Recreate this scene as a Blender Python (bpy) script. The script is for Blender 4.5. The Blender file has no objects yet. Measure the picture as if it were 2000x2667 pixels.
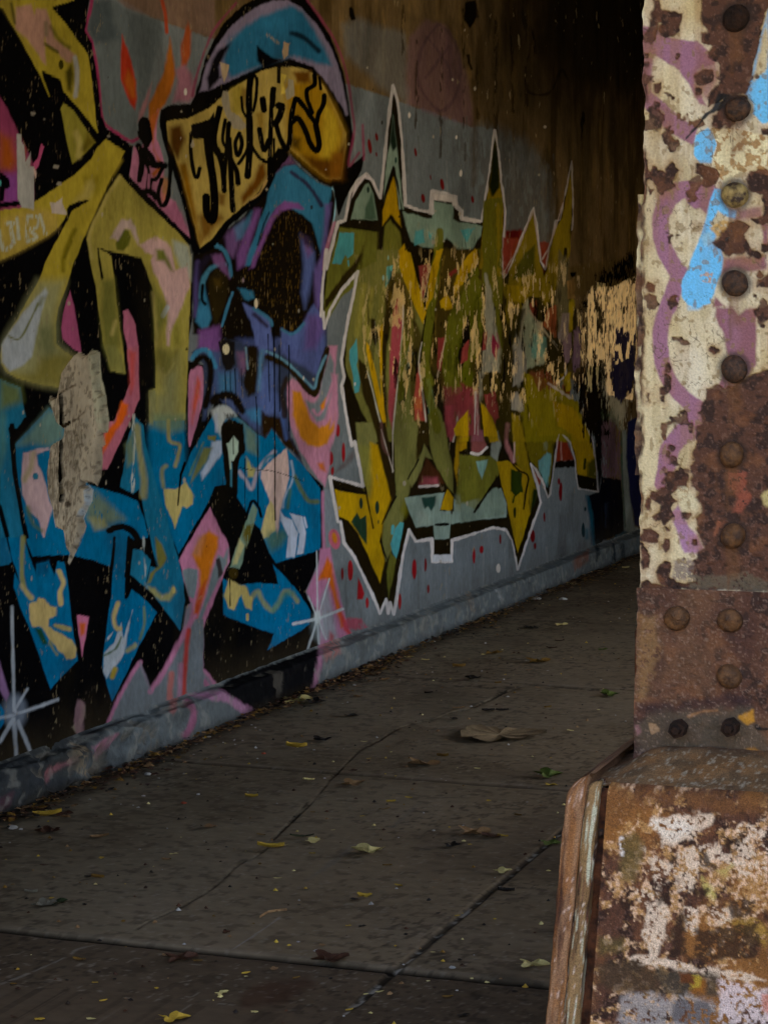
import bpy, math
import numpy as np
from mathutils import Vector

rng = np.random.default_rng(11)
scene = bpy.context.scene
COL = scene.collection

# ------------------------------------------------------------------ camera survey
F_PX, HOR, H_EYE, CX = 5600.0, 905.0, 1.5, 3.45
TH = math.atan((1333.5 - HOR) / F_PX)
PSI = math.atan(1959 * math.cos(TH) / F_PX)
CAM = np.array([CX, 0.0, H_EYE])
FW = np.array([-math.sin(PSI) * math.cos(TH), math.cos(PSI) * math.cos(TH), -math.sin(TH)])
RT = np.array([math.cos(PSI), math.sin(PSI), 0.0])
UP = np.cross(RT, FW)

def survey(P):
    """Where points of the place appear in the surveyed photograph (used to carry traced paint outlines onto real surfaces)."""
    Q = np.asarray(P, float) - CAM
    d = Q @ FW
    return 1000 + F_PX * (Q @ RT) / d, 1333.5 - F_PX * (Q @ UP) / d

def ray(px, py):
    return FW + RT * (px - 1000) / F_PX - UP * (py - 1333.5) / F_PX

def on_floor(px, py, z=0.0):
    d = ray(px, py)
    return CAM + d * ((z - H_EYE) / d[2])

def on_y(px, py, y):
    d = ray(px, py)
    return CAM + d * ((y - CAM[1]) / d[1])

# ------------------------------------------------------------------ object helpers
def tag(o, label=None, cat=None, group=None, kind=None):
    for k, v in (('label', label), ('category', cat), ('group', group), ('kind', kind)):
        if v: o[k] = v
    return o

def empty(name, loc=(0, 0, 0)):
    o = bpy.data.objects.new(name, None); COL.objects.link(o); o.location = loc
    o.empty_display_size = 0.1
    return o

def link(name, me, mat=None, parent=None):
    o = bpy.data.objects.new(name, me); COL.objects.link(o)
    if mat: me.materials.append(mat)
    if parent:
        o.parent = parent
        o.matrix_parent_inverse = parent.matrix_basis.inverted()
    return o

def mesh_np(name, V, Q, smooth=True, cols=None, extra=None):
    me = bpy.data.meshes.new(name)
    V = np.ascontiguousarray(V, np.float32); Q = np.ascontiguousarray(Q, np.int32)
    k = Q.shape[1]
    me.vertices.add(len(V)); me.vertices.foreach_set('co', V.ravel())
    me.loops.add(Q.size); me.loops.foreach_set('vertex_index', Q.ravel())
    me.polygons.add(len(Q))
    me.polygons.foreach_set('loop_start', np.arange(0, Q.size, k, dtype=np.int32))
    me.polygons.foreach_set('loop_total', np.full(len(Q), k, np.int32))
    me.update(calc_edges=True)
    if smooth: me.polygons.foreach_set('use_smooth', np.ones(len(Q), bool))
    if cols is not None:
        a = me.attributes.new('paint', 'FLOAT_COLOR', 'POINT')
        c = np.ones((len(V), 4), np.float32); c[:, :3] = cols
        a.data.foreach_set('color', c.ravel())
    for n, arr in (extra or {}).items():
        a = me.attributes.new(n, 'FLOAT', 'POINT')
        a.data.foreach_set('value', np.ascontiguousarray(arr, np.float32))
    return me

def grid_quads(nu, nv):
    i = np.arange(nu - 1)[:, None] * nv + np.arange(nv - 1)[None, :]
    i = i.ravel()
    return np.stack([i, i + nv, i + nv + 1, i + 1], 1)

def part_of(V, Q, cols, extra, sel, name, mat, parent):
    q = Q[sel]
    used, inv = np.unique(q.ravel(), return_inverse=True)
    me = mesh_np(name, V[used], inv.reshape(q.shape), True, cols[used], {k: a[used] for k, a in extra.items()})
    return link(name, me, mat, parent)

class MB:
    """collects shapes into one mesh"""
    def __init__(s): s.v, s.f = [], []
    def add(s, V, Fs):
        o = len(s.v); s.v += [tuple(map(float, p)) for p in V]; s.f += [tuple(i + o for i in f) for f in Fs]
    def box(s, x0, x1, y0, y1, z0, z1):
        s.add([(x, y, z) for x in (x0, x1) for y in (y0, y1) for z in (z0, z1)],
              [(0, 1, 3, 2), (4, 6, 7, 5), (0, 4, 5, 1), (2, 3, 7, 6), (0, 2, 6, 4), (1, 5, 7, 3)])
    def build(s, name, mat, parent=None, smooth=False, bevel=0):
        me = bpy.data.meshes.new(name); me.from_pydata(s.v, [], s.f); me.update()
        if smooth:
            for p in me.polygons: p.use_smooth = True
        o = link(name, me, mat, parent)
        if bevel:
            b = o.modifiers.new('b', 'BEVEL'); b.width = bevel; b.segments = 2; b.limit_method = 'ANGLE'
        return o

# ------------------------------------------------------------------ noise
_T = rng.random((256, 256)).astype(np.float32)
def vnoise(x, y, seed=0):
    x = np.asarray(x, np.float32) + seed * 17.31; y = np.asarray(y, np.float32) + seed * 9.73
    xi = np.floor(x).astype(np.int64); yi = np.floor(y).astype(np.int64)
    fx = x - xi; fy = y - yi
    fx = fx * fx * (3 - 2 * fx); fy = fy * fy * (3 - 2 * fy)
    x0 = xi & 255; x1 = (xi + 1) & 255; y0 = yi & 255; y1 = (yi + 1) & 255
    a = _T[x0, y0]; b = _T[x1, y0]; c = _T[x0, y1]; d = _T[x1, y1]
    return (a + (b - a) * fx) * (1 - fy) + (c + (d - c) * fx) * fy
def fbm(x, y, octv=4, seed=0, gain=.5):
    t = 0; a = 1; n = 0
    for k in range(octv):
        t = t + a * vnoise(x * 2 ** k, y * 2 ** k, seed + 3 * k); n += a; a *= gain
    return t / n
def sst(a, b, x):
    t = np.clip((x - a) / (b - a), 0, 1); return t * t * (3 - 2 * t)

# ------------------------------------------------------------------ paint engine (traced outlines -> surface colour)
def lin(c):
    if isinstance(c, str): c = [int(c[i:i + 2], 16) for i in (0, 2, 4)]
    c = np.asarray(c, float) / 255
    return np.where(c <= .04045, c / 12.92, ((c + .055) / 1.055) ** 2.4)

CROPS = {'A': (0, 0, 3.318), 'B': (400, 0, 2.765), 'C': (0, 400, 3.318), 'D': (400, 400, 3.318), 'E': (0, 900, 3.318),
         'F': (400, 900, 3.318), 'G': (0, 1400, 3.318), 'H': (400, 1300, 3.318), 'I': (800, 200, 3.318), 'J': (1200, 200, 3.318),
         'K': (800, 650, 3.318), 'L': (1200, 650, 3.318), 'M': (800, 1100, 3.318), 'N': (1200, 1100, 3.318), 'O': (0, 0, 1.0),
         'a': (1600, 0, 4.1475), 'b': (1600, 400, 4.1475), 'c': (1600, 800, 4.1475), 'd': (1600, 1200, 4.1475), 'e': (1600, 1600, 4.1475),
         'r': (1400, 1900, 2.765), 's': (1400, 2067, 2.765), 'p': (0, 1800, 2.074), 'q': (700, 1800, 2.074), 't': (700, 1400, 1.659),
         'u': (900, 0, 2.074), 'v': (1043, 521, 1.5607)}

def pts(crop, txt):
    ox, oy, s = CROPS[crop]
    v = np.array([float(t) for t in txt.replace(',', ' ').split()]).reshape(-1, 2)
    return v / s + np.array([ox, oy])

def curve(P, closed, n=6):
    P = np.asarray(P, float); m = len(P); out = []
    for i in range(m if closed else m - 1):
        g = lambda k: P[k % m] if closed else P[min(max(k, 0), m - 1)]
        a, b, c, d = g(i - 1), g(i), g(i + 1), g(i + 2)
        for t in np.arange(n) / n:
            out.append(.5 * (2 * b + (c - a) * t + (2 * a - 5 * b + 4 * c - d) * t * t + (3 * b - a - 3 * c + d) * t ** 3))
    if not closed: out.append(P[-1])
    return np.array(out)

class Canvas:
    def __init__(s, P, u, v):
        """P: points (N,3) of a surface; u, v: surface metres for the noises"""
        s.n = len(P); s.x, s.y = survey(P); s.u, s.v = u, v
        s.c = np.zeros((s.n, 3)); s.g = np.full(s.n, .5)
        s.n1 = fbm(u * 34, v * 22, 4, 1) - .5          # paint edge wobble
        s.n2 = fbm(u * 120, v * 45, 3, 5) - .5         # grain, stretched vertically
        s.n3 = fbm(u * 5, v * 4, 4, 9) - .5            # blotches
    def near(s, P, pad):
        lo = P.min(0) - pad; hi = P.max(0) + pad
        return np.nonzero((s.x > lo[0]) & (s.x < hi[0]) & (s.y > lo[1]) & (s.y < hi[1]))[0]
    def dist(s, P, idx, closed):
        x, y = s.x[idx], s.y[idx]
        d2 = np.full(len(idx), 1e18); ins = np.zeros(len(idx), bool); m = len(P)
        for i in range(m if closed else m - 1):
            ax, ay = P[i]; bx, by = P[(i + 1) % m]
            ex, ey = bx - ax, by - ay; L = ex * ex + ey * ey + 1e-12
            t = np.clip(((x - ax) * ex + (y - ay) * ey) / L, 0, 1)
            d2 = np.minimum(d2, (x - ax - t * ex) ** 2 + (y - ay - t * ey) ** 2)
            if closed and ay != by:
                c = (ay > y) != (by > y)
                ins ^= c & (x < ex * (y - ay) / ey + ax)
        return np.sqrt(d2), ins
    def mix(s, idx, a, col, gloss=None):
        a = np.broadcast_to(np.asarray(a, float), (len(idx),))[:, None]; s.c[idx] = s.c[idx] * (1 - a) + lin(col) * a
        if gloss is not None: s.g[idx] = s.g[idx] * (1 - a[:, 0]) + gloss * a[:, 0]
    def fill(s, crop, txt, col, soft=2.0, rough=3.0, alpha=1.0, sm=False, speck=None, gloss=None, vert=0):
        P = pts(crop, txt)
        if sm: P = curve(P, True, 5)
        idx = s.near(P, soft * 1.5 + rough + vert * .5)
        if not len(idx): return
        d, ins = s.dist(P, idx, True)
        sd = np.where(ins, -d, d) + s.n1[idx] * 2 * rough + s.n2[idx] * 2 * vert
        a = (1 - sst(-soft, soft, sd)) * alpha
        if speck is not None: a = a * sst(speck - .06, speck + .06, s.n2[idx] + .5 * s.n1[idx] + .5)
        s.mix(idx, a, col, gloss)
    def stroke(s, crop, txt, col, w, soft=1.6, rough=1.5, alpha=1.0, sm=True, taper=0, speck=None, gloss=None):
        """w is in the crop's own pixels, as read off"""
        P = pts(crop, txt); w = w / CROPS[crop][2]
        if sm and len(P) > 2: P = curve(P, False, 5)
        idx = s.near(P, w + soft * 1.5 + rough)
        if not len(idx): return
        d, _ = s.dist(P, idx, False)
        hw = w / 2
        sd = d - hw + s.n1[idx] * 2 * rough
        a = (1 - sst(-soft, soft, sd)) * alpha
        if speck is not None: a = a * sst(speck - .06, speck + .06, s.n2[idx] + .5 * s.n1[idx] + .5)
        s.mix(idx, a, col, gloss)
    def dot(s, crop, x, y, rx, ry, col, soft=1.5, alpha=1.0, rot=0):
        a = np.linspace(0, 2 * np.pi, 14, endpoint=False)
        ex, ey = np.cos(a) * rx, np.sin(a) * ry; c, q = math.cos(rot), math.sin(rot)
        s.fill(crop, ' '.join(f'{x + p * c - r * q:.1f},{y + p * q + r * c:.1f}' for p, r in zip(ex, ey)), col, soft, 1.5, alpha)
    def inside(s, crop, txt, sm=False):
        P = pts(crop, txt)
        if sm: P = curve(P, True, 5)
        r = np.zeros(s.n, bool); idx = s.near(P, 1)
        if len(idx): r[idx] = s.dist(P, idx, True)[1]
        return r

# ------------------------------------------------------------------ materials
def new_mat(name):
    m = bpy.data.materials.new(name); m.use_nodes = True
    nt = m.node_tree; b = nt.nodes['Principled BSDF']
    return m, nt, b
def nd(nt, t, **kw):
    n = nt.nodes.new(t)
    for k, v in kw.items(): setattr(n, k, v)
    return n
def mat_painted(name, var=.25, scale=40, stretch=(1, 1, 1), bump=.3, bdist=.004, bscale=90, rough0=.85, spec=.5, grain=False):
    """traced colour attribute x fine procedural variation, grainy bump, gloss attribute"""
    m, nt, b = new_mat(name); L = nt.links.new
    at = nd(nt, 'ShaderNodeAttribute', attribute_name='paint')
    tc = nd(nt, 'ShaderNodeTexCoord'); mp = nd(nt, 'ShaderNodeMapping'); mp.inputs['Scale'].default_value = stretch
    L(tc.outputs['Object'], mp.inputs['Vector'])
    n1 = nd(nt, 'ShaderNodeTexNoise'); n1.inputs['Scale'].default_value = scale; n1.inputs['Detail'].default_value = 6
    L(mp.outputs[0], n1.inputs['Vector'])
    mr = nd(nt, 'ShaderNodeMapRange'); mr.inputs[1].default_value = .3; mr.inputs[2].default_value = .7
    mr.inputs[3].default_value = 1 - var; mr.inputs[4].default_value = 1 + var
    L(n1.outputs[0], mr.inputs[0])
    mx = nd(nt, 'ShaderNodeVectorMath', operation='SCALE'); L(at.outputs['Color'], mx.inputs[0]); L(mr.outputs[0], mx.inputs['Scale'])
    L(mx.outputs[0], b.inputs['Base Color'])
    n2 = nd(nt, 'ShaderNodeTexNoise'); n2.inputs['Scale'].default_value = bscale; n2.inputs['Detail'].default_value = 4
    L(mp.outputs[0], n2.inputs['Vector'])
    bp = nd(nt, 'ShaderNodeBump'); bp.inputs['Distance'].default_value = bdist; bp.inputs['Strength'].default_value = bump
    L(n2.outputs[0], bp.inputs['Height']); L(bp.outputs[0], b.inputs['Normal'])
    if grain:
        ga = nd(nt, 'ShaderNodeAttribute', attribute_name='grain')
        mu = nd(nt, 'ShaderNodeMath', operation='MULTIPLY'); mu.inputs[1].default_value = bump
        L(ga.outputs['Fac'], mu.inputs[0]); L(mu.outputs[0], bp.inputs['Strength'])
    if grain:
        sh = nd(nt, 'ShaderNodeAttribute', attribute_name='sheen')
        ma = nd(nt, 'ShaderNodeMath', operation='MULTIPLY_ADD'); ma.inputs[1].default_value = 1.0; ma.inputs[2].default_value = spec
        L(sh.outputs['Fac'], ma.inputs[0]); L(ma.outputs[0], b.inputs['Specular IOR Level'])
    gl = nd(nt, 'ShaderNodeAttribute', attribute_name='gloss')
    sb = nd(nt, 'ShaderNodeMath', operation='SUBTRACT'); sb.inputs[0].default_value = rough0
    L(gl.outputs['Fac'], sb.inputs[1]); L(sb.outputs[0], b.inputs['Roughness'])
    if not grain: b.inputs['Specular IOR Level'].default_value = spec
    return m
def mat_plain(name, c1, c2, scale=8, rough=.85, bump=.2, bscale=60, stretch=(1, 1, 1), spec=.3):
    m, nt, b = new_mat(name); L = nt.links.new
    tc = nd(nt, 'ShaderNodeTexCoord'); mp = nd(nt, 'ShaderNodeMapping'); mp.inputs['Scale'].default_value = stretch
    L(tc.outputs['Object'], mp.inputs['Vector'])
    n1 = nd(nt, 'ShaderNodeTexNoise'); n1.inputs['Scale'].default_value = scale; n1.inputs['Detail'].default_value = 8
    L(mp.outputs[0], n1.inputs['Vector'])
    cr = nd(nt, 'ShaderNodeValToRGB'); cr.color_ramp.elements[0].position = .35; cr.color_ramp.elements[1].position = .65
    cr.color_ramp.elements[0].color = (*lin(c1), 1); cr.color_ramp.elements[1].color = (*lin(c2), 1)
    L(n1.outputs[0], cr.inputs[0]); L(cr.outputs[0], b.inputs['Base Color'])
    n2 = nd(nt, 'ShaderNodeTexNoise'); n2.inputs['Scale'].default_value = bscale; n2.inputs['Detail'].default_value = 6
    L(mp.outputs[0], n2.inputs['Vector'])
    bp = nd(nt, 'ShaderNodeBump'); bp.inputs['Distance'].default_value = .004; bp.inputs['Strength'].default_value = bump
    L(n2.outputs[0], bp.inputs['Height']); L(bp.outputs[0], b.inputs['Normal'])
    b.inputs['Roughness'].default_value = rough; b.inputs['Specular IOR Level'].default_value = spec
    return m
SUN_EL, SUN_AZ, SUN_STR, SUN_ANG, SKY_STR, EXPO, DECK_Y0, DECK_X1, BLOCK_Y, OPEN_Y, SHADE_FASCIA, SHADE_HEADER = 62, 92, 3.8, .5, .15, 2.45, 2.7, 5.0, 11.5, 6.5, 2.55, 2.9
# ------------------------------------------------------------------ the paintwork of the wall
BLK, DK = '0a0a0c', '1c170d'
YEL, PALE, OLV, OLVY, GLD, BRN = 'a89a34', 'beb06c', '6b6b28', '8d8836', 'a8821c', '50320e'
BLU, SKY, TEAL, LIL, PUR, PNK, MAG, ORG, RED = '046a98', '3f7da2', '4fa2aa', 'a9b2c6', '664670', 'bb7a9c', '96335f', 'd0801f', '8e1c22'
GRY, GRN, WHT, PKG = '70797e', '83998c', 'd2d2d2', 'c4a4a6'
LETTERS_BLACK = ('O', '-300,-200 250,-200 236,0 223,81 241,112 256,211 265,300 277,332 347,380 338,458 420,545 500,625 512,650 520,655 505,690 502,822 490,897 490,940 530,950 548,1010 '
    '540,1085 556,1060 566,1030 610,1030 650,1090 700,1140 757,1185 843,1265 842,1440 822,1481 798,1541 803,1560 822,1583 835,1640 831,1700 831,1800 575,1880 -300,2300')
CHARACTER = ('O', '347,380 410,318 405,280 500,260 520,205 540,145 581,60 630,15 680,-40 800,-40 825,20 870,105 900,190 918,310 925,365 912,430 948,400 945,445 910,510 885,570 868,580 '
    '880,590 848,700 836,770 838,820 846,850 868,815 868,860 850,930 842,1010 826,1030 780,985 748,992 750,1050 757,1130 790,1185 757,1185 700,1140 650,1090 610,1030 566,1030 556,1060 540,1085 548,1010 530,950 490,940 490,897 502,822 505,690 520,655 512,650 500,625 420,545 338,458')
SILHOUETTE = ('O', '850,700 880,580 899,574 913,501 933,468 954,453 969,468 990,516 999,441 1008,345 1023,224 1035,260 1047,366 1055,534 1089,547 1124,553 1125,498 1186,513 1189,537 1201,550 1201,568 '
    '1254,577 1261,531 1273,456 1288,339 1299,396 1305,471 1317,547 1311,622 1309,715 1330,697 1356,622 1390,541 1398,600 1407,680 1420,702 1430,650 1447,575 1457,573 1470,510 1488,420 1491,500 '
    '1492,560 1484,640 1478,700 1480,760 1500,810 1500,900 1470,980 1435,1012 1486,1039 1513,1078 1543,1150 1550,1190 1557,1281 1504,1272 1500,1242 1497,1199 1483,1151 1456,1124 1447,1175 1438,1245 1432,1287 1426,1296 1417,1263 1396,1224 1382,1208 1399,1263 1408,1308 '
    '1381,1383 1348,1483 1333,1407 1317,1380 1284,1374 1200,1401 1177,1407 1177,1462 1125,1463 1124,1404 1083,1410 1065,1380 1050,1440 1026,1600 1017,1570 1011,1597 1006,1561 990,1597 969,1546 920,1446 896,1413 887,1359 880,1359 860,1242 945,1266 930,1181 924,1151 '
    '916,1160 905,1100 890,1005 896,981 889,936 902,855 920,770 933,707 890,755 860,807 845,855 842,813 836,822 841,728 850,650')
FAR_PIECE = ('O', '1484,640 1505,560 1560,640 1640,560 1760,560 1760,1480 1540,1440 1528,1290 1557,1281 1550,1190 1543,1150 1513,1078 1486,1039 1470,1000 1500,900 1500,810 1480,760')
SCAR = ('E', '700,60 750,90 800,40 865,70 870,300 890,420 915,430 930,560 940,650 940,740 900,760 920,860 885,880 890,1000 880,1130 850,1220 820,1190 750,1180 740,1200 800,1240 800,1340 720,1490 740,1560 720,1660 '
    '700,1710 650,1790 600,1885 585,1870 610,1790 575,1740 555,1600 490,1560 460,1400 420,1280 410,1100 440,870 550,800 560,720 490,660 460,560 430,480 440,440 490,460 510,380 540,230 600,140 650,80')

def paint_wall(w):
    f, s, d = w.fill, w.stroke, w.dot
    # -- bare wall, roller bands and grime
    w.c[:] = lin('6f5c3c')
    st = fbm(w.u * 7, w.v * 2.2, 5, 21)
    w.mix(np.arange(w.n), sst(.5, .75, st) * .7, '3f3014')
    w.mix(np.arange(w.n), sst(.52, .8, fbm(w.u * 12, w.v * 4, 5, 33)) * .55, '8a7040'); w.mix(np.arange(w.n), sst(.52, .7, fbm(w.u * 2.2, w.v * 2.4, 5, 34)) * .5, '40361f')
    f('O', '-300,-300 0,-190 400,47 640,130 1064,272 1233,330 1290,338 1300,480 1320,640 1420,900 1580,1100 1580,1600 -300,2300', GRY, 3, 5)
    f('O', '1240,332 1290,338 1359,366 1400,400 1425,460 1430,620 1460,820 1300,820 1250,500', GRY, 26, 22, .75)
    f('O', '1180,345 1300,370 1420,480 1430,700 1300,700', '4a3a22', 40, 30, .35, speck=.45)
    f('O', '240,-60 400,-20 560,-60 560,100 480,75 416,51 330,20', '7d665c', 5, 3, .75)
    f('u', '330,565 320,400 340,200 430,110 540,130 620,300 660,450 690,560 690,690', '80606a', 8, 6, .6)
    s('u', '500,130 410,260 390,420 430,520 520,600 600,500 620,330 570,190 500,130', '5b444c', 16, 3, 3, .55)
    s('u', '440,200 540,330 570,420', '5b444c', 16, 3, 3, .5); s('u', '560,250 500,330 430,420', '5b444c', 16, 3, 3, .5)
    s('u', '690,440 700,600 690,1000', '4c3a1e', 22, 6, 4, .55)
    f('u', '-20,130 60,100 330,190 330,560 200,480 0,300', GRY, 14, 10, .5)
    f('u', '640,10 700,0 715,90 670,165 640,110', '0f0c06', 3, 6); s('u', '960,0 965,120 1010,180 1020,290', '0f0c06', 26, 4, 8, .9, speck=.42)
    s('u', '1280,610 1275,690 1270,760', '0d0a05', 18, 2, 6, .9); s('u', '660,300 680,370', '171006', 16, 2, 6, .9)
    s('u', '970,420 990,500 1100,500 1160,380 1200,430', '2a1f0b', 12, 2, 4, .7); s('u', '30,50 40,100', '0f0c06', 20, 2, 6)
    for x in (1050, 1085, 1150, 1205, 1240, 1290, 1330, 1370):
        s('O', f'{x},{rng.integers(0, 120)} {x + rng.integers(-6, 6)},{rng.integers(200, 420)}', '33270f', rng.uniform(5, 12), 3, 6, .8, speck=.45)
    # old drips low on the grey
    for k in range(26):
        x = rng.uniform(900, 1500); y0 = rng.uniform(300, 480) if k % 2 else rng.uniform(1420, 1520)
        s('O', f'{x},{y0} {x + 2},{y0 + rng.uniform(40, 140)}', '59605f' if k % 3 else '8b9194', rng.uniform(2, 6), 2, 3, .5)
    # -- flames and tags between the lettering and the figure
    g = '3f4a50'
    f('A', '800,0 1000,0 1060,60 1150,110 1380,170 1420,260 1330,560 1300,700 1190,1060 1180,1230 1010,1150 920,1080 880,1000 850,700 835,400 745,270', '5d686d', 5, 3, .8)
    f('A', '800,0 950,0 1000,200 1050,330 830,380 760,270', g, 14, 3, .7)
    f('A', '1060,300 1110,430 1140,530 1180,700 1190,850 1170,950 1130,900 1090,800 1050,680 1050,500', 'a23420', 4, 3); f('A', '1110,600 1170,700 1180,840 1140,850 1080,700', 'a05a1c', 8, 2, .8)
    s('A', '1395,0 1430,120 1445,280', 'a04428', 30, 3, 3); f('A', '1470,320 1500,480 1520,640 1480,800 1430,900 1330,1010 1290,1100 1290,900 1350,780 1420,620 1450,450', 'a4601e', 5, 3)
    f('B', '250,150 275,220 270,380 240,470 205,480 200,330', 'a4522a', 5, 3); f('A', '1320,700 1280,900 1240,1010 1190,1060 1210,960 1260,850', '9c7078', 5, 3)
    f('A', '1520,600 1540,700 1500,880 1640,880 1680,830 1660,640 1600,560', 'a0647a', 9, 3, .8)
    s('A', '800,-20 790,60 750,200 745,275 800,370 835,560 850,700 880,1000 920,1080 1010,1150 1130,1220 1190,1200', MAG, 30, 3, 2)
    f('A', '1160,1270 1230,1260 1300,1120 1370,950 1360,1200 1430,1420 1400,1659 1520,1750 1655,2050 1650,2080 1300,1760 1200,1659 1120,1520', PNK, 3, 3)
    f('C', '1290,370 1400,480 1520,420 1640,640 1600,680 1420,560', '9c5a7e', 8, 3, .6); f('C', '1400,200 1470,230 1460,400 1400,420', ORG, 8, 2, .6)
    f('A', '1290,1120 1310,1000 1380,950 1340,1150 1330,1300 1420,1440 1330,1540 1310,1500 1380,1430', 'b0602a', 5, 2)
    d('A', 1250, 1080, 55, 75, BLK); f('A', '1190,1130 1310,1100 1325,1200 1290,1270 1240,1250 1200,1190', BLK, 2, 2)
    for t, k in (('1200,1260 1250,1380 1330,1420 1420,1430', 60), ('1260,1250 1270,1400 1290,1500 1280,1640', 34), ('1195,1270 1230,1400 1210,1560', 44), ('1420,1430 1360,1540 1310,1560 1300,1640', 40), ('1330,1420 1300,1340 1250,1300', 50)):
        s('A', t, BLK, k, 2, 3)
    s('C', '1480,60 1470,250 1450,400 1410,450 1380,420 1370,330 1400,220', BLK, 38, 2, 3); s('C', '1250,330 1320,340 1350,380', BLK, 50, 2, 3); s('C', '1290,180 1290,290', PNK, 22, 2, 2)
    # -- grey ground with red flecks below the right-hand lettering
    for cx, cy, rx, ry in ((265, 70, 18, 55), (205, 310, 20, 60), (315, 260, 15, 85), (220, 420, 14, 38), (372, 1280, 24, 88), (303, 1310, 12, 55), (520, 1560, 14, 48), (925, 1270, 19, 90), (1020, 1230, 11, 58),
                           (1045, 1440, 11, 40), (1440, 1150, 15, 70), (1505, 1100, 17, 32), (800, 1550, 13, 70)):
        d('M', cx, cy, rx, ry, RED if rx > 12 else '6a1418', 1.6)
    f('M', '440,1340 470,1400 495,1480 480,1530 430,1530 435,1440', RED, 2, 2)
    for cx, cy, rx, ry in ((860, 600, 15, 80), (845, 510, 12, 30), (620, 985, 22, 55), (640, 1070, 12, 30), (720, 820, 9, 42), (340, 1010, 10, 42), (1055, 930, 16, 65), (1070, 750, 10, 20)):
        d('N', cx, cy, rx, ry, '6a1418' if cx < 1000 else '15323a', 1.6)
    for cx, cy, rx, ry in ((540, 600, 17, 66), (600, 520, 12, 36), (935, 650, 11, 38), (1165, 930, 14, 48), (1000, 1050, 17, 40), (1065, 870, 8, 24), (598, 670, 6, 16), (1430, 1060, 14, 34)):
        d('I', cx, cy, rx, ry, '6c1a1a', 1.6, rot=-.15)
    f('M', '230,440 330,330 400,240 410,300 330,390', '5c4a4a', 6, 3, .6)
    # -- left lettering: black ground
    f(*LETTERS_BLACK, BLK, 2, 3, gloss=.55)
    fl = np.nonzero(w.inside(*LETTERS_BLACK))[0]
    w.mix(fl, sst(.76, .83, .5 + w.n2[fl] + .5 * w.n1[fl]) * .3, '5a4e40')
    # A: top left letter
    f('A', '0,0 640,0 450,65 560,190 700,380 765,470 800,700 830,1000 852,1150 700,960 600,840 550,790 525,690 370,610 360,620 430,830 330,620 180,340 100,200 30,70 0,60', YEL, 2, 2)
    f('A', '-400,-400 900,-400 640,0 0,0', YEL, 2, 2); f('A', '0,0 110,0 130,180 240,380 330,560 200,360 60,120 0,40', '8d8038', 9, 2, .7)
    f('A', '140,60 270,40 300,120 310,70 400,80 440,200 470,330 600,430 650,470 620,540 570,530 480,430 400,380 390,330 400,560 370,540 320,450 250,350 140,250', 'b08a7c', 5, 3)
    s('A', '390,380 500,450', '5a5420', 26, 4, 2); f('A', '570,620 620,560 640,640 620,800 580,780', '4a4616', 8, 2); s('A', '650,500 672,640 655,830', LIL, 38, 4, 2, .7); d('A', 530, 560, 22, 40, '3c3810')
    s('A', '440,230 520,350 600,410', '5a5420', 30, 6, 2, .7); s('A', '400,200 400,300', '6a6a50', 30, 6, 2, .7); s('A', '100,30 130,200', '2c2a18', 18, 4, 2, .7)
    f('A', '550,885 640,960 740,1110 825,1230 740,1320 630,1420 590,1260 550,1050 525,940', OLVY, 2, 2); s('A', '660,1150 690,1250 680,1350', PALE, 50, 7, 2, .6); f('A', '760,1150 820,1230 740,1310 700,1300', '5a4c10', 8, 2, .8)
    f('A', '0,830 60,920 160,1150 260,1330 290,1450 300,1659 290,2000 0,2200', '8c3e64', 3, 2); f('A', '0,1150 100,1200 150,1400 100,1480 0,1450', 'a0521e', 16, 2); f('A', '50,1500 160,1500 160,1750 30,1760', '8a4a9a', 14, 2)
    f('C', '0,150 80,220 90,290 40,310 35,400 0,420', BLK, 2, 2); d('C', 0, 255, 14, 26, TEAL); s('C', '0,450 180,425', BLK, 40, 2, 2)
    # the long fork-shaped letter
    FORK = '0,490 180,470 330,400 450,320 640,190 790,50 850,-57 920,-127 1080,-20 1060,30 950,230 870,400 800,560 740,700 640,950 560,1200 505,1330 482,1480 490,1640 560,1710 640,1760 600,1800 550,1870 510,1930 510,2020 420,2005 300,1985 150,1940 60,1890 15,1820 5,1740 20,1659 80,1540 200,1340 340,1080 400,930 520,700 600,560 580,530 510,640 400,720 200,830 0,930'
    f('C', FORK, YEL, 2, 2); f('C', '-900,500 0,490 0,930 -900,1300', YEL, 2, 2)
    f('C', '0,560 300,470 500,500 510,640 400,720 200,830 0,930', 'b09a50', 12, 2, .7)
    f('C', '330,1100 560,1100 500,1350 480,1480 490,1640 640,1760 510,1930 510,2020 300,1985 60,1890 10,1800 20,1659 80,1540 200,1340', '8f9370', 22, 3, .85)
    f('C', '350,1760 510,1720 640,1760 550,1870 510,2010 300,1985 150,1930 300,1880', '7a7434', 20, 3, .9); f('C', '330,1480 480,1480 500,1700 380,1750 310,1650', '5f6846', 25, 3, .7)
    s('C', '650,660 590,780 550,900 545,1010', '6c6410', 34, 6, 2, .85); f('C', '720,200 860,190 850,330 760,330', '7c7414', 16, 2, .7); f('C', '800,220 820,280 780,390 640,420 720,330 750,240', PALE, 10, 2, .6)
    s('C', '1050,60 940,230 860,400 790,560 730,690', 'beac3c', 26, 7, 2, .6); s('C', '620,760 560,900', '4f4a0c', 20, 6, 2, .7)
    f('C', '780,400 700,405 600,450 580,480 590,570 620,500 690,460', BLK, 2, 2)
    f('C', '390,1160 410,1200 330,1500 300,1659 280,1750 200,1830 90,1880 20,1800 20,1650 80,1550 200,1380', 'a4afba', 5, 3); s('C', '330,1300 260,1450 170,1600 80,1580', '6f764e', 17, 3, 2)
    s('C', '370,1250 350,1300', '6f764e', 40, 6, 2, .7)
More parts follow.
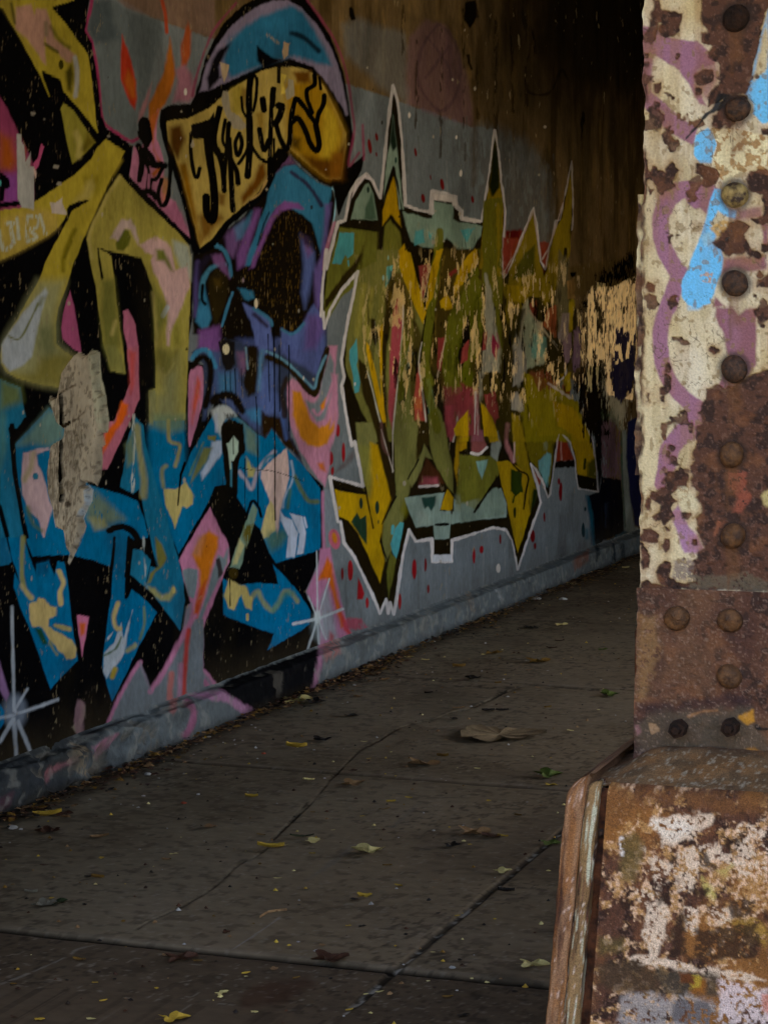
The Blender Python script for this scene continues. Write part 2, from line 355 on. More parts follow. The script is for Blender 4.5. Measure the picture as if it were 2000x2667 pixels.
    for t in ('0,660 30,830 100,800', '60,605 120,600 100,640 125,770', '240,540 235,740', '250,545 330,550 320,640 250,655 320,720 240,760', '350,530 395,690', '150,560 165,740'):
        s('C', t, 'b4bcb0', 28, 3, 3, .95, speck=.3)
    f('C', '430,420 470,430 520,400 545,375 545,430 580,500 580,530 450,510', 'b6aca8', 1.5, 3)
    # tape and scraps on the black
    f('A', '148,1160 190,1155 190,1220 215,1260 225,1390 240,1370 270,1310 265,1430 300,1450 298,1659 297,1735 295,1810 190,1800 155,1720 155,1659', 'a6a9aa', 1.5, 2); f('A', '190,1180 240,1290 225,1390 215,1260', '8a4440', 2, 2)
    f('A', '360,1240 385,1270 340,1430 310,1470 290,1420 330,1370', 'b0507e', 1.5, 3); f('A', '290,1440 320,1490 318,1540 300,1530', 'c8b0a8', 1.5, 2)
    for x, y, r in ((290, 980, 22), (490, 1440, 26), (515, 1590, 24), (940, 1180, 16), (385, 1035, 8)):
        d('A', x, y, r, r * .7, 'a09c94', 1.5, .7)
    # C: arch-shaped letter
    f('C', '1040,180 1120,270 1250,410 1400,550 1550,690 1640,800 1655,900 1645,1300 1630,1659 1600,2300 1290,2300 1290,2050 1345,2030 1350,1860 1335,1659 1330,1200 1290,1080 1220,900 1080,870 940,840 860,815 960,885 985,1050 1010,1300 1060,1640 1085,1900 960,1880 900,1659 860,1400 830,1150 790,950 755,740 780,640 850,500 950,300', 'a39a4a', 2, 2)
    f('C', '1500,750 1640,800 1655,900 1650,1100 1560,1000 1520,880', 'a9b6b4', 8, 4, .8)
    s('C', '850,820 862,930 885,1075', BLK, 20, 2, 2); s('C', '1040,200 960,320 860,510 790,650 775,740 800,900', PALE, 26, 6, 2, .6)
    f('C', '880,1100 985,1080 1010,1300 1050,1640 960,1860 900,1659 870,1400', '6d7036', 12, 3, .85); s('C', '1000,1450 970,1560', PALE, 30, 6, 2, .7)
    f('C', '1060,640 1110,660 1130,720 1110,800 1060,840 1010,830 1000,780', '5c6020', 4, 2); f('C', '955,730 1000,640 1060,570 1130,570 1170,630 1200,740 1195,790 1130,660 1080,650 1020,750', 'b8a4a2', 5, 3)
    f('C', '1210,790 1340,720 1440,760 1480,820 1500,930 1520,1000 1620,980 1640,1150 1560,1350 1500,1480 1460,1659 1440,1659 1450,1400 1440,1280 1370,1100 1330,1020 1310,920 1330,880 1260,850', PKG, 5, 4)
    f('C', '1350,830 1420,830 1470,950 1500,1020 1480,1010 1420,930 1360,920', '6a7030', 7, 2); s('C', '1410,1400 1450,1330', 'b4bccc', 40, 2, 2)
    f('C', '1540,1450 1560,1659 1500,1659 1500,1500', '7d7c30', 12, 2, .8); f('C', '1330,1150 1440,1300 1450,1450 1340,1600', '6a6e34', 14, 2, .8); s('C', '1320,1200 1350,1500 1350,1659', PALE, 22, 6, 2, .5)
    for t in ('960,330 1000,480', '1080,300 1060,520', '1180,420 1150,600', '1320,600 1340,740', '900,480 960,560'):
        s('C', t, '7f7a2c', 26, 6, 3, .5, speck=.4)
    f('E', '900,0 960,220 1080,240 1060,100 1000,0', '83854c', 6, 2, .8)
    f('C', '610,1180 640,1310 690,1600 705,1720 640,1690 540,1600 530,1500 560,1330', 'a2527c', 2, 2)
    # E: right leg from olive to blue
    f('E', '1395,60 1550,60 1550,690 1330,690 1330,430 1395,400', '83855a', 26, 2); f('E', '1292,390 1345,382 1345,690 1290,690', '83855a', 3, 2); f('E', '1350,50 1540,40 1520,200 1430,260 1370,180', '6f6a1e', 14, 2, .6); s('E', '1360,180 1430,260 1510,150', '99935a', 16, 5, 2, .7)
    f('E', '1290,690 1595,690 1600,1000 1570,1080 1545,1380 1490,1640 1400,1640 1300,1200 1285,800', BLU, 14, 3); s('E', '1450,680 1460,810 1550,860 1530,1000 1510,1040', '9a945a', 34, 4, 2, .9); s('E', '1470,1050 1400,1090 1400,1210', '8f8c50', 34, 5, 2, .8)
    # F: the big blue letter
    f('F', '0,650 265,650 268,1000 225,1110 208,1380 218,1380 245,1110 310,960 430,740 560,530 600,520 600,1200 530,1220 480,1340 390,1500 215,1800 160,1659 100,1430 20,1150 0,1050', BLU, 2, 2)
    f('F', '560,530 650,510 720,610 890,760 970,800 1020,710 1150,890 1300,1040 1445,1240 1442,1765 1200,1840 1090,1870 1060,1880 1000,1790 920,1600 800,1440 720,1310 600,1200', BLU, 2, 2)
    f('F', '0,600 265,600 265,720 150,760 0,700', '6d8568', 14, 3, .8); s('F', '130,650 140,820 225,860 210,960 190,1040', '9a945a', 32, 4, 2, .9); s('F', '110,1040 75,1080 85,1220', '8f8c50', 30, 5, 2, .8)
    f('F', '500,560 570,520 660,515 720,610 660,620 610,650 590,800 560,740 520,640', 'b4bcbc', 6, 3); f('F', '700,610 890,760 900,950 800,900 780,690', '6c8470', 10, 3, .85)
    f('F', '500,830 590,820 590,930 420,1170 412,1100 480,980', 'a6b6ce', 4, 3); f('F', '430,880 510,880 460,1000 320,1190 380,1000', '6c7246', 5, 2); s('F', '430,840 310,1120', '5c7a60', 18, 3, 2, .8); f('F', '470,780 540,780 530,830 470,810', '75743c', 3, 2)
    s('F', '540,600 545,740', LIL, 24, 4, 2, .8)
    f('F', '800,960 850,1050 890,1060 870,1140 810,1140', 'aaa468', 5, 3)
    f('F', '1150,890 1165,1000 1170,1150 1130,1300 1100,1400 1070,1670 1050,1500 1000,1330 930,1150 930,1080 1000,1010 1060,960', 'cdb4ae', 3, 3); s('F', '740,1090 790,1150 850,1240 890,1100 960,1000 1040,920', 'b0a6b4', 34, 4, 3, .85)
    s('F', '940,1060 980,970 1050,950', '18708e', 26, 4, 2, .9)
    f('F', '1010,1340 1040,1380 1050,1600 1000,1650 930,1680 980,1500 970,1420', 'beb27a', 3, 3); f('H', '920,290 960,320 1000,260 1050,270 1050,100 1010,30 975,100', 'beb27a', 3, 3); f('H', '1000,280 1130,270 1160,320 1100,400 1020,460 960,340', '4f7360', 12, 3, .8)
    f('H', '1090,90 1130,150 1200,180 1250,290 1240,400 1220,500 1145,510 1165,320 1100,180', 'b3c0d6', 2, 2); f('H', '1180,120 1290,150 1320,290 1300,470 1240,480 1265,300 1210,190', 'b3c0d6', 2, 2); s('H', '1305,160 1325,240', 'b3c0d6', 18, 2, 2)
    s('F', '1220,1130 1280,1250 1340,1340 1420,1350', '5f6f4a', 36, 4, 2, .9); s('F', '1190,1000 1205,1150 1130,1320 1120,1400', '9fb2c8', 16, 3, 2, .8); s('F', '1180,1250 1160,1400', '44664a', 26, 5, 2, .8)
    f('F', '90,1240 200,1240 260,1190 280,1180 300,1220 350,1290 340,1370 290,1400 250,1390 230,1450 200,1540 185,1580 160,1500 100,1370', 'b8ac6c', 3, 3)
    f('F', '265,1000 225,1110 205,1385 218,1385 248,1110 285,1010', BLK, 1.5, 2)
    f('F', '580,700 620,650 700,640 770,680 790,900 740,1000 730,1100 720,1280 620,1230 605,1000', '15110a', 2.5, 4); f('F', '610,580 700,590 690,650 620,660', '2a261c', 4, 6, .8, speck=.4)
    f('F', '640,850 690,780 730,830 730,920 690,1000 660,1000', 'a8bfb0', 2, 2); s('F', '688,790 690,940', BLK, 10, 1.5, 1); s('F', '672,1020 672,1220', '3f7f96', 18, 2, 2); s('F', '640,850 655,950 668,1060', 'a8bfb0', 14, 2, 2)
    # lower black triangles and strip
    f('F', '490,1340 530,1220 620,1200 720,1240 720,1320 800,1440 770,1659 700,1800 600,1900 560,1500', '0c0c0c', 2, 2)
    f('H', '860,40 900,90 840,330 800,420 790,400 770,580 740,600 660,590 700,450 760,300 800,180', '6f8a7a', 2, 2); f('H', '740,340 785,400 720,560 680,570', 'b2ae7a', 4, 2); f('H', '780,230 860,210 840,330 800,420 770,320', '5c5620', 5, 5, speck=.35)
    f('H', '920,250 1000,480 1030,560 1085,728 740,740 720,690 800,450 870,220', BLK, 2, 2); s('H', '800,170 850,20 900,60 930,150', BLK, 26, 2, 2)
    f('H', '600,690 740,740 900,725 1080,735 1030,560 1180,720 1250,800 1330,920 1360,970 1350,1080 1270,1140 985,1305 1045,1160 900,1120 600,1000', BLU, 2, 2)
    s('H', '620,830 680,900 740,800 790,780 810,900 850,850 900,800 940,880 1020,960 1080,900 1130,800 1190,810 1240,880', '8f905c', 40, 5, 3, .8); f('H', '650,690 740,740 790,745 830,840 850,850 850,960 800,940 760,830 740,860 700,960 650,940 610,840', 'beae6a', 3, 3); s('H', '812,1000 812,1040', 'beae6a', 22, 2, 2); s('H', '1040,960 1130,830 1200,810', '3f7a72', 46, 8, 3, .7)
    d('H', 690, 640, 40, 50, '3c3010', 3); s('H', '660,690 662,920', BLK, 9, 1.2, 1)
    # E/G: left blue letters
    f('E', '0,290 180,360 200,500 235,635 150,720 105,690 110,1100 160,1350 215,1680 270,1860 310,1979 250,1960 100,1880 0,1900', '1d6f92', 2, 2); f('E', '0,290 180,360 195,480 100,520 0,560', '66723a', 16, 2, .9); f('E', '0,560 50,600 60,900 0,1100', '4f7a6c', 12, 3, .7)
    f('E', '-500,300 0,290 0,1900 -500,2000', '1d6f92', 2, 2)
    f('E', '140,850 430,535 560,640 700,900 760,1200 880,1235 1060,1290 1190,1345 1240,1480 1290,1659 1000,1700 950,1909 800,1850 620,1810 500,1810 280,1820 200,1560 150,1150', BLU, 2, 2)
    f('E', '420,545 560,640 560,800 420,880 300,850 160,860', '6d8a7c', 14, 3, .85); f('E', '820,1250 1000,1420 1080,1500 900,1560 760,1500 740,1400', '7d8656', 14, 4, .7, speck=.3); f('E', '760,1480 900,1500 950,1570 820,1600', 'a39c58', 8, 4, .6)
    f('E', '210,930 330,890 420,880 430,900 320,940 330,1040 370,1100 400,1200 430,1340 460,1400 400,1600 380,1740 375,1659 330,1500 260,1430 200,1290 190,1150 200,1040', 'c0a6ac', 3, 3); s('E', '290,930 270,1050 220,1160', 'a49c6a', 46, 7, 3, .7); d('E', 310, 1130, 26, 30, '2a7290')
    s('E', '240,1400 290,1540 360,1600', '62783c', 26, 6, 3, .7)
    s('E', '105,690 112,900 150,1200 200,1500 235,1680 300,1960', BLK, 42, 2, 2); s('E', '230,640 130,780 100,720', BLK, 50, 2, 2); s('E', '0,1390 70,1680 110,1900 200,2110', BLK, 42, 2, 2)
    f('E', '1100,0 1195,0 1205,460 1150,600 1020,870 930,1070 885,1070 900,760 940,660 985,650 1060,490 1130,320 1110,200', 'b66a80', 2, 2); f('C', '1065,1360 1110,1350 1170,1480 1195,1670 1100,1670 1070,1520', 'b66a88', 2, 2)
    f('E', '1050,480 1115,510 1100,600 1000,750 930,880 890,940 905,760 1000,650', 'd8621c', 5, 3); f('E', '1115,40 1170,60 1160,330 1130,420 1120,200', 'c04a3c', 8, 3, .8)
    f('E', '1170,620 1240,690 1260,850 1340,1150 1430,1450 1480,1640 1490,1659 1540,1830 1580,2010 1600,2200 1555,2500 1490,2400 1280,2140 1260,2090 1300,1910 1370,1930 1320,1780 1290,1659 1260,1500 1230,1340 1200,1240 1150,1280 1040,1220 1080,980 1090,850', '1a6d90', 2, 2)
    s('E', '1180,700 1200,880 1240,1150 1240,1300', '97925a', 56, 6, 4, .85); s('E', '1150,600 1165,850 1150,1050 1140,1260', 'bcc4bc', 20, 2, 6, .8, speck=.35); f('E', '1080,860 1150,760 1160,1000 1100,1050', '6f7c58', 8, 3, .8)
    f('G', '1345,0 1400,60 1440,180 1400,260 1340,300 1300,390 1270,400 1300,310 1370,250 1350,120', '75743a', 4, 2); f('G', '1280,420 1340,440 1400,500 1450,480 1500,420 1520,470 1460,550 1380,540 1290,480', 'a09c60', 6, 3, .9); d('G', 1500, 455, 16, 30, PALE)
    f('G', '1290,-60 1320,120 1375,270 1340,180 1280,0', BLK, 1.5, 2)
    f('G', '70,0 205,0 250,150 315,325 320,230 425,200 475,335 500,205 555,210 585,400 610,600 640,860 670,1060 440,1310 375,1130 300,900 180,600 118,430 128,300 195,450 110,200', BLU, 2, 2); f('G', '260,0 1000,0 950,250 800,190 620,150 500,150 280,160 230,20', BLU, 2, 2); f('G', '0,0 55,0 105,215 0,245', '155f86', 2, 2)
    s('G', '200,0 190,280 210,420 260,520', '8c8c50', 40, 4, 3, .9); s('G', '510,290 545,390 520,480 530,575', 'beac74', 40, 3, 3); f('G', '250,570 320,560 340,520 400,530 430,590 490,600 490,680 420,700 420,770 520,830 620,890 660,960 650,1030 580,1055 500,960 400,840 360,770 280,770 250,700', 'c0ac70', 3, 4)
    s('G', '480,760 600,790', 'aa9c5c', 40, 3, 4, .9); f('G', '300,780 360,790 420,930 370,920', '1d4a34', 4, 2); s('G', '430,900 490,1010', '8f8a48', 20, 3, 3, .8); f('G', '320,230 425,200 430,300 380,330 330,320', '0d4a70', 8, 2, .7); s('G', '190,420 270,520', 'beac74', 44, 4, 3, .7)
    f('G', '1005,0 1115,0 1110,150 1095,340 1085,520 1110,520 1140,450 1260,540 1355,650 1200,940 1080,1200 970,1420 880,1110 920,800 960,500 980,250', BLU, 2, 2); f('G', '1145,100 1230,110 1300,200 1260,430 1120,340', '1d7294', 2, 2); s('G', '1130,30 1100,330 1300,500 1560,850', BLK, 52, 2, 2, sm=False); s('G', '1240,0 1250,200 1260,440', 'aeb8b8', 14, 2, 5, .8)
    s('E', '945,1600 1040,1565 1140,1600 1200,1690', BLK, 56, 2, 2); s('G', '1115,0 1105,180 1090,520', BLK, 26, 2, 2); s('G', '990,0 965,260', BLK, 26, 2, 2)
    f('G', '1145,630 1100,850 1080,1000 1000,1110 920,1220 890,1150 895,1060 900,1000 990,900 1050,740 1070,860', 'b0bcc6', 3, 3); s('G', '900,1020 1000,960 1050,860', '5b7058', 18, 3, 2); s('G', '1020,570 985,680 1000,770 1040,790', 'beac74', 42, 4, 3); s('G', '1245,600 1245,750 1205,880', '6c7c50', 22, 4, 2, .8); s('G', '1170,930 1100,980', 'a09a5c', 40, 5, 3, .8); s('G', '995,1140 970,1200', 'a8963c', 46, 4, 2); f('G', '925,870 980,810 970,840 930,890', 'b0bcc6', 2, 2)
    f('G', '665,668 765,685 745,850 710,1030 680,830', 'bb6c8c', 2, 2); f('G', '690,740 740,740 730,830 700,850', 'c8602c', 5, 2)
    # star
    d('G', 130, 1500, 105, 150, '707c8c', 12, .8); f('G', '0,1070 80,1350 60,1420 0,1310', '8a6a94', 4, 2); f('G', '0,1440 45,1500 40,1600 0,1659', BLU, 3, 2)
    for t, k in (('105,600 125,1500', 26), ('130,1500 190,1510 500,1400', 28), ('130,1490 240,1310', 24), ('150,1600 320,2000', 14)): s('G', t, 'a2adb8', k, 3, 2, .85)
    for t, k in (('75,150 95,410', 22), ('75,150 0,275', 20), ('100,160 172,335', 16), ('80,130 0,145', 18)): s('p', t, 'a2adb8', k, 3, 2, .8)
    f('G', '700,1400 740,1450 735,1560 700,1640 690,1720 620,1640 700,1560', '8c8270', 3, 5, .9); f('p', '420,40 460,60 455,190 440,240 490,310 540,350 480,340 420,260 400,160', '8a6b74', 4, 5, .8)
    # -- figure: pink drop and flames
    f('F', '310,260 350,190 400,175 435,220 440,380 420,520 370,700 310,870 300,600', PNK, 2, 2, sm=True); f('F', '380,270 410,320 400,450 350,600 335,680 330,600 350,420', 'd05a38', 7, 3, .9)
    f('H', '490,70 590,290 650,400 660,540 600,660 520,870 430,1130 435,1460 590,1640 600,1720 0,1800 0,1640 100,1460 240,1220 290,920 320,900 280,760 230,560 220,530 330,330', PNK, 2.5, 3)
    f('H', '250,620 300,595 380,610 385,680 350,860 300,840 270,720', '75858c', 3, 2); f('H', '560,480 600,500 650,420 640,560 560,700 470,900 400,1100 410,1420 340,1430 330,1250 380,1030 450,850 510,620', '75858c', 5, 3); f('H', '280,930 330,900 300,1150 250,1420 200,1450 190,1620 40,1640 170,1400 250,1200', '75858c', 6, 3, .8); f('H', '420,1480 540,1640 420,1700 410,1560', '75858c', 6, 3, .8)
    f('H', '480,270 560,330 560,420 510,560 480,680 440,820 380,1000 350,1150 310,1400 290,1560 275,1450 300,1200 340,1000 390,800 400,620 330,480 400,330', 'c8741c', 6, 3); f('H', '400,780 450,700 430,830 380,1000 345,1180 310,1420 285,1560 275,1450 300,1200 350,990', 'b8402c', 6, 3, .9); f('H', '380,330 440,300 400,480 340,480', 'b0846a', 12, 3, .6)
    s('H', '180,1500 160,1700', 'c05c58', 40, 4, 4); s('H', '370,1530 370,1680', ORG, 50, 5, 4); s('H', '440,1580 500,1670', PNK, 40, 4, 4)
    f('H', '540,520 570,510 600,640 560,680', '2c1e20', 3, 3, .9)
    f('G', '1210,1080 1300,1330 1420,1150 1560,890 1659,700 1760,700 1760,1900 700,2000 920,1659 1000,1450 1130,1200', '737d84', 2, 3); s('G', '1210,1080 1130,1200 1000,1450 900,1700 800,1900', PNK, 34, 4, 3); s('G', '1300,1330 1420,1150 1560,890 1680,680', PNK, 44, 5, 3); s('G', '1210,1080 1305,1330', '8a8090', 16, 3, 2, .8)
    s('G', '1480,1180 1470,1400 1500,1500', 'b4706c', 52, 5, 3); s('G', '1630,800 1600,1100 1590,1420 1659,1490', 'b8403a', 40, 5, 3); s('G', '1560,1100 1550,1400', PNK, 40, 6, 3, .7); f('G', '1250,1520 1500,1480 1659,1520 1600,1659 1240,1659', '55543c', 18, 6, .5, speck=.4)
    # flame to the right of the figure
    f('F', '1150,320 1200,285 1270,320 1340,410 1400,440 1450,300 1510,0 1590,0 1570,200 1590,420 1600,600 1570,760 1530,900 1510,1090 1480,1220 1400,1120 1260,900 1190,700 1150,500', 'c488a4', 4, 3); f('F', '1450,300 1520,60 1560,150 1560,330 1480,640 1410,660 1350,570 1310,470 1390,500 1430,440', '7d8890', 5, 3); s('F', '1380,560 1420,600 1480,520 1550,330', 'c488a4', 24, 4, 2)
    f('F', '1200,390 1270,400 1310,500 1360,640 1430,710 1500,680 1565,580 1560,720 1500,850 1430,880 1330,860 1260,780 1200,600', 'd48a24', 5, 3); f('F', '1440,520 1490,450 1480,540 1450,560', ORG, 4, 2); f('F', '1420,1020 1470,1010 1490,1090 1440,1070', 'd0702c', 6, 2); f('F', '1540,240 1590,250 1570,640 1520,720 1550,500', 'c488a4', 5, 3)
    f('H', '1470,-80 1560,-80 1590,200 1620,380 1500,420 1470,250', '808a94', 5, 3); s('H', '1462,-60 1475,450', 'b47a9c', 24, 4, 2)
    d('H', 1565, 345, 50, 88, 'c0647a', 3, rot=-.2); d('H', 1565, 335, 22, 48, ORG, 4, rot=-.2)
    f('H', '1440,430 1530,420 1560,620 1620,880 1680,1080 1750,1230 1560,1290 1520,1400 1430,1420 1440,1100 1400,940 1320,800 1370,700 1430,560', 'b5789c', 4, 3); f('H', '1500,740 1560,1000 1600,1250 1480,1200 1430,900', '8d98a0', 8, 3, .85)
    f('H', '1500,500 1540,560 1560,700 1590,850 1640,1020 1680,1100 1620,1110 1540,800 1500,690 1420,700 1460,600', 'cc661c', 6, 3); f('H', '1600,950 1660,1050 1740,1220 1640,1130', 'c0383c', 6, 3); f('t', '320,370 340,345 400,350 430,395 330,400', 'b0405c', 5, 6, .8, speck=.35); f('H', '1520,1140 1560,1180 1550,1260 1520,1250', 'a8404c', 6, 3, .8)
    for t, k in (('1412,450 1420,1030', 13), ('1420,1030 1325,1330', 18), ('1420,1030 1520,690', 13), ('1210,1078 1420,1035 1635,950', 24), ('1340,840 1420,1030 1490,1210', 13), ('1420,1040 1430,1250', 18)): s('H', t, 'bcc8ce', k, 2, 1.5, .9, sm=False)
    d('H', 1420, 1020, 26, 60, 'd2dcdc', 5, .9); d('H', 1440, 1100, 70, 130, '93a4a8', 14, .5)
    # -- figure: head, hat and scroll
    f('F', '330,60 520,-100 760,-200 1500,-200 1500,30 1480,120 1420,420 1390,440 1290,330 1180,250 1150,300 1150,500 1190,780 1300,1040 1020,715 970,800 890,760 700,560 520,430 420,650 430,420 430,160', '39435c', 3, 3)
    f('D', '345,900 520,740 760,560 980,260 1030,130 1060,-10 1180,-10 1240,100 1420,250 1550,300 1575,400 1550,600 1480,1000 1450,1380 1470,1500 1480,1560 1300,1580 1100,1600 900,1640 600,1600 340,1560', '17120b', 4, 5)
    f('F', '1080,-60 1480,-80 1480,100 1410,260 1380,240 1250,160 1100,70', '56629c', 8, 4); f('F', '390,-60 575,-60 560,130 530,60 400,50', '74508c', 8, 4); f('F', '720,-60 1080,-60 1040,130 900,60', '4a5890', 10, 4, .8)
    f('F', '500,40 580,60 580,200 660,230 720,200 760,330 790,440 880,440 910,260 960,300 1080,420 1130,560 1170,720 1120,640 960,560 900,740 700,560 540,430 470,560 440,640 490,380 520,220', '4a5a8a', 8, 5); f('F', '560,240 700,240 700,420 560,430', SKY, 14, 5, .7); f('F', '780,560 930,540 930,680 840,640', '3f86b4', 10, 5, .8); f('F', '720,60 790,60 810,220 760,250', '8a6088', 10, 4, .7)
    f('F', '920,260 1000,120 1060,200 1060,560 960,620 900,480', '5a6fae', 10, 4, .8); s('F', '940,30 920,200 910,380', '5e93bc', 34, 6, 3, .7)
    f('D', '1060,170 1120,110 1220,90 1300,160 1420,250 1540,300 1520,420 1500,600 1490,700 1440,870 1400,700 1370,600 1280,520 1180,470 1110,440 1060,480 980,600 920,720 880,880 840,970 790,970 800,880 860,760 930,540 980,420 1000,300', '35789f', 4, 3)
    f('D', '1050,0 1170,-5 1230,90 1130,100 1060,165', PUR, 7, 3); f('D', '1060,460 1130,410 1250,430 1300,480 1200,475 1110,495 1040,580 960,760 900,900 870,980 830,1000 870,880 930,740 1000,560', '80539a', 5, 3); f('D', '880,480 930,480 880,640 830,800 790,960 730,1000 720,880 760,740 830,600', '7a5296', 8, 3); f('D', '1480,440 1530,430 1510,600 1490,800 1470,1000 1450,1300 1400,1400 1380,1000 1440,900 1470,700', '6a5a9c', 8, 3)
    s('D', '1190,160 1320,260 1400,360 1450,450', '2f2444', 32, 4, 3, .9); s('D', '1000,510 950,620 900,790', '1a1a2a', 13, 2, 2, .8); f('D', '620,720 660,660 740,620 790,560 760,700 720,820 690,900 640,860', '7a5a94', 9, 3); f('D', '700,640 800,560 850,500 830,600 760,740 720,750', '4a86b2', 8, 3, .7)
    s('D', '540,790 610,840 655,940 668,1050', SKY, 36, 3, 3); s('D', '580,870 640,960', '101010', 26, 3, 2); s('D', '410,1240 430,1100 490,1000 560,960 620,960', '44809f', 40, 4, 3); f('D', '500,880 590,860 640,980 660,1080 620,1050 560,980 520,950', '7a5288', 6, 3, .9); s('D', '385,940 370,1100 365,1400', '5a4f8c', 34, 7, 3, .85)
    f('D', '380,950 450,880 520,870 430,1000 390,1100', '221d30', 8, 3, .8); f('D', '400,1280 440,1150 475,1290 500,1420 470,1500 420,1510 365,1450', '3b82ac', 6, 3); f('D', '390,1530 580,1480 575,1690 380,1690', '7a4f92', 9, 3, .9)
    f('D', '480,1060 540,990 640,1060 655,1180 600,1350 540,1480 510,1420 480,1250', '2c2410', 5, 4); f('D', '520,1080 590,1070 600,1130 540,1160', '5a481a', 9, 3, .7); s('D', '425,1140 420,1260 450,1300', '0c0a08', 28, 3, 2); s('D', '685,1200 640,1330 590,1490', SKY, 24, 2, 2)
    f('D', '730,1160 860,1190 870,1250 820,1270 780,1250', '35789f', 5, 3); f('D', '770,1290 870,1340 1010,1430 1030,1690 890,1690 840,1450 790,1350', '5c6cac', 4, 3); s('D', '870,1340 1000,1430 1020,1480', SKY, 30, 3, 2, .9); s('D', '870,1390 980,1490', '2a2030', 30, 5, 3, .9)
    f('D', '1270,690 1350,740 1390,850 1380,1000 1340,1200 1310,1340 1280,1200 1300,950', '5a6cac', 9, 3); f('D', '1280,700 1340,720 1370,850 1330,900', '7a5494', 8, 3, .8); f('D', '1100,1510 1200,1560 1290,1490 1330,1380 1380,1300 1450,1400 1475,1520 1475,1690 1100,1690', '5868a6', 5, 3); s('D', '1110,1520 1200,1560 1300,1470', '447ca0', 24, 3, 2); f('D', '1330,1400 1460,1390 1470,1540 1400,1690 1300,1690', '6a4f90', 12, 3, .8)
    f('D', '1300,780 1420,860 1400,760 1340,640 1260,540 1200,560', '17110c', 8, 4, .8)
    s('D', '1545,300 1575,370 1560,560 1510,760', '8fc2dc', 11, 1.5, 1.5); s('D', '1560,600 1500,800 1470,1000', 'c07c9a', 30, 3, 2, .8)
    f('D', '470,1010 620,1050 650,1200', '241d10', 8, 3, .6)
    idx = np.nonzero(w.inside('D', '880,900 1060,480 1180,470 1290,560 1400,720 1420,900 1290,850 1250,1200 1290,1480 1180,1550 1060,1480 880,1300 760,1020'))[0]
    w.mix(idx, sst(.62, .74, .5 + w.n2[idx]) * .65, '6a5220')
    d('D', 888, 1295, 17, 40, 'd8ccb0'); d('D', 775, 1095, 10, 22, 'a892a0'); d('F', 627, 30, 30, 46, 'cfc8a4', 1.5); f('F', '560,-30 600,-70 700,-30 705,150 680,205 625,222 595,150', '1a1610', 3, 4, .95); d('F', 627, 30, 30, 46, 'd4cca8', 1.5)
    f('F', '800,0 900,10 900,240 880,400 820,440 770,320 815,150', '221a0c', 5, 5); s('F', '800,20 815,200', '86b0c8', 14, 3, 2, .8)
    s('F', '990,100 1150,170 1250,280 1380,420 1430,300 1500,30', '2a1f0c', 50, 3, 4); s('F', '980,50 1100,110 1220,210 1320,310 1390,365 1420,250 1490,90', '6698b0', 22, 3, 2)
    s('F', '340,110 390,50 470,50 530,180', '3f86b2', 44, 4, 3); s('F', '340,180 420,100 490,160 490,330 450,520', '17120c', 50, 4, 4); s('F', '520,480 560,440 690,440 760,560', '17120c', 70, 5, 5)
    f('F', '940,570 1000,620 1100,620 1180,790 1270,970 1150,880 1020,712 960,800 930,760', '2a1d0c', 5, 5); s('F', '1100,560 1150,800', '4a68a8', 30, 6, 3, .7); s('F', '1150,290 1110,400 1130,600', '2c2010', 50, 5, 5, .9)
    for t, k in (('990,-100 995,200 1003,480', 9), ('1040,-150 1045,500 1052,1510', 13), ('1085,0 1090,570', 10), ('1168,0 1172,740', 11), ('885,440 898,760 902,1400', 11), ('790,980 790,1440', 9), ('620,220 625,380', 8), ('665,220 668,400', 8), ('705,200 712,420', 9), ('760,200 765,440', 7)):
        s('F', t, '0b0a0c', k, 1, 1, .95)
    s('F', '735,1050 850,1075 1000,1080 1150,1120 1290,1170', '12161c', 7, 1, 1, .8)
    # hat
    f('B', '40,880 60,790 110,760 270,745 300,700 330,580 380,400 500,170 640,40 760,-30 1080,-30 1150,60 1280,270 1370,520 1420,850 1440,1000 1400,1210 1520,1110 1500,1230 1400,1400 1330,1560 1290,1340 1000,1100 830,1300 760,1420 500,1640 337,1810 300,1700 180,1200 100,1010', '0d0b09', 2, 3)
    f('B', '330,665 385,460 460,320 540,210 640,120 760,40 860,5 960,0 1060,50 1180,180 1280,350 1350,540 1390,820 1250,600 1150,480 980,420 760,480 560,580 420,640', '827a96', 3, 3); f('B', '500,420 560,300 640,210 760,130 880,80 1000,40 1080,90 1160,220 1230,340 1280,470 1200,460 1020,405 880,440 700,500 560,560 520,480', '2b6c92', 9, 4)
    f('B', '430,420 480,350 560,310 500,420 470,480 480,560 400,650 385,560', '121014', 6, 3); f('B', '745,330 800,370 870,420 930,430 800,490 750,440', '0c0c10', 4, 3); s('B', '1000,240 1080,270 1190,365', '10121a', 38, 5, 2, .9); f('B', '480,450 545,470 530,540 510,590 490,540', 'b8a484', 1.5, 4); f('B', '940,300 985,310 975,400 940,425 930,370', 'b8a080', 1.5, 5)
    s('B', '820,250 900,310', 'a09078', 24, 3, 6, .7, speck=.45); s('B', '1310,500 1360,660 1390,820', '8f88a4', 22, 4, 2, .8); s('B', '560,300 760,180 900,160', '2f7da6', 60, 12, 4, .4)
    for t in ('1110,0 1210,140 1330,340 1400,580 1430,800 1445,950 1405,1190 1480,1100', '1505,900 1515,1150', '600,20 450,200 370,370 310,560 285,690'): s('B', t, '8a3a58', 18, 3, 2, .8)
    # scroll
    s('B', '80,900 100,1010 165,1200 225,1400 275,1600 330,1790 440,1720 510,1620 650,1500 775,1390 840,1270', BLK, 66, 2, 3); s('B', '1000,1095 1060,1150 1140,1225 1250,1310 1380,1300', '171208', 56, 3, 4)
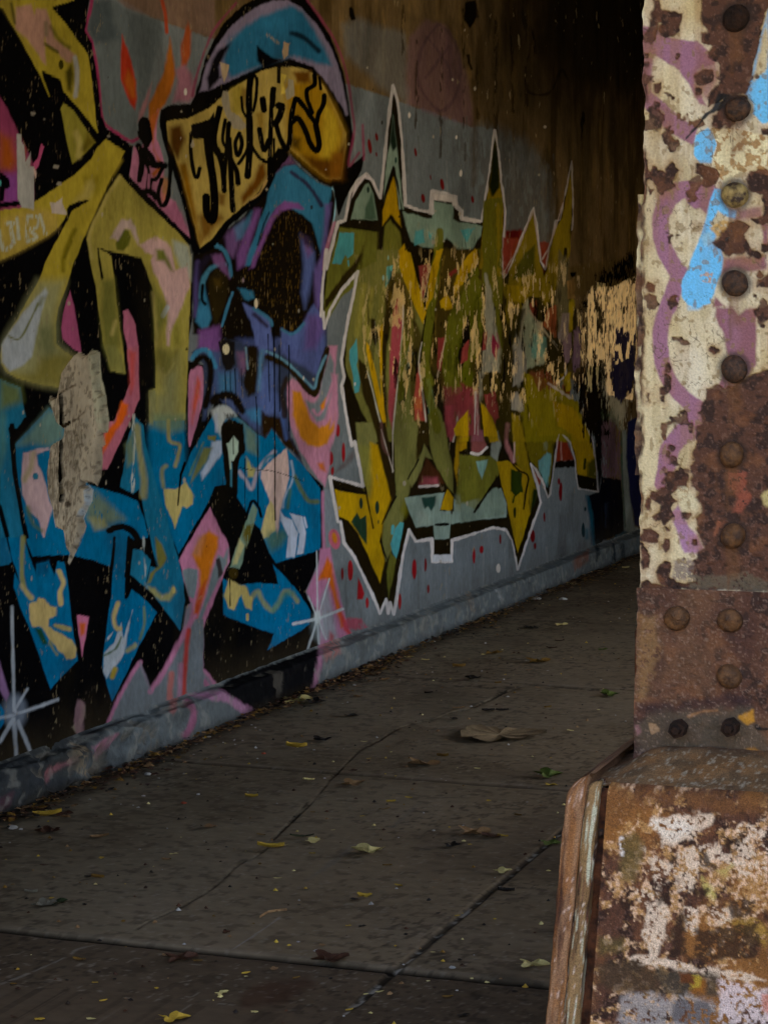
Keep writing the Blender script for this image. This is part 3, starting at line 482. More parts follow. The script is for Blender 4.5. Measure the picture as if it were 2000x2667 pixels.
    f('B', '95,880 130,865 250,855 400,780 480,710 560,640 680,570 780,510 880,485 1000,480 1100,500 1170,540 1230,620 1290,740 1340,850 1390,960 1390,1050 1350,1290 1240,1290 1140,1210 1060,1140 990,1080 900,1060 830,1170 820,1260 760,1380 640,1490 500,1610 430,1710 337,1785 290,1600 240,1400 180,1200 110,1010', 'b7a256', 2, 2)
    f('B', '950,600 1180,560 1300,760 1380,950 1340,1200 1250,1290 1140,1210 1060,1140 990,1080 960,900', 'a57f16', 16, 3); f('B', '1220,700 1320,850 1340,1000 1280,1150 1200,1140 1220,900', 'c0a42c', 12, 3); f('B', '1080,1120 1200,1140 1290,1150 1390,1000 1370,1290 1240,1290 1140,1210', '5c3a0c', 14, 4); f('B', '1280,1100 1370,1100 1340,1290 1270,1290', '8a5a18', 10, 3, .8)
    f('B', '1000,520 1130,510 1130,600 1040,590', '6a4410', 8, 3); f('B', '120,920 200,900 230,1000 180,1150 125,1080', '5a380e', 10, 3); f('B', '180,1180 240,1180 300,1500 340,1760 290,1600 230,1380', '8a6210', 9, 3); f('B', '330,1560 420,1480 500,1570 400,1700 345,1740', '6e4810', 12, 3, .9); f('B', '800,1170 815,1260 740,1380 640,1470 630,1420 720,1300 760,1190', '6e440c', 9, 3)
    f('B', '470,1390 520,1400 510,1480 470,1470', '6a4410', 7, 2, .8); f('B', '620,630 680,640 660,770 620,760', '6a4410', 8, 2, .7); f('B', '560,640 640,600 640,800 580,830', '9a8c2c', 8, 2, .7); f('B', '640,1480 760,1390 820,1260 830,1290 770,1400', 'b89a60', 2, 2); f('B', '740,820 800,800 800,960 750,900', '8a6a18', 8, 2, .7); f('B', '990,980 1060,1000 1050,1080 990,1060', '2c2008', 10, 3, .8)
    f('B', '500,650 540,660 560,800 640,850 670,910 640,945 580,920 520,830 490,720', 'a09884', 1.5, 4); f('B', '915,530 965,540 940,600 955,670 920,680', 'e4cc5a', 1.5, 3); f('B', '970,560 1010,580 1015,690 960,720 950,650 970,620', 'a39c84', 1.5, 3)
    f('B', '270,900 400,860 440,800 450,960 430,1000 290,1000 275,960', BLK, 1.5, 2)
    for t, k in (('380,900 400,1100 430,1300 440,1500 420,1590 385,1530 380,1420', 48), ('270,960 270,1100 290,1240 315,1280 335,1210', 22), ('480,780 450,900 435,1030 470,1110 530,1130', 38), ('460,1080 500,1220 510,1370', 34), ('545,890 530,1050 512,1250', 28), ('520,860 498,1000 520,1060', 20),
                 ('545,1000 560,1250 575,1515', 32), ('620,960 590,1030 608,1120 640,1040 625,960', 24), ('560,1150 600,1230 610,1320', 30), ('700,560 690,700 695,900 690,1100 680,1265', 40), ('690,560 745,560 742,700 720,800', 20), ('635,700 645,790 670,840', 18),
                 ('700,1040 760,1130 812,1168', 22), ('612,1180 650,1130 690,1040', 20), ('790,715 800,790', 38), ('765,930 795,1080 830,1010', 30), ('862,640 850,800 842,1000 838,1250', 28), ('870,640 862,760', 30), ('900,760 930,770 900,860 870,890', 40), ('880,880 915,1000 960,1075 985,1000 990,880 1010,760 1030,710 1080,760 1150,860 1175,880 1190,820 1225,750 1230,690', 30),
                 ('1000,880 1040,850 1090,930 1130,1030 1170,1085 1195,1040 1170,900', 34), ('1160,540 1160,610 1105,650 1110,720 1145,810', 28), ('1195,560 1205,640', 20), ('905,490 905,590', 22), ('870,1000 865,1260', 14), ('835,1150 832,1290', 26)):
        s('B', t, '0a0908', k * 1.22, 1.4, 1.5)
    # -- right-hand lettering
    f(*SILHOUETTE, '1e180a', 2, 2)
    right_lettering(w)

def right_lettering(w):
    f, s, d = w.fill, w.stroke, w.dot
    G1, Y1 = '6d6f2a', 'b3900f'
    f('I', '380,1230 420,1070 500,930 530,920 570,1010 610,1240', '7d9484', 2, 2); f('I', '500,1140 560,1000 600,1230 490,1235', '4c6654', 4, 3); d('I', 525, 975, 12, 26, '2c4036')
    f('I', '740,330 770,560 800,900 830,1140 790,1150 760,790 740,770 700,900 660,1080 680,800 720,560', '8ba394', 3, 3); f('I', '740,300 775,600 735,655 715,560', '1c2a20', 4, 3); d('I', 765, 720, 10, 28, '2c4a40')
    f('I', '745,870 780,1050 812,1300 760,1240 720,1180 650,1290 650,1160 700,1000', Y1, 3, 4); s('I', '745,780 700,920 645,1130', '191208', 14, 2, 2); s('I', '750,790 800,1050 820,1200', '191208', 12, 2, 2)
    f('I', '830,1170 1080,1230 1090,1070 1260,1110 1260,1230 1300,1250 1520,1290 1500,1370 1420,1490 1300,1490 1210,1390 1110,1480 1000,1470 900,1420 850,1290', '7f988a', 3, 4)
    for t in ('930,1330 1000,1320 1010,1430 930,1450', '1040,1340 1090,1350 1060,1400', '1320,1320 1440,1310 1380,1430'): f('I', t, '55a0a6', 3, 5)
    f('I', '280,1300 620,1340 610,1659 300,1900 160,2140 140,1960 180,1659', G1, 3, 3); f('K', '480,40 430,170 180,490 150,520 150,440 330,200 470,40', '2e260e', 4, 5); f('I', '480,1480 495,1430 470,1659 420,1659', '3a3412', 5, 6, .7, speck=.4)
    f('I', '280,1345 410,1350 400,1530 350,1570 330,1540 290,1620 215,1615', TEAL, 2, 3); s('I', '355,1590 360,1630', TEAL, 14, 1.5, 2)
    f('I', '670,1290 720,1240 800,1340 830,1500 780,1659 630,1659', '74742c', 4, 4); s('I', '610,1340 612,1659', '2e260e', 18, 3, 4)
    # stems
    f('K', '440,190 600,100 600,0 820,0 960,500 1010,640 960,900 1000,1659 600,1659 430,1300 330,1000 350,700 400,420', '77763a', 3, 4)
    f('K', '590,600 620,750 600,860 560,760 540,600', '31280f', 4, 5); f('K', '680,360 760,270 830,290 870,420 860,600 820,430 760,420 700,800 680,1200 690,1530 650,1300 620,900 660,600', '33290f', 4, 6); f('K', '440,940 510,1000 650,1500 700,1659 620,1659 520,1350 470,1230', '33290f', 4, 5)
    f('K', '700,200 860,200 900,400 960,600 880,620 830,420 760,420 690,520', '5c4c1c', 6, 6, .8); f('K', '850,420 960,640 1000,800 960,900 990,1600 900,1659 870,1400 880,1000 830,900', '463a14', 5, 8, .85); f('K', '760,1080 880,1050 900,1400 960,1600 950,1659 745,1659', '6f713a', 4, 4)
    f('K', '830,410 830,640 800,1000 760,1300 735,1560 700,1400 715,900 740,560 780,430', 'a64a52', 4, 4); s('K', '830,430 825,640 800,1000 760,1350 740,1590', 'c8c2b4', 12, 1.5, 1.5)
    f('K', '510,790 540,830 600,1080 640,1280 625,900 615,680 655,640 650,900 650,1180 665,1350 685,1540 650,1500 600,1300 540,1020 510,880', 'c49a0e', 2, 2); s('K', '520,1050 560,1200 610,1400 670,1659', 'bcb8a8', 11, 1.5, 2); s('K', '590,620 600,900', 'a09a80', 8, 1.5, 3, .7)
    s('K', '490,310 460,560 430,740', '969040', 40, 6, 3, .8); s('K', '560,350 525,600 530,760', '969040', 40, 6, 3, .8); s('K', '690,300 650,420 630,660', '8f8a40', 34, 6, 4, .7); s('K', '900,480 900,700 890,800', '8a8238', 30, 6, 5, .7)
    f('K', '800,50 860,0 890,150 940,350 1000,520 1030,540 1000,640 960,560 880,370 820,180', 'c49c0c', 2, 2); f('K', '1100,0 1160,0 1130,200 1050,480 1030,500 1060,300 1110,170', 'b8920c', 3, 4); f('I', '790,1500 840,1440 890,1659 800,1659', 'c49c0c', 3, 3)
    f('K', '960,140 1060,140 1040,260 1000,420 970,240', '8e443c', 4, 4); s('K', '1060,140 1040,260 1005,420', 'b0a088', 8, 1.5, 2)
    f('K', '1080,0 1659,0 1659,1300 1250,1300 1080,1050 1040,700', '4a3e16', 8, 8, .9)
    s('K', '1130,60 1100,300 1060,700 1030,1000 1065,1150', '62641c', 60, 4, 4); s('K', '1180,60 1120,500 1070,1000', '7a6628', 22, 4, 8, .8, speck=.4)
    s('K', '1440,200 1330,430 1240,700 1215,950 1260,1150 1400,1090', '5f6212', 96, 4, 5); s('K', '1480,350 1470,650 1420,900 1380,1060', '565a10', 66, 4, 6); f('K', '1390,700 1400,900 1330,1020 1310,980 1360,800', '8a3030', 4, 5); s('K', '1400,700 1400,880 1325,1010', 'b09888', 12, 2, 2, .8)
    f('K', '1190,740 1190,850 1130,1060 1115,1000 1140,800', '943c38', 4, 4); s('K', '1190,790 1120,1090', 'c0b090', 12, 2, 2, .8); f('K', '1290,150 1300,190 1210,260 1215,200', '7a2f28', 4, 4)
    f('K', '1450,0 1480,80 1340,230 1300,260 1350,120 1420,30', 'ac8a10', 4, 6); f('K', '1190,370 1240,420 1260,510 1200,520 1150,480', 'a8860c', 4, 6); s('K', '1340,230 1280,400', '9a8010', 40, 4, 6, .8, speck=.35)
    f('K', '370,870 430,770 440,950 430,1000 460,1150 450,1230 410,1240 400,1100 365,950', TEAL, 2, 2); f('K', '685,150 745,135 740,190 700,290 675,330', '6ab0a8', 2, 3); d('K', 657, 245, 10, 25, '8ab8b0'); d('K', 700, 70, 7, 22, '8ab8b0'); f('K', '1020,1120 1050,1120 1090,1250 1110,1380 1100,1450 1060,1480 1030,1300', '4f9aa0', 2, 2)
    for t in ('810,1110 890,970', '820,1000 890,830', '850,1030 905,900'): s('K', t, '93a898', 22, 3, 3, .7)
    f('K', '960,1000 980,1100 1000,1200 1020,1480 930,1470 920,1250', 'aa4c40', 4, 4); f('K', '930,1290 990,1290 990,1380 930,1380', 'c07038', 7, 3, .7); s('K', '990,800 965,970 990,1200 1030,1550', 'c2bcae', 12, 1.5, 1.5)
    f('K', '1040,1430 1120,1350 1150,1400 1210,1659 1060,1659', '6f7238', 3, 3); f('K', '1130,1130 1450,1130 1480,1350 1190,1360', '54441a', 6, 8, .85); f('K', '1190,1350 1310,1340 1310,1450 1260,1659 1230,1659', '984450', 3, 4); s('K', '1312,1400 1262,1659', 'd0c4b8', 14, 1.5, 1.5)
    f('K', '1320,1480 1400,1370 1390,1659 1300,1659', 'b59410', 3, 4); f('K', '1430,1240 1470,1240 1480,1440 1500,1659 1420,1659', '8a545c', 4, 4); s('K', '1452,1200 1460,1400 1475,1560', 'b8aaa4', 11, 1.5, 2, .8); f('K', '1520,1330 1580,1420 1640,1560 1580,1620 1520,1430', 'b59410', 3, 4)
    f('K', '1560,560 1600,700 1590,880 1640,960 1600,1060 1540,1050 1520,1120 1510,1300 1490,1120 1520,980 1560,800', '9c9684', 4, 6); f('K', '1540,700 1560,740 1520,820', '8a3438', 5, 3); f('K', '1590,720 1640,840 1600,860', '8a3438', 5, 3); f('K', '1530,1250 1620,1300 1640,1440 1560,1360', '9a3c3c', 4, 4)
    # M: lower parts
    f('M', '420,0 560,0 600,130 560,400 540,600 490,560 440,250', '7c7d48', 3, 3); f('M', '540,170 610,200 690,500 725,650 660,840 640,980 665,1200 630,1385 560,1200 520,900 500,600', Y1, 5, 3); f('M', '450,200 545,200 560,500 540,650 500,600', '86873c', 9, 3, .8)
    f('M', '240,580 330,600 500,620 560,870 620,1000 665,1200 630,1385 540,1180 440,960 360,850 270,810', 'bc980e', 2, 2); f('M', '380,860 430,780 460,830 510,800 515,1060 470,1000', '22402e', 2, 3); d('M', 465, 700, 15, 48, '22382a'); d('M', 605, 735, 18, 58, '22382a'); d('M', 615, 860, 6, 18, '22382a'); s('M', '500,560 535,750 572,915', '14100a', 14, 2, 1.5); s('M', '240,560 400,600 500,610', '14100a', 26, 2, 2)
    f('M', '755,0 960,0 960,280 900,500 880,600 860,700 830,850 750,1050 680,1200 650,1050 660,870 770,640 750,300', '757640', 3, 3); f('M', '850,640 880,760 840,830 800,760', '6a6a10', 8, 3, .7)
    f('M', '600,0 680,0 740,430 765,600 730,660 680,480 620,200', '2c220e', 3, 4); s('M', '640,60 690,250 742,420', 'b8b0a8', 9, 1.5, 1.5); s('M', '740,0 738,430', 'b8b0a8', 8, 1.5, 1.5); s('M', '640,0 660,200 700,280', '6a4844', 22, 4, 3, .7)
    f('M', '760,920 800,860 830,870 820,960 770,1180 740,1130 720,1050', TEAL, 2, 2); s('M', '740,900 735,960', TEAL, 20, 2, 3); f('M', '640,960 650,1050 690,1190 655,1130 625,1030', BLK, 2, 2); f('M', '720,1130 770,1180 720,1440 705,1520 690,1300', '6a6c28', 3, 3); s('M', '770,640 690,780 645,880', '14100a', 10, 1.5, 2)
    f('M', '960,0 1040,0 1060,200 1010,200 940,330', '33290f', 4, 5); f('M', '1050,0 1180,0 1260,400 1270,620 1200,540 1090,330 1060,200', '75763c', 3, 3); f('M', '1010,180 1080,320 1020,300 980,420 900,560 880,500 960,330', '80814a', 3, 3); s('M', '960,320 870,490', '14100a', 12, 2, 2)
    f('M', '1030,310 1130,430 1190,530 960,570 970,450', '4a2a18', 5, 4); f('M', '1000,470 1120,480 1140,545 970,550', 'a8525e', 7, 3, .9); s('M', '970,555 1128,545', 'd4cccc', 22, 1.5, 1.5, sm=False); f('M', '1210,580 1270,650 1250,770 1150,750', Y1, 2, 2)
    f('M', '835,650 1190,605 1140,765 1270,770 1270,660 1430,760 1600,600 1670,570 1720,700 1720,820 1400,850 1240,880 1230,1005 1100,1010 1090,890 940,910 890,800', '8aa198', 2, 2); f('M', '985,650 1105,640 1100,720 1070,765 1040,730 1015,745', '24463f', 3, 3); s('M', '1110,885 1215,880', '101210', 20, 1.5, 2, sm=False)
    f('M', '940,780 1000,760 1080,880 960,890', 'a0b0a4', 8, 4, .6)
    f('M', '1310,280 1640,300 1640,480 1560,600 1440,770 1290,700', '72732c', 4, 3); f('M', '1290,640 1440,640 1500,700 1440,770 1290,760', '86947a', 12, 4, .8); f('M', '1300,0 1390,0 1380,230 1310,250 1300,550 1270,400', 'b08c12', 3, 4); f('M', '1430,0 1480,0 1500,100 1550,200 1530,250 1420,260 1440,120', '8c5050', 3, 4); s('M', '1420,265 1480,278 1550,220', 'd8d4d4', 24, 1.5, 1.5)
    f('M', '1465,340 1560,320 1510,500 1490,490', '86b4ae', 2.5, 3); s('M', '1640,470 1560,600 1445,775', '14100a', 16, 2, 2)
    # N
    f('N', '0,690 130,760 200,640 300,560 350,600 395,790 200,830 0,870', '80968a', 3, 3); f('N', '0,280 300,300 330,430 200,640 0,700', '6f7028', 4, 3); s('N', '330,470 230,600 120,775', '14100a', 16, 2, 2); f('N', '130,340 235,320 180,495', '86b4ae', 2.5, 3); f('N', '300,460 340,560 270,560', '17120a', 3, 2)
    f('N', '310,340 400,330 600,440 580,700 600,780 490,1130 420,830', 'a78a12', 2, 2); f('N', '440,0 560,0 540,150 600,400 660,600 600,760 580,460 460,340', '8f7c14', 4, 4); f('N', '430,400 530,440 530,600 470,640 425,590', '2c3c10', 2, 3); s('N', '460,640 450,690', '2c3c10', 16, 2, 2); d('N', 465, 780, 12, 48, '2c3010'); s('N', '380,250 480,400 580,465 560,600 540,750', '17120a', 14, 2, 2)
    f('N', '620,560 665,590 640,700 600,780', '1c2a12', 4, 3); f('N', '270,100 320,70 345,200 310,330 260,290', '96a09a', 3, 3); s('N', '400,20 395,180 455,330', 'b07478', 40, 4, 3, .9); s('N', '462,0 460,200 458,340', 'cfaeae', 14, 2, 2); f('N', '80,120 150,60 220,190 160,270 95,260', '8c5050', 4, 4); s('N', '95,265 160,270 225,215', 'd8d4d4', 22, 1.5, 2)
    f('N', '530,0 850,0 840,80 800,200 770,540 680,420 590,330', '6c6212', 4, 5); f('N', '670,330 720,290 740,250 780,270 770,400 745,560 680,420', '6aa0a4', 3, 4); s('N', '720,120 735,230', '7c8a70', 26, 5, 5, .7, speck=.35)
    f('N', '850,0 1080,0 1130,150 1175,420 1170,490 1000,450 980,250 930,150 850,80', '977c0e', 3, 4); f('N', '1100,350 1170,300 1178,500 1090,470', '33380c', 6, 5, .9); s('N', '1070,320 1065,400', '2c300c', 18, 2, 2); f('N', '1000,450 1180,490 1185,590 1010,560', '17130a', 3, 3)
    f('N', '830,130 870,100 900,130 980,330 820,340', '7a2e1c', 3, 4); f('N', '800,345 990,320 990,385 805,395', '120e0a', 3, 4); s('N', '860,140 870,320', 'a08078', 12, 2, 2, .8); f('N', '610,380 690,500 680,540 640,480', '8a3c2c', 3, 3)
    # L: weathered far half
    f('L', '-60,250 900,200 1000,650 1010,1060 900,1300 500,1659 -60,1659 -60,1250', '463c14', 8, 8, .55); s('L', '100,330 30,700 20,950 60,1150', '5c6010', 110, 4, 8, .9); s('L', '150,350 160,650 130,900', '565a10', 60, 4, 8, .9); f('L', '60,700 75,900 10,1010 0,960 30,800', '8a3030', 4, 5)
    f('L', '150,0 320,0 340,250 350,800 330,1050 280,600 200,300 170,100', '5c5a18', 5, 6); f('L', '360,300 800,290 850,160 830,460 720,470 640,330 520,560 440,700 400,600', '7d6c10', 5, 8, .85, speck=.25); f('L', '540,1100 640,1200 850,1270 1000,1400 1130,1659 560,1659 500,1300', '7f7410', 4, 6); f('L', '950,1380 1010,1420 1110,1659 960,1659 900,1500', 'a08410', 5, 5); f('L', '510,1120 700,1230 850,1290 880,1450 700,1400 600,1300', '5a5a10', 6, 6, .8)
    f('L', '520,500 580,420 600,560 700,640 720,980 580,1000 540,900 500,760', 'a09a80', 5, 8, speck=.25); f('L', '580,780 680,780 680,930 580,930', '6a9a8c', 8, 8, .8); f('L', '220,300 290,600 340,900 330,1060 200,1050 160,1300 190,1360 160,1300 160,1060 240,800 240,600', '9a9684', 5, 6, .9); f('L', '260,720 310,720 330,850 300,860', '8a2c44', 4, 4); f('L', '170,760 220,680 210,850 160,840', '7c3434', 5, 4)
    f('L', '470,700 560,880 570,1020 500,1200 440,1080 450,900', '969282', 5, 5); f('L', '440,1240 490,1230 550,1320 540,1400 500,1390 430,1300', '98948a', 4, 5); f('L', '820,140 930,140 920,520 840,560 800,420', '7a7250', 7, 8, .8); f('L', '590,460 650,440 640,600 600,560', '7a3626', 4, 5); f('L', '780,500 830,480 825,760 800,760 720,660 740,600', '9a5a38', 4, 6); s('L', '580,560 640,640 720,700 830,830', 'aaa490', 16, 2, 4, .8)
    f('L', '840,600 880,540 920,580 910,720 870,830 835,760', '8a7c74', 3, 4); f('L', '890,720 950,720 960,860 900,960 875,880', '846a78', 3, 5); f('L', '1000,660 1035,690 1030,900 985,1060 950,940 980,820', '745c6e', 3, 5); f('L', '910,280 960,250 985,300 975,390 920,380', 'a08458', 3, 5)
    s('L', '960,440 945,560 930,700', 'a09018', 40, 4, 6, .8); f('L', '860,1080 940,1060 950,1200 900,1240', '8f7414', 5, 5, .8, speck=.3); s('L', '700,1120 860,1230 960,1290', 'a09a98', 28, 3, 4, .8); f('L', '880,1180 930,1150 940,1250 890,1260', '7a3a14', 4, 4); f('L', '600,1050 780,1050 780,1160 640,1180', '7a4a2c', 6, 8, .8, speck=.3)
    f('L', '-20,1150 130,1200 120,1320 0,1440 -60,1300', '8a3438', 6, 6, .8, speck=.25); f('L', '200,1260 290,1230 330,1450 300,1480 240,1400', '94403c', 4, 5); f('L', '0,1440 75,1370 70,1659 -20,1659', 'ae9010', 3, 4); f('L', '180,1330 260,1400 330,1659 250,1659 200,1500', 'ae9010', 3, 4); f('L', '100,1560 190,1560 190,1659 90,1659', '8a5460', 4, 3); s('L', '130,1200 140,1420 145,1600', 'b8aaa4', 12, 1.5, 2, .8); f('L', '440,1420 500,1440 560,1659 450,1659', '978016', 4, 5)
    # J: spikes
    f('J', '290,480 330,700 360,1000 370,1300 350,1659 160,1659 200,1200 250,900', '857014', 4, 5); f('J', '290,480 330,690 335,960 275,1030 245,950', '1a200c', 4, 4); s('J', '290,1100 300,1659', '545410', 36, 6, 6, .9); f('J', '620,1190 660,1400 690,1670 440,1670 520,1450', '7d6a12', 4, 5); f('J', '955,760 965,1000 940,1400 900,1680 760,1680 800,1400 870,1200', '85701a', 4, 6, .95); s('J', '940,1290 920,1450 880,1600', '12100a', 34, 3, 8, .9)
    f('J', '375,1330 530,1330 520,1400 430,1620 360,1670', '8a3d24', 4, 4); f('J', '380,1330 520,1310 510,1400 400,1400', '5a1414', 6, 6); f('J', '680,1430 760,1430 740,1650 715,1700 695,1600', '88402e', 4, 5); f('L', '360,0 480,0 420,150 370,230', '963e18', 4, 4); f('L', '685,0 765,0 730,190', '8a3c24', 4, 4)
    s('J', '380,1100 385,1300 360,1659', 'a89a98', 14, 1.5, 2); s('L', '355,0 360,240 430,140 490,0', 'b0a29c', 14, 1.5, 2)
    # outline of the right-hand lettering
    P = pts(*SILHOUETTE); n = len(P)
    idx = w.near(P, 20); dd, ins = w.dist(P, idx, True); yy = w.y[idx]; xx = w.x[idx]
    keep = ~((xx > 1476) & (yy < 1085) & (yy > 600)); wd = np.where(xx > 1240, 3.0, np.where((yy < 600) & (xx > 1115), 6.0, 4.2))
    wd = np.where(xx > 1420, 2.2, wd); a = (1 - sst(wd - 1.6, wd + 1.2, np.abs(dd) + w.n1[idx] * 5)) * keep * np.where(xx > 1420, .55, np.where(yy < 560, .85, .95))
    w.mix(idx, a, 'd3cfd0')
    f('I', '1075,1000 1280,1045 1290,1110 1260,1115 1250,1085 1090,1065', 'd6d0ce', 2, 2); f('I', '1330,1215 1500,1235 1500,1262 1330,1240', 'd6d0ce', 2, 2); f('M', '1085,1145 1250,1140 1250,1200 1082,1205', 'c9ced6', 2, 2); f('I', '420,930 500,845 560,880 600,970 560,900 500,875 440,950 380,1060 330,1240 340,1180', 'd6cfd4', 2, 2)
    # flaking at mid height: dark showing, and warm glints painted as pale flecks
    Y2, O2 = 'bd9a10', '686a1c'
    w.shine = np.zeros(w.n)
    def flake_glints(k, txt='1010,690 1130,640 1300,690 1480,720 1500,1020 1330,1060 1180,1010 1060,1060 985,900'):
        Pf = pts('O', txt); idx = w.near(Pf, 70); dd, ins = w.dist(Pf, idx, True)
        mk = (1 - sst(-60, 50, np.where(ins, -dd, dd) + 160 * w.n3[idx])) * k
        t = fbm(w.u[idx] * 15, w.v[idx] * 7, 5, 55, .6); t2 = fbm(w.u[idx] * 19, w.v[idx] * 11, 5, 56, .68) - .10 * sst(.58, .40, fbm(w.u[idx] * 7, w.v[idx] * 6, 3, 59))
        w.mix(idx, sst(.40, .34, t) * mk, '0c0904'); a = sst(.575, .615, t2) * mk; w.mix(idx, a * .9, 'cdae62'); w.shine[idx] = np.maximum(w.shine[idx], a)
    flake_glints(.85)
    f('v', '0,195 40,215 100,450 92,505 60,440 0,290', Y2, 2, 3); s('v', '160,130 120,480 100,690 150,930', O2, 34, 3, 4, .95); f('v', '145,205 172,200 130,400 100,450 115,330', Y2, 2, 4); f('v', '70,265 118,262 92,400', '8e443c', 3, 4)
    s('v', '20,560 0,800', O2, 30, 3, 5, .8); f('v', '270,225 312,200 310,250 240,350 215,390 228,300', Y2, 2, 5); f('v', '160,410 190,378 212,430 160,445', Y2, 2, 5)
    s('v', '300,340 235,480 192,630 215,770', O2, 56, 3, 6); s('v', '322,420 312,560 265,660', O2, 34, 3, 7, .9); f('v', '272,470 285,560 245,690 232,640', '17110a', 3, 6); f('v', '248,600 276,570 270,650 245,665', '94403a', 2, 4); f('v', '150,560 180,560 165,700 148,690', '943c38', 2, 4); s('v', '182,560 150,720', 'c8b8a0', 5, 1.2, 2, .8)
    f('v', '335,0 410,-10 415,420 355,440 330,330', '67651c', 3, 5); s('v', '395,20 400,300', '948018', 16, 4, 5, .7, speck=.35); f('v', '345,300 370,380 395,600 402,690 340,700 325,720 340,560', '9a9886', 3, 6, .95); f('v', '370,540 396,590 388,650 372,620', '943048', 2, 3); f('v', '340,540 352,530 348,610 330,610', '8a3a38', 2, 3)
    f('v', '415,150 470,160 432,300 415,300', '8e3c2c', 3, 4); f('v', '540,45 566,250 600,390 430,400 440,290', '85741a', 3, 4); f('v', '500,220 545,180 545,300 450,330 465,290', '3c4416', 4, 6, .8); f('v', '430,345 530,350 500,420 440,410', 'a08812', 3, 5, .9); f('v', '690,0 692,210 630,370 590,430 572,380 622,130', '8a7818', 3, 5); s('v', '668,200 655,330', '0c0a06', 14, 2, 5, .9)
    s('v', '415,300 470,210 540,40 568,250 600,200 660,10', 'bcaaa2', 6, 1.2, 2, .8, sm=False)
    f('v', '440,440 510,440 470,560 440,560', '2a2812', 4, 6, .8); f('v', '515,420 560,540 590,660 510,690 498,540', '97a084', 4, 8, .9, speck=.3); f('v', '540,545 590,560 585,640 540,640', '6aa090', 5, 6, .7); f('v', '460,590 505,620 515,720 455,760', '98948a', 3, 5); f('v', '600,440 630,430 630,560 580,510', '9a5430', 3, 5); s('v', '520,450 560,500 640,610', 'a8987c', 8, 1.5, 3, .7)
    f('v', '640,200 680,240 680,450 640,560 632,400', '6c6444', 4, 6, .8); f('v', '655,460 690,460 680,580 640,560', '8a7c78', 3, 4); f('v', '668,560 690,540 690,640 665,680', '88707c', 3, 4); f('v', '705,530 735,540 725,680 700,690', '80667a', 3, 4); f('v', '675,330 705,320 710,400 680,400', 'b08a50', 3, 5); s('v', '695,420 690,520', 'a89018', 14, 2, 4, .8)
    f('v', '500,700 600,730 720,820 760,950 560,960 510,820', '8a7c14', 3, 5); f('v', '620,820 700,840 760,930 740,980 640,920', 'aa8a10', 4, 5); f('v', '520,700 600,700 640,760 560,770', '7c4228', 4, 8, .8, speck=.34); s('v', '600,745 690,805', 'b4a8a4', 10, 1.5, 3, .8); f('v', '665,720 690,700 688,770 670,780', 'a08c18', 3, 4)
    f('v', '170,760 310,770 310,960 190,960', '8c3c44', 5, 10, .75, speck=.3); f('v', '215,930 275,850 275,960 220,960', Y2, 2, 3); f('v', '325,820 385,930 395,960 340,960', Y2, 2, 4); s('v', '305,780 300,950', 'c0b4b0', 6, 1.2, 2, .8); f('v', '340,790 385,790 385,910 345,840', '94403c', 3, 4); f('v', '455,790 500,830 490,860 450,850', '9c988c', 3, 4)
    flake_glints(.36)
    # -- far piece beyond
    f('L', '1040,850 1230,880 1300,1300 1300,1659 1140,1659 1050,1480 1000,1300', '17110a', 6, 10, vert=34); f('L', '930,150 1500,60 1500,340 930,420', '5a4a24', 8, 10, .7)
    f('L', '1040,520 1100,380 1170,290 1330,330 1500,220 1510,640 1300,660 1290,900 1230,1010 1050,1000', 'ecd494', 6, 14, speck=.46, vert=40); f('L', '1180,230 1340,100 1500,40 1500,230 1350,330 1180,300', '0b0906', 4, 14, speck=.3, vert=34); f('L', '940,200 990,200 985,230 950,235', '0b0906', 3, 8); f('L', '1040,470 1110,360 1160,380 1110,540', '0f0b07', 4, 10, speck=.35, vert=34)
    f('L', '1050,860 1220,860 1220,1300 1060,1300', '1a130b', 4, 14, .8, speck=.45, vert=34); s('L', '1190,900 1180,1150 1110,1200', '0d0a07', 60, 5, 12, .8, speck=.4)
    f('L', '1290,640 1330,560 1500,560 1500,740 1300,900 1250,1010 1240,1120', 'd8c894', 5, 8, vert=34); f('L', '1230,1000 1300,900 1310,1150 1400,1310 1470,1240 1500,1100 1500,1300 1440,1340 1420,1560 1380,1560 1290,1460 1250,1250', 'b4ae94', 5, 6, vert=34); f('L', '1300,900 1330,670 1380,690 1400,740 1490,690 1510,700 1505,1100 1470,1220 1390,1310 1320,1270 1290,1150', '34304c', 3, 6, vert=14)
    s('L', '1385,700 1390,900 1370,1200', '544a54', 30, 5, 8, .6, speck=.4); s('L', '1420,1000 1440,1150', '4c444e', 24, 5, 8, .6, speck=.4); f('L', '1300,1380 1380,1560 1290,1500 1240,1420', '4a5a44', 8, 5, .7, vert=34)
    f('N', '1210,20 1300,0 1370,100 1380,490 1210,480', '6a525c', 5, 10, speck=.33, vert=34); f('N', '1090,630 1190,600 1210,470 1380,500 1430,950 1150,1060', '0c0d16', 3, 4); f('N', '1180,-20 1215,0 1212,480 1190,590 1150,200', '120e0e', 3, 4); f('N', '1390,80 1430,60 1460,600 1500,900 1570,930 1570,1110 1480,1110 1470,960 1410,950 1390,500', '86908a', 3, 3); f('N', '1440,0 1500,-40 1570,-40 1570,910 1500,890 1460,650 1430,300', '20244c', 3, 3); s('N', '1385,90 1395,500 1420,900', '1e4a34', 14, 3, 2, .9)
    f('N', '1430,950 1480,960 1510,1110 1410,1140 1370,1000', '0c1014', 3, 3); s('N', '1090,640 1120,800 1145,1050 1210,1070 1420,950', '1c5064', 30, 4, 3, .9); s('N', '1085,930 1085,1000', '2a5c6e', 26, 5, 3, .8); f('N', '1230,700 1260,700 1250,900 1225,860', '2a3a52', 8, 4, .7, speck=.4)
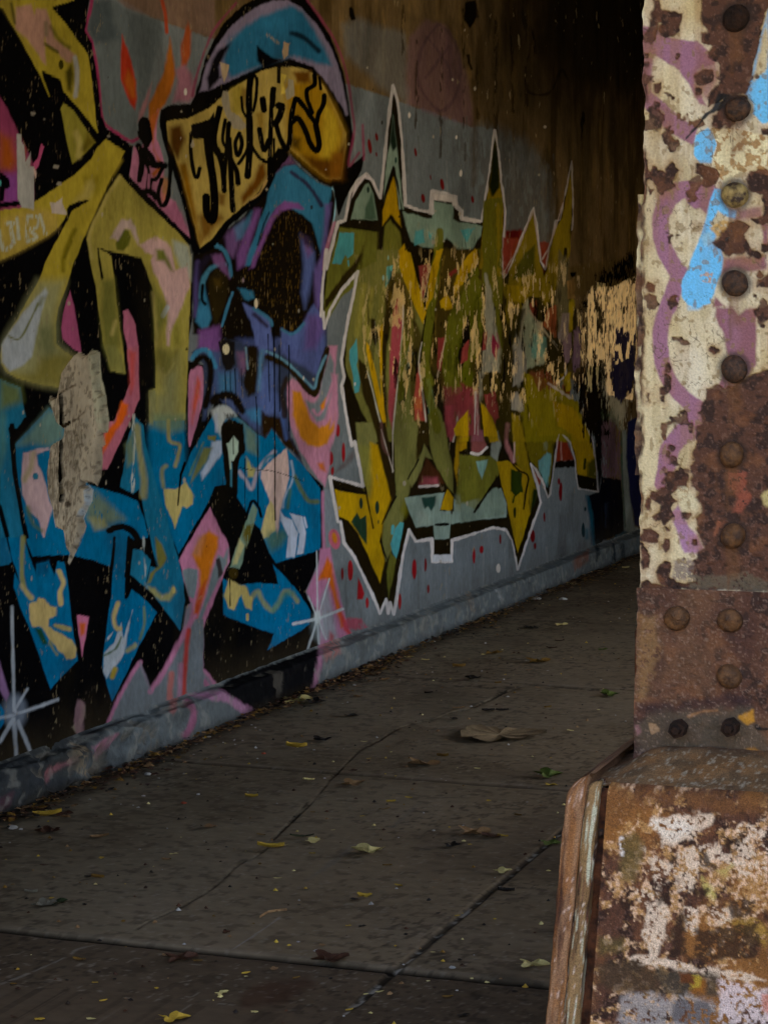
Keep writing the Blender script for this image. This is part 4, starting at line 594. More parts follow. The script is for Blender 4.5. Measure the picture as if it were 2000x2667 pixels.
    for x in (1180, 1310, 1360): s('N', f'{x},1030 {x + 5},1160', '10202a', 30, 3, 4, .9)
    ix = np.nonzero(w.inside('L', '1000,520 1060,380 1170,280 1330,310 1500,220 1520,900 1330,1000 1290,860 1230,1300 1050,1200'))[0]; t = fbm(w.u[ix] * 9, w.v[ix] * 5, 5, 58, .65); t3 = fbm(w.u[ix] * 12, w.v[ix] * 9, 4, 60, .6)
    w.mix(ix, sst(.46, .41, t) * .9 * (w.c[ix, 0] > .15), '100b06'); w.mix(ix, sst(.54, .60, t3) * .75, 'f0dcA0'.lower())  # dark gaps, and pale streaks painted in for glints on the cream
    w.shine = np.maximum(w.shine, sst(.12, .28, w.c[:, 0]) * w.inside('L', '1030,520 1100,330 1330,320 1520,220 1520,900 1480,1300 1260,1250 1230,1010 1050,1000'))
    # -- bare concrete where the render has fallen off
    f(*SCAR, 'aea592', 1.5, 4, gloss=.0); f('E', '800,40 860,60 880,300 915,430 940,650 930,740 900,760 870,600 840,300', 'a5a590', 2, 4, gloss=.3); f('E', '770,1200 810,1250 795,1350 720,1490 700,1470 770,1360', 'a4b2bc', 2, 3); f('E', '430,480 490,470 500,650 480,640', 'a3a390', 2, 3); f('E', '410,1100 440,870 480,900 460,1390 420,1280', 'a8a492', 2, 5, .7)
    idx = np.nonzero(w.inside(*SCAR))[0]; w.mix(idx, sst(.5, .75, .5 + w.n2[idx] + w.n3[idx]) * .6, '4c4234'); w.mix(idx, sst(.54, .66, fbm(w.u[idx] * 60, w.v[idx] * 55, 4, 57)) * .5, 'b4aa96'); w.mix(idx, sst(.58, .7, fbm(w.u[idx] * 48, w.v[idx] * 60, 4, 58)) * .55, '50473a')
    s('E', '575,430 582,640 572,900 572,1150 585,1345', '050403', 30, 1, 1, sm=False); s('E', '570,695 610,690 650,665', '050403', 32, 1, 2); s('E', '560,420 640,370 700,340', '4c3c28', 14, 2, 4, .8); s('E', '590,700 700,640 790,560', '4c3c28', 10, 2, 5, .7); d('E', 630, 1370, 26, 30, '2a2014', 2, .8)
    # -- soot and painted-in shade, darkening the top towards the far end
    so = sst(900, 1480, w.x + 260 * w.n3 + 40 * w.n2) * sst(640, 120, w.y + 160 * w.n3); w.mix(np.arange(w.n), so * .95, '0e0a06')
    # -- uneven spray, fading and grime over all of it
    w.c *= (.74 + .52 * fbm(w.u * 6, w.v * 5, 5, 35))[:, None]; w.c *= (.88 + .24 * fbm(w.u * 26, w.v * 9, 3, 36))[:, None]
    w.mix(np.arange(w.n), sst(.55, .75, fbm(w.u * 3.1, w.v * 2.6, 5, 37)) * .28, '241f14')
    # -- flecks of lost paint everywhere
    a = sst(.80, .86, .5 + w.n2 * .9 + .5 * w.n1 + .25 * w.n3); w.mix(np.arange(w.n), a * .45, '8f8264')
    for k in range(90):
        x, y = rng.uniform(0, 1450), rng.uniform(60, 1560); r = rng.uniform(1.5, 4.5)
        d('O', x, y, r * rng.uniform(.5, 1.2), r * rng.uniform(.8, 1.8), 'a39c8c' if k % 3 else '2a241a', 1.2, .85)
    for x, y, r in ((484, 240, 7), (1200, 451, 7), (925, 1000, 3), (1066, 300, 6), (1188, 357, 4), (790, 985, 4), (1298, 1480, 9)):
        d('O', x, y, r * .6, r * 1.3, 'cfcbc4', 1.2)
    # floor-level dirt creeping up
    w.mix(np.arange(w.n), sst(.34, .1, w.v + .12 * w.n3) * .35, '453c2c')
# ------------------------------------------------------------------ wall
def spaced(a, b, s0, s1):
    out = [a]
    while out[-1] < b:
        t = (out[-1] - a) / (b - a); out.append(out[-1] + s0 + (s1 - s0) * t)
    return np.array(out)

M_WALL = mat_painted('painted_concrete', var=.13, scale=38, stretch=(1, 1, .7), bump=.8, bdist=.006, bscale=120, rough0=1.0, spec=.0, grain=True)
M_CONC = mat_plain('dirty_concrete', '3d3322', '6b5a3c', 3, .9, .4, 40, (1, 1, .4))

ys = spaced(5.2, 16.6, .0052, .0105); zs = spaced(.10, 4.3, .0048, .0075)
Yg, Zg = np.meshgrid(ys, zs, indexing='ij'); yv, zv = Yg.ravel(), Zg.ravel()
V = np.stack([np.zeros_like(yv), yv, zv], 1)
cv = Canvas(V, yv, zv)
deep = sst(8.3, 10.8, yv)      # coarser weathering deeper in
cv.n1 = cv.n1 * (1 - deep) + deep * (fbm(yv * 13, zv * 15, 4, 2) - .5); cv.n2 = cv.n2 * (1 - deep) + deep * (fbm(yv * 22, zv * 15, 4, 6, .6) - .5)
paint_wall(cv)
grain = np.clip(.25 + sst(820, 1100, cv.x) * .9, 0, 1.2)
scar = cv.inside(*SCAR)
dx = .004 * (fbm(yv * 1.3, zv * 1.1, 3, 40) - .5) + .0035 * (fbm(yv * 11, zv * 7, 4, 41) - .5) + (cv.n2 * .007) * sst(860, 1200, cv.x)
ds = np.full(len(V), 0.0); P = pts(*SCAR); idx = cv.near(P, 2); d_, in_ = cv.dist(P, idx, True)
ds[idx] = np.where(in_, -.020 * sst(0, 7, d_) + .011 * (fbm(yv[idx] * 40, zv[idx] * 40, 4, 44) - .5) * sst(0, 6, d_), 0)
ck = pts('E', '575,430 582,640 572,900 572,1150 585,1345'); idx = cv.near(ck, 8); d_, _ = cv.dist(ck, idx, False)
ds[idx] -= .022 * (1 - sst(1.5, 4.5, d_))
grain[scar] = .6
V[:, 0] = dx + ds
Q = grid_quads(len(ys), len(zs))
fx, fy = cv.x[Q].mean(1), cv.y[Q].mean(1)
class Fc(Canvas):
    def __init__(s): s.n = len(fx); s.x, s.y = fx, fy
fc = Fc()
part = np.zeros(len(Q), np.int8)
part[fc.inside(*FAR_PIECE)] = 4
part[fc.inside(*LETTERS_BLACK)] = 1
part[fc.inside('O', '347,380 338,458 420,545 500,625 512,650 525,655 520,640')] = 1
part[fc.inside(*SILHOUETTE)] = 3
part[fc.inside('B', '40,880 60,790 110,760 270,745 300,700 330,580 380,400 500,170 640,40 760,-30 1080,-30 1150,60 1280,270 1370,520 1420,850 1440,1000 1400,1210 1520,1110 1500,1230 1400,1400 1330,1560 1290,1340 1000,1100 830,1300 760,1420 500,1640 337,1810 300,1700 180,1200 100,1010')] = 2
hd = fc.inside(*CHARACTER) & (part != 3); part[hd] = 2
part[fc.inside(*SCAR)] = 5
sheen = cv.shine * (.6 + .4 * sst(.4, .6, fbm(yv * 30, zv * 12, 3, 48)))
cv.g = np.clip(cv.g + .15 * sheen, 0, .75)
ex = {'gloss': cv.g, 'grain': grain, 'sheen': sheen}
wall = tag(empty('concrete_wall', (0, 10, 0)), 'long concrete underpass wall covered in weathered graffiti', 'wall')
names = {0: ('wall_face', 'grey and brown bare painted concrete around the lettering'), 1: ('lettering_mural', 'yellow and blue interlocking letters on a black ground'),
         2: ('figure_mural', 'blue and purple hooded figure with a yellow scroll of black writing'), 3: ('lettering_mural', 'olive and yellow spiky letters edged in white'),
         4: ('faded_mural', 'flaking cream paint with painted-in glints and navy ovals at the far end'), 5: ('bare_patch', 'grey cracked concrete where the render fell off')}
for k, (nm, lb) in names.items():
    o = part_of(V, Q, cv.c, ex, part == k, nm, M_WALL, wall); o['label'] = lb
b = MB(); b.box(-.7, -.06, -1.5, 34, -.05, 4.6); b.box(-.06, .002, -1.5, 5.2, .0, 4.6); b.box(-.06, .002, 16.6, 34, .0, 4.6); b.box(-.06, .002, 5.2, 16.6, 4.29, 4.6)
b.build('wall_body', M_CONC, wall)

# footing ledge: profile swept along the wall
prof = np.array([(0.0, .16)] + [(.004 + .05 * t, .150 - .012 * t) for t in np.linspace(0, 1, 8)] + [(.054 + .016 * math.sin(a), .126 + .012 * math.cos(a)) for a in np.linspace(.2, 1.57, 6)] + [(.071 + .006 * t, .126 - .156 * t) for t in np.linspace(.06, 1, 24)])
ly = spaced(5.2, 16.6, .006, .012)
Yl, Kl = np.meshgrid(ly, np.arange(len(prof)), indexing='ij'); Yl = Yl.ravel(); pr = prof[Kl.ravel()]
arc = np.concatenate([[0], np.cumsum(np.hypot(*np.diff(prof, axis=0).T))])[Kl.ravel()]
lump = sst(8.1, 6.6, Yl)
wob = (fbm(Yl * 7, arc * 9, 4, 60) - .5); fine = fbm(Yl * 30, arc * 30, 3, 61) - .5
LV = np.stack([pr[:, 0] + (wob * (.022 + .075 * lump) + fine * (.010 + .012 * lump)) * sst(0, .04, arc), Yl, pr[:, 1] + wob * (.012 + .05 * lump) * sst(0, .04, arc) * (pr[:, 1] > .0)], 1)
chip = sst(.56, .68, fbm(Yl * 9, arc * 10, 4, 64)) * (.010 + .022 * lump) * sst(.02, .05, arc) * sst(.30, .12, arc); LV[:, 0] -= chip; LV[:, 2] -= chip * .6 * (pr[:, 1] > .02)
lc = Canvas(LV, Yl, arc * 1.0)
f, s = lc.fill, lc.stroke
lc.c[:] = lin('62696b'); lc.g[:] = .3
f('O', '570,1796 590,1772 831,1688 840,1725 824,1800 672,1862', '131315', 3, 5)
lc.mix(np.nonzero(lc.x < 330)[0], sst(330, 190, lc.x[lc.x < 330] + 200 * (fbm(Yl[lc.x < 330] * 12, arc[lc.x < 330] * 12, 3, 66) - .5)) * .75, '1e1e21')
s('H', '1450,1250 1430,1450 1390,1620', 'a0708a', 46, 5, 5); f('H', '1440,1240 1600,1200 1620,1330 1480,1420', 'a5706c', 6, 8, .8, speck=.4)
f('O', '480,1810 575,1795 665,1850 640,1866 590,1830', 'b07a9c', 5, 5, .75); s('p', '1010,60 1050,110 1030,200 1000,240', 'a0607c', 36, 4, 4, .85); s('p', '940,20 935,100', 'a0605c', 40, 5, 5, .7)
f('p', '500,300 600,240 640,230 560,330 520,380', 'b0788c', 5, 8, .8, speck=.35); f('p', '240,440 280,400 420,350 420,390 300,430 250,500', 'b46c74', 5, 8, .8, speck=.35); f('p', '380,280 470,300 470,460 400,420', '98866a', 5, 8, .7, speck=.4)
f('p', '-10,580 80,540 60,620 -10,660', '5a3a44', 6, 5, .6)
f('N', '970,1180 1100,1100 1110,1200 980,1290', '80503c', 5, 5, .7)
for x in (1160, 1300, 1380): s('N', f'{x + 15},1060 {x + 20},1190', '14242c', 34, 3, 4, .8)
s('N', '300,1430 350,1530', 'a4a8a8', 30, 4, 6, .5, speck=.4); s('N', '60,1480 100,1620', '8c7c6c', 50, 4, 8, .6, speck=.4)
lc.mix(np.arange(lc.n), sst(.45, .75, fbm(Yl * 6, arc * 14, 4, 70)) * .45 * sst(.004, .03, lc.c[:, 0]), '4a4c48')
lc.mix(np.arange(lc.n), sst(.56, .72, fbm(Yl * 25, arc * 25, 3, 71)) * .4 * sst(.004, .03, lc.c[:, 0]), '8c8c84')
lc.mix(np.arange(lc.n), sst(.004, .016, chip) * .6, '7a7468')
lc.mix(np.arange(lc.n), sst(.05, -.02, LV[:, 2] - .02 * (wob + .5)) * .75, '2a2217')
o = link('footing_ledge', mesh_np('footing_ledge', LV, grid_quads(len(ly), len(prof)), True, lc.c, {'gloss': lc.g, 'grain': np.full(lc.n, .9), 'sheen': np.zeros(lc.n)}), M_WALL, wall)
o['label'] = 'low worn kerb along the foot of the wall, grey with black and pink overspray'

# ------------------------------------------------------------------ pavement
M_FLOOR = mat_painted('worn_concrete', var=.16, scale=30, stretch=(.6, 1, 1), bump=.3, bdist=.003, bscale=140, rough0=1.0, spec=.12)
M_GROUND = mat_plain('pale_concrete_yard', '857c6c', 'a0967f', 6, .95, .4, 120)
fxs = np.concatenate([[-.3, -.1], spaced(.03, 3.25, .0052, .0052), [3.6, 4.4]]); fys = np.concatenate([[-6, -2, 1, 3, 4], spaced(4.4, 16.8, .0075, .02), [18, 22, 34]])
Xf, Yf = np.meshgrid(fxs, fys, indexing='ij'); Xf, Yf = Xf.ravel(), Yf.ravel()
FV = np.stack([Xf, Yf, np.zeros_like(Xf)], 1); fl = Canvas(np.stack([Xf, np.maximum(Yf, 1.0), np.zeros_like(Xf)], 1), Xf, Yf)
fl.n1 = fbm(Xf * 22, Yf * 16, 4, 80) - .5; fl.n2 = fbm(Xf * 60, Yf * 60, 3, 81) - .5; fl.g[:] = .12
fl.c[:] = lin('7d6c54')
A = np.arange(fl.n)
fl.mix(A, sst(1.7, .25, Xf + .7 * (fbm(Xf * 1.5, Yf * 1.2, 3, 82) - .5)) * .55, '76705f')
fl.mix(A, sst(.45, .72, fbm(Xf * 2.2, Yf * 1.6, 5, 83)) * .45, '52432f')
fl.mix(A, sst(.5, .72, fbm(Xf * 3.1, Yf * 4.2, 5, 84)) * .3, '857662')
fl.mix(A, sst(.5, .7, fbm(Xf * 3 + 40 * Yf * 0, Yf * 26 + 2 * fbm(Xf * 2, Yf * 2, 2, 8), 4, 85)) * .05, '4a3e30')
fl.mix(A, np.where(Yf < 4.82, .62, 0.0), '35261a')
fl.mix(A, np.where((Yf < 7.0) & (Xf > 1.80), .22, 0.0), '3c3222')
fl.mix(A, sst(.62, .7, fbm(Xf * 30, Yf * 30, 3, 86) + .12 * sst(.9, .1, Xf)) * .35, '2a2116')
fl.mix(A, sst(.74, .80, fbm(Xf * 70, Yf * 70, 2, 87)) * .35, '9a9080')
def joint(d, w=.007, k=1.0):
    a = (1 - sst(w * .6, w * 1.6, np.abs(d))) * k; return a
fl.mix(A, sst(.55, .68, fbm(Xf * 1.1, Yf * .9, 5, 97)) * .35, '41352a'); fl.mix(A, sst(.62, .68, fbm(Xf * 55, Yf * 40, 3, 98)) * sst(.45, .6, fbm(Xf * 3, Yf * 2, 3, 99)) * .5, '241c13')
dz = np.zeros(fl.n)
wv = .006 * (fbm(Xf * 3, Yf * 3, 3, 88) - .5)
for d in (Yf - 4.815 + wv + .012 * (Xf - 1.5), Yf - 7.02 + wv + .03 * (Xf - 1), Yf - 9.2 + wv + .03 * (Xf - 1), Yf - 11.4 + wv, Yf - 13.6 + wv):
    a = joint(d, np.where(Yf < 5.5, .017, .011), np.where(np.abs(Yf - 4.8) < .3, 1.0, .75)) * sst(.2, .4, fbm(Xf * 5, Yf * 0 + 1.7, 3, 95) + .1 * (Yf < 5.5)); fl.mix(A, a, '0e0a06'); dz -= .012 * a
    e = joint(d - .035, .012, .16); fl.mix(A, e, '8d8474')
a = joint(Xf - 1.80 + wv, .010, np.where(Yf < 7.05, .8, 0.0) * sst(.25, .5, fbm(Xf * 0, Yf * 7, 3, 96) + .1)); fl.mix(A, a, '1c160e'); dz -= .008 * a
fl.mix(A, joint(Xf - 1.80 + wv, .006, 1.0) * sst(.56, .66, fbm(Xf * 40, Yf * 30, 2, 89)) * (Yf < 7.05), '8b8478')
f, s = fl.fill, fl.stroke
CR = [('p', '700,1345 760,1270 920,1190 1060,1120 1190,1030 1280,940 1400,880 1480,800 1590,680 1659,600', 9), ('q', '-10,820 60,760 150,680 250,580 320,490 360,450', 8), ('q', '360,450 440,370 500,310 600,265 680,210 750,185 900,150 1000,110 1100,90 1200,40 1280,0', 8),
      ('t', '830,750 920,715 980,690 1050,660 1110,640', 6), ('t', '580,605 700,615 850,640 1000,650 1120,640 1300,650 1420,660', 3.5)]
for c, t, wpx in CR:
    s(c, t, '1c1710', wpx * .42, 1.3, 12, .6, speck=.36); s(c, t, '2a2218', wpx * 1.6, 3, 10, .25)
    Pk = curve(pts(c, t), False, 5); ix = fl.near(Pk, 6); dd, _ = fl.dist(Pk, ix, False); dz[ix] -= .004 * (1 - sst(.6, 2.6, dd + fl.n1[ix] * 5))
s('p', '1265,1390 1390,1310 1510,1222', '8d867c', 7, 1, 1.5, .75, sm=False); s('p', '0,1585 120,1540 240,1490 370,1430 420,1395 520,1370', '7c756a', 8, 1.2, 3, .75, speck=.36)
f('q', '160,1060 250,980 450,830 460,850 330,950 200,1030', '6e675c', 4, 4, .5); f('q', '640,740 800,610 820,610 680,740', '6a6358', 4, 4, .45)
f('p', '1300,1640 1450,1560 1659,1540 1700,1600 1500,1700 1300,1720', '3c2010', 14, 12, .55); f('t', '640,640 760,620 900,700 800,800 600,760', '3f382c', 16, 10, .3)
f('q', '1180,1500 1400,1560 1500,1590 1490,1620 1200,1560', '0e0b07', 10, 8, .5); f('q', '1420,1290 1560,1280 1560,1320 1430,1310', '1a140c', 8, 6, .5)  # second patch is shadow left of the column base, painted into the floor
f('p', '0,0 10,0 10,10', '5a5146')
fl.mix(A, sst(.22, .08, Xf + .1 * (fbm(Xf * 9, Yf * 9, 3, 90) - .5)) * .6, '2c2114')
FV[:, 2] = dz + .004 * (fbm(Xf * 1.7, Yf * 1.7, 3, 91) - .5) * ((Yf > 4.3) & (Yf < 17)) + .0012 * (fbm(Xf * 40, Yf * 40, 2, 92) - .5)
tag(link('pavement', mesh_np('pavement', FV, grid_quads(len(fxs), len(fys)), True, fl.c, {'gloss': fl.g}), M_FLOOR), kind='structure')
g = MB(); g.box(-200, 200, -200, 200, -.6, -.12); tag(g.build('ground', M_GROUND), kind='structure')
g = MB(); g.box(3.7, 9.6, -8, 34, -.3, -.04); tag(g.build('road', M_GROUND), kind='structure')
# ------------------------------------------------------------------ riveted column
YC, YB, ZT, BAT = 3.72, 3.515, .762, .085      # column face, casing face at its top, casing top height, batter of the casing
M_IRON = mat_painted('painted_iron', var=.16, scale=260, bump=.6, bdist=.003, bscale=260, rough0=1.0, spec=.4)
M_RUST = mat_plain('rusty_iron', '2a1509', '5a3218', 60, .85, .7, 240)
M_DARK = mat_plain('dark_rust', '120a05', '2e1a0c', 50, .9, .8, 200)
col = tag(empty('iron_column', (2.85, YC, ZT - .03)), 'riveted iron column with pink and blue spray paint over cream, rusting', 'column')

def plate_grid(x0, x1, z0, z1, step):
    xs = np.arange(x0, x1 + step / 2, step); zz = np.arange(z0, z1 + step / 2, step)
    X, Z = np.meshgrid(xs, zz, indexing='ij'); return xs, zz, X.ravel(), Z.ravel()
def rust_mix(c, amt, big=1.0):
    """layered rust over whatever is there; amt 0..1 per point"""
    A = np.arange(c.n)
    c.mix(A, amt, '4e3020'); t = fbm(c.u * 70, c.v * 70, 4, 101)
    c.mix(A, amt * sst(.47, .6, t), '2e1a10'); c.mix(A, amt * sst(.56, .72, fbm(c.u * 28, c.v * 28, 4, 102)) * .6, '6f4526')
    c.mix(A, amt * sst(.66, .74, fbm(c.u * 230, c.v * 230, 2, 103)) * .25, '8c6a58'); c.g[:] = c.g * (1 - amt) + .2 * amt

zsplit = float(on_y(1800, 1534, YC)[2])
pxl = lambda px, py: float(on_y(px, py, YC)[0])
xL = pxl(1672, 700)
# main flange plate
xs_, zs_, X, Z = plate_grid(xL, xL + .34, zsplit - .03, 2.42, .0016)
PV = np.stack([X, np.full_like(X, YC), Z], 1)
pc = Canvas(PV, X * 1.0, Z * 1.0); pc.n1 = fbm(X * 62, Z * 62, 4, 110) - .5; pc.n2 = fbm(X * 230, Z * 200, 3, 111) - .5; pc.n3 = fbm(X * 14, Z * 14, 4, 112) - .5
A = np.arange(pc.n); pc.c[:] = lin('c9bb92'); pc.g[:] = .45
pc.mix(A, sst(.45, .7, fbm(X * 8, Z * 5, 4, 113)) * .6, 'd6d0bc'); pc.mix(A, sst(.5, .75, fbm(X * 12, Z * 9, 4, 114)) * .55, 'b09a5c'); pc.mix(A, sst(.57, .7, fbm(X * 60, Z * 14, 4, 115)) * .4, '97875c')
VIO, VIR = '8e6078', '80505a'
f, s, d = pc.fill, pc.stroke, pc.dot
f('a', '300,290 450,300 520,400 700,430 900,440 1010,540 1090,620 1080,700 900,760 870,900 1000,1150 920,1120 820,950 700,760 560,670 430,600 420,640 400,1000 560,1120 700,1280 900,1380 850,1580 700,1500 560,1400 420,1260 300,1150', VIO, 4, 4)
f('a', '300,290 440,310 420,700 400,1000 480,1100 300,1150', VIR, 10, 4, .8); f('a', '900,520 1090,640 1140,800 1000,1100 900,960 860,820', VIR, 10, 5, .8); f('a', '480,1120 600,1180 640,1330 540,1380 420,1240', VIR, 10, 5, .7)
s('b', '1040,420 800,390 620,440 510,640 500,800 530,1000 620,1180 700,1300', VIO, 180, 4, 3); f('b', '660,320 860,310 900,400 1080,370 1000,660 930,590 870,600 780,540 760,480 650,560 620,650 440,650 480,450 620,380', VIO, 4, 4); f('b', '470,450 660,360 560,560 600,640 430,700', VIR, 14, 4, .7); f('b', '900,420 1070,380 990,660 880,560', VIR, 12, 4, .6)
s('b', '720,1300 640,1480 590,1659', VIO, 180, 4, 3); s('c', '590,-60 510,180 500,420 530,640 600,800 720,950 880,1080', VIO, 170, 4, 3); s('c', '870,1090 860,1250 700,1400 600,1540 570,1700', VIO, 210, 4, 3); f('c', '870,1050 960,1070 920,1200 900,1420 760,1460 780,1200', VIO, 6, 4)
s('d', '565,-60 520,120 500,260', VIO, 130, 4, 4); f('d', '600,570 690,470 800,700 900,800 970,950 860,1010 760,990 680,800', '9a7190', 5, 5)
f('c', '1100,0 1280,0 1340,80 1420,20 1540,10 1530,640 1400,780 1280,870 1120,910 1100,860 1150,780 1220,520 1180,300 1080,100', VIR, 5, 4); f('c', '1150,40 1300,60 1380,300 1300,560 1240,500 1190,250', VIO, 12, 4, .6)
f('b', '1180,1130 1640,1100 1660,1260 1450,1290 1300,1240 1150,1320', VIR, 8, 5); f('b', '1330,620 1600,560 1600,700 1300,720', VIR, 8, 5, .9); f('b', '1590,760 1660,760 1660,1050 1600,1000', VIR, 6, 4); f('b', '1090,1550 1200,1640 1300,1659 1060,1659', VIR, 5, 4)
BL, BL2 = '62b8ea', '8cc4dc'
f('a', '860,1550 880,1460 1010,1375 1060,1440 1110,1560 1060,1700 1050,1770 930,1760 860,1670', BL, 3, 3); f('a', '1660,100 1600,300 1530,560 1480,830 1430,950 1410,1020 1500,1130 1500,1220 1600,1340 1640,1330 1680,1300', BL, 3, 4); f('a', '1640,180 1590,420 1540,640 1500,860 1640,800 1680,500', 'c6b078', 6, 8, .9)
f('b', '1080,375 1150,385 1150,480 1220,580 1320,620 1300,700 1190,680 1120,620 1040,760 1090,840 1110,880 1060,980 1150,1040 1180,1120 1150,1300 1110,1400 1080,1500 1030,1620 900,1670 790,1640 730,1560 725,1380 800,1250 850,1080 930,900 990,700 1020,560', BL, 3, 3)
f('c', '790,-10 960,-10 900,40 800,30', BL, 8, 4, .7); f('b', '940,900 1050,840 1060,960 980,1000', BL2, 6, 6, .8); f('b', '1000,1290 1080,1280 1040,1400 960,1380 940,1320', 'c0905c', 3, 8, .8, speck=.4)
# pale crazed paint with rust veins
f('a', '1050,1380 1300,1390 1660,1470 1700,1700 1680,1850 1440,1850 1200,1960 1130,1850 1050,1780 1110,1560', 'd8cfa4', 4, 5); idx = np.nonzero(pc.inside('a', '1050,1380 1300,1390 1660,1470 1700,1700 1680,1850 1440,1850 1200,1960 1130,1850 1050,1780 1110,1560'))[0]; pc.mix(idx, sst(.5, .6, fbm(X[idx] * 110, Z[idx] * 110, 3, 120)) * .85, '8e6220')
f('b', '1050,20 1700,-20 1700,200 1440,180 1200,330 1130,250', 'd8cfa4', 5, 6); idx = np.nonzero(pc.inside('b', '1050,20 1700,-20 1700,200 1440,180 1200,330 1130,250'))[0]; pc.mix(idx, sst(.5, .62, fbm(X[idx] * 110, Z[idx] * 110, 3, 121)) * .8, '966a24')
f('b', '1040,800 1180,700 1260,760 1250,900 1100,900', 'c09a50', 4, 8, .9, speck=.36)
# rust areas
amt = np.zeros(pc.n)
def rust(crop, txt, rough=10, soft=2.5, k=1.0):
    P = pts(crop, txt); ix = pc.near(P, soft + rough); dd, ins = pc.dist(P, ix, True)
    sd = np.where(ins, -dd, dd) + pc.n1[ix] * 2.2 * rough; a = (1 - sst(-soft, soft, sd)) * k
    halo = (1 - sst(-soft, 26, sd)) * .38; pc.mix(ix, halo, '8a5a28'); amt[ix] = np.maximum(amt[ix], a)
for c, t in (('a', '400,-20 500,-20 520,80 600,150 740,140 710,350 640,390 520,380 470,310 520,250 420,190'), ('a', '940,-20 1700,-60 1640,130 1560,450 1480,750 1410,1000 1250,1020 1000,1180 1000,1050 1140,880 1130,700 1000,570 1050,500 930,470 920,350 990,330 930,200'), ('a', '1200,1030 1420,1050 1250,1400 1060,1360 1050,1250'),
             ('a', '870,820 960,740 1080,730 1060,880 960,940 890,900'), ('a', '880,960 950,950 930,1010 890,1010'), ('a', '530,1390 610,1360 610,1470 560,1470'), ('a', '410,900 490,900 470,1000 420,990'), ('a', '420,560 400,640 420,620'), ('a', '1590,1400 1680,1380 1680,1460 1600,1450'),
             ('b', '400,110 440,130 460,190 540,200 620,110 700,180 620,300 640,350 530,410 500,440 450,340 380,290'), ('b', '890,130 960,120 1040,130 1130,230 1100,340 1000,370 900,330 940,270 880,210'), ('b', '320,30 350,160 400,240 340,330 305,330 315,150'), ('b', '1560,180 1470,180 1430,280 1460,380 1580,460 1600,560 1600,700 1470,700 1480,740 1640,760 1700,760 1700,180'),
             ('b', '1100,920 1260,760 1330,740 1450,790 1390,880 1440,960 1550,1080 1560,1120 1440,1150 1420,1060 1340,1080 1200,1100 1160,1020 1060,960'), ('b', '350,1380 470,1410 430,1500 380,1490 340,1450'), ('b', '345,990 390,1000 380,1040 350,1030'), ('b', '870,770 930,780 910,820 870,800'), ('b', '1540,1360 1680,1270 1680,1460 1540,1440'), ('b', '1590,980 1680,970 1680,1080 1600,1050'),
             ('c', '230,0 270,60 240,250 280,400 300,520 290,760 270,900 215,950 205,0'), ('c', '215,1160 270,1180 280,1300 250,1400 210,1420'), ('c', '560,740 600,760 610,880 530,1020 500,1010 480,880 540,840'), ('c', '350,910 385,930 385,1030 345,1020'), ('c', '555,1520 620,1560 600,1640 555,1600'), ('c', '1500,30 1660,-20 1700,150 1540,160'), ('c', '565,590 600,600 590,690 560,680'), ('c', '1040,430 1120,470 1080,500 1040,470'),
             ('c', '1000,900 1130,890 1180,910 1300,870 1320,800 1420,780 1500,720 1600,670 1700,650 1700,1700 880,1700 860,1560 900,1460 880,1290 920,1250 920,1160 960,1050 990,990'), ('d', '880,-40 1700,-40 1700,1400 900,1400 870,1220 860,1080 900,1000 970,950 940,860 900,740 860,620 930,560 920,480 870,400 910,340 820,280 860,170 830,60'),
             ('d', '540,130 700,90 790,160 770,260 660,270 620,370 690,440 600,500 640,600 540,700 620,740 600,780 560,760 510,680 500,480 400,400 400,350 540,280'), ('d', '290,720 400,720 470,800 460,870 400,890 290,850'), ('d', '540,840 600,830 600,960 550,990 520,920'), ('d', '380,600 480,570 510,620 440,670'), ('d', '330,420 390,420 380,540 340,540'), ('d', '730,570 850,540 840,600 780,640 720,630'), ('d', '480,1130 600,1100 600,1180 560,1260 620,1300 620,1380 500,1350 440,1210'), ('d', '285,900 330,940 400,1180 290,1170'), ('d', '840,840 890,850 890,910 860,910'), ('d', '270,1300 480,1340 900,1300 900,1400 270,1400')):
    rust(c, t)
amt = np.maximum(amt, sst(.69, .73, fbm(X * 26, Z * 26, 4, 130)) * .9)
amt = np.maximum(amt, sst(.006, .0, X - xL - .003 * (pc.n1 + .5)) * sst(.5, .62, fbm(X * 4, Z * 14, 3, 131)) * .8)
bl = amt.reshape(len(xs_), len(zs_)).copy(); keep_ = (.972 + .022 * fbm(xs_ * 60, xs_ * 0, 3, 132))[:, None]
for k in range(len(zs_) - 2, -1, -1): bl[:, k] = np.maximum(bl[:, k], bl[:, k + 1] * keep_[:, 0])
pc.mix(A, bl.ravel() * .42 * sst(.38, .6, fbm(X * 55, Z * 6, 3, 133)), '86602c')
rust_mix(pc, amt)
for c, t, col_ in (('d', '1230,100 1420,130 1400,280 1480,380 1380,560 1280,560 1300,400 1230,280', '8e4a34'), ('d', '1580,390 1640,310 1700,320 1700,490 1600,480', 'c6b878'), ('d', '690,300 800,300 930,480 900,590 830,540 740,540 700,480', 'c9c09a'), ('d', '1130,660 1220,660 1140,760 1080,800', '94583a'), ('d', '640,1060 820,1050 880,1200 760,1300 640,1260', '6a5a56'), ('d', '780,1230 1000,1250 1400,1210 1660,1300 1660,1420 800,1380', '5c5240')):
    f(c, t, col_, 6, 10, .75, speck=.3)
s('a', '720,1560 800,1470 880,1380 950,1290 1020,1210 1100,1130 1180,1060', '0d0a0a', 22, 2, 7); f('a', '1010,1230 1050,1160 1130,1010 1250,1020 1230,1150 1080,1230', '0b0908', 3, 6)
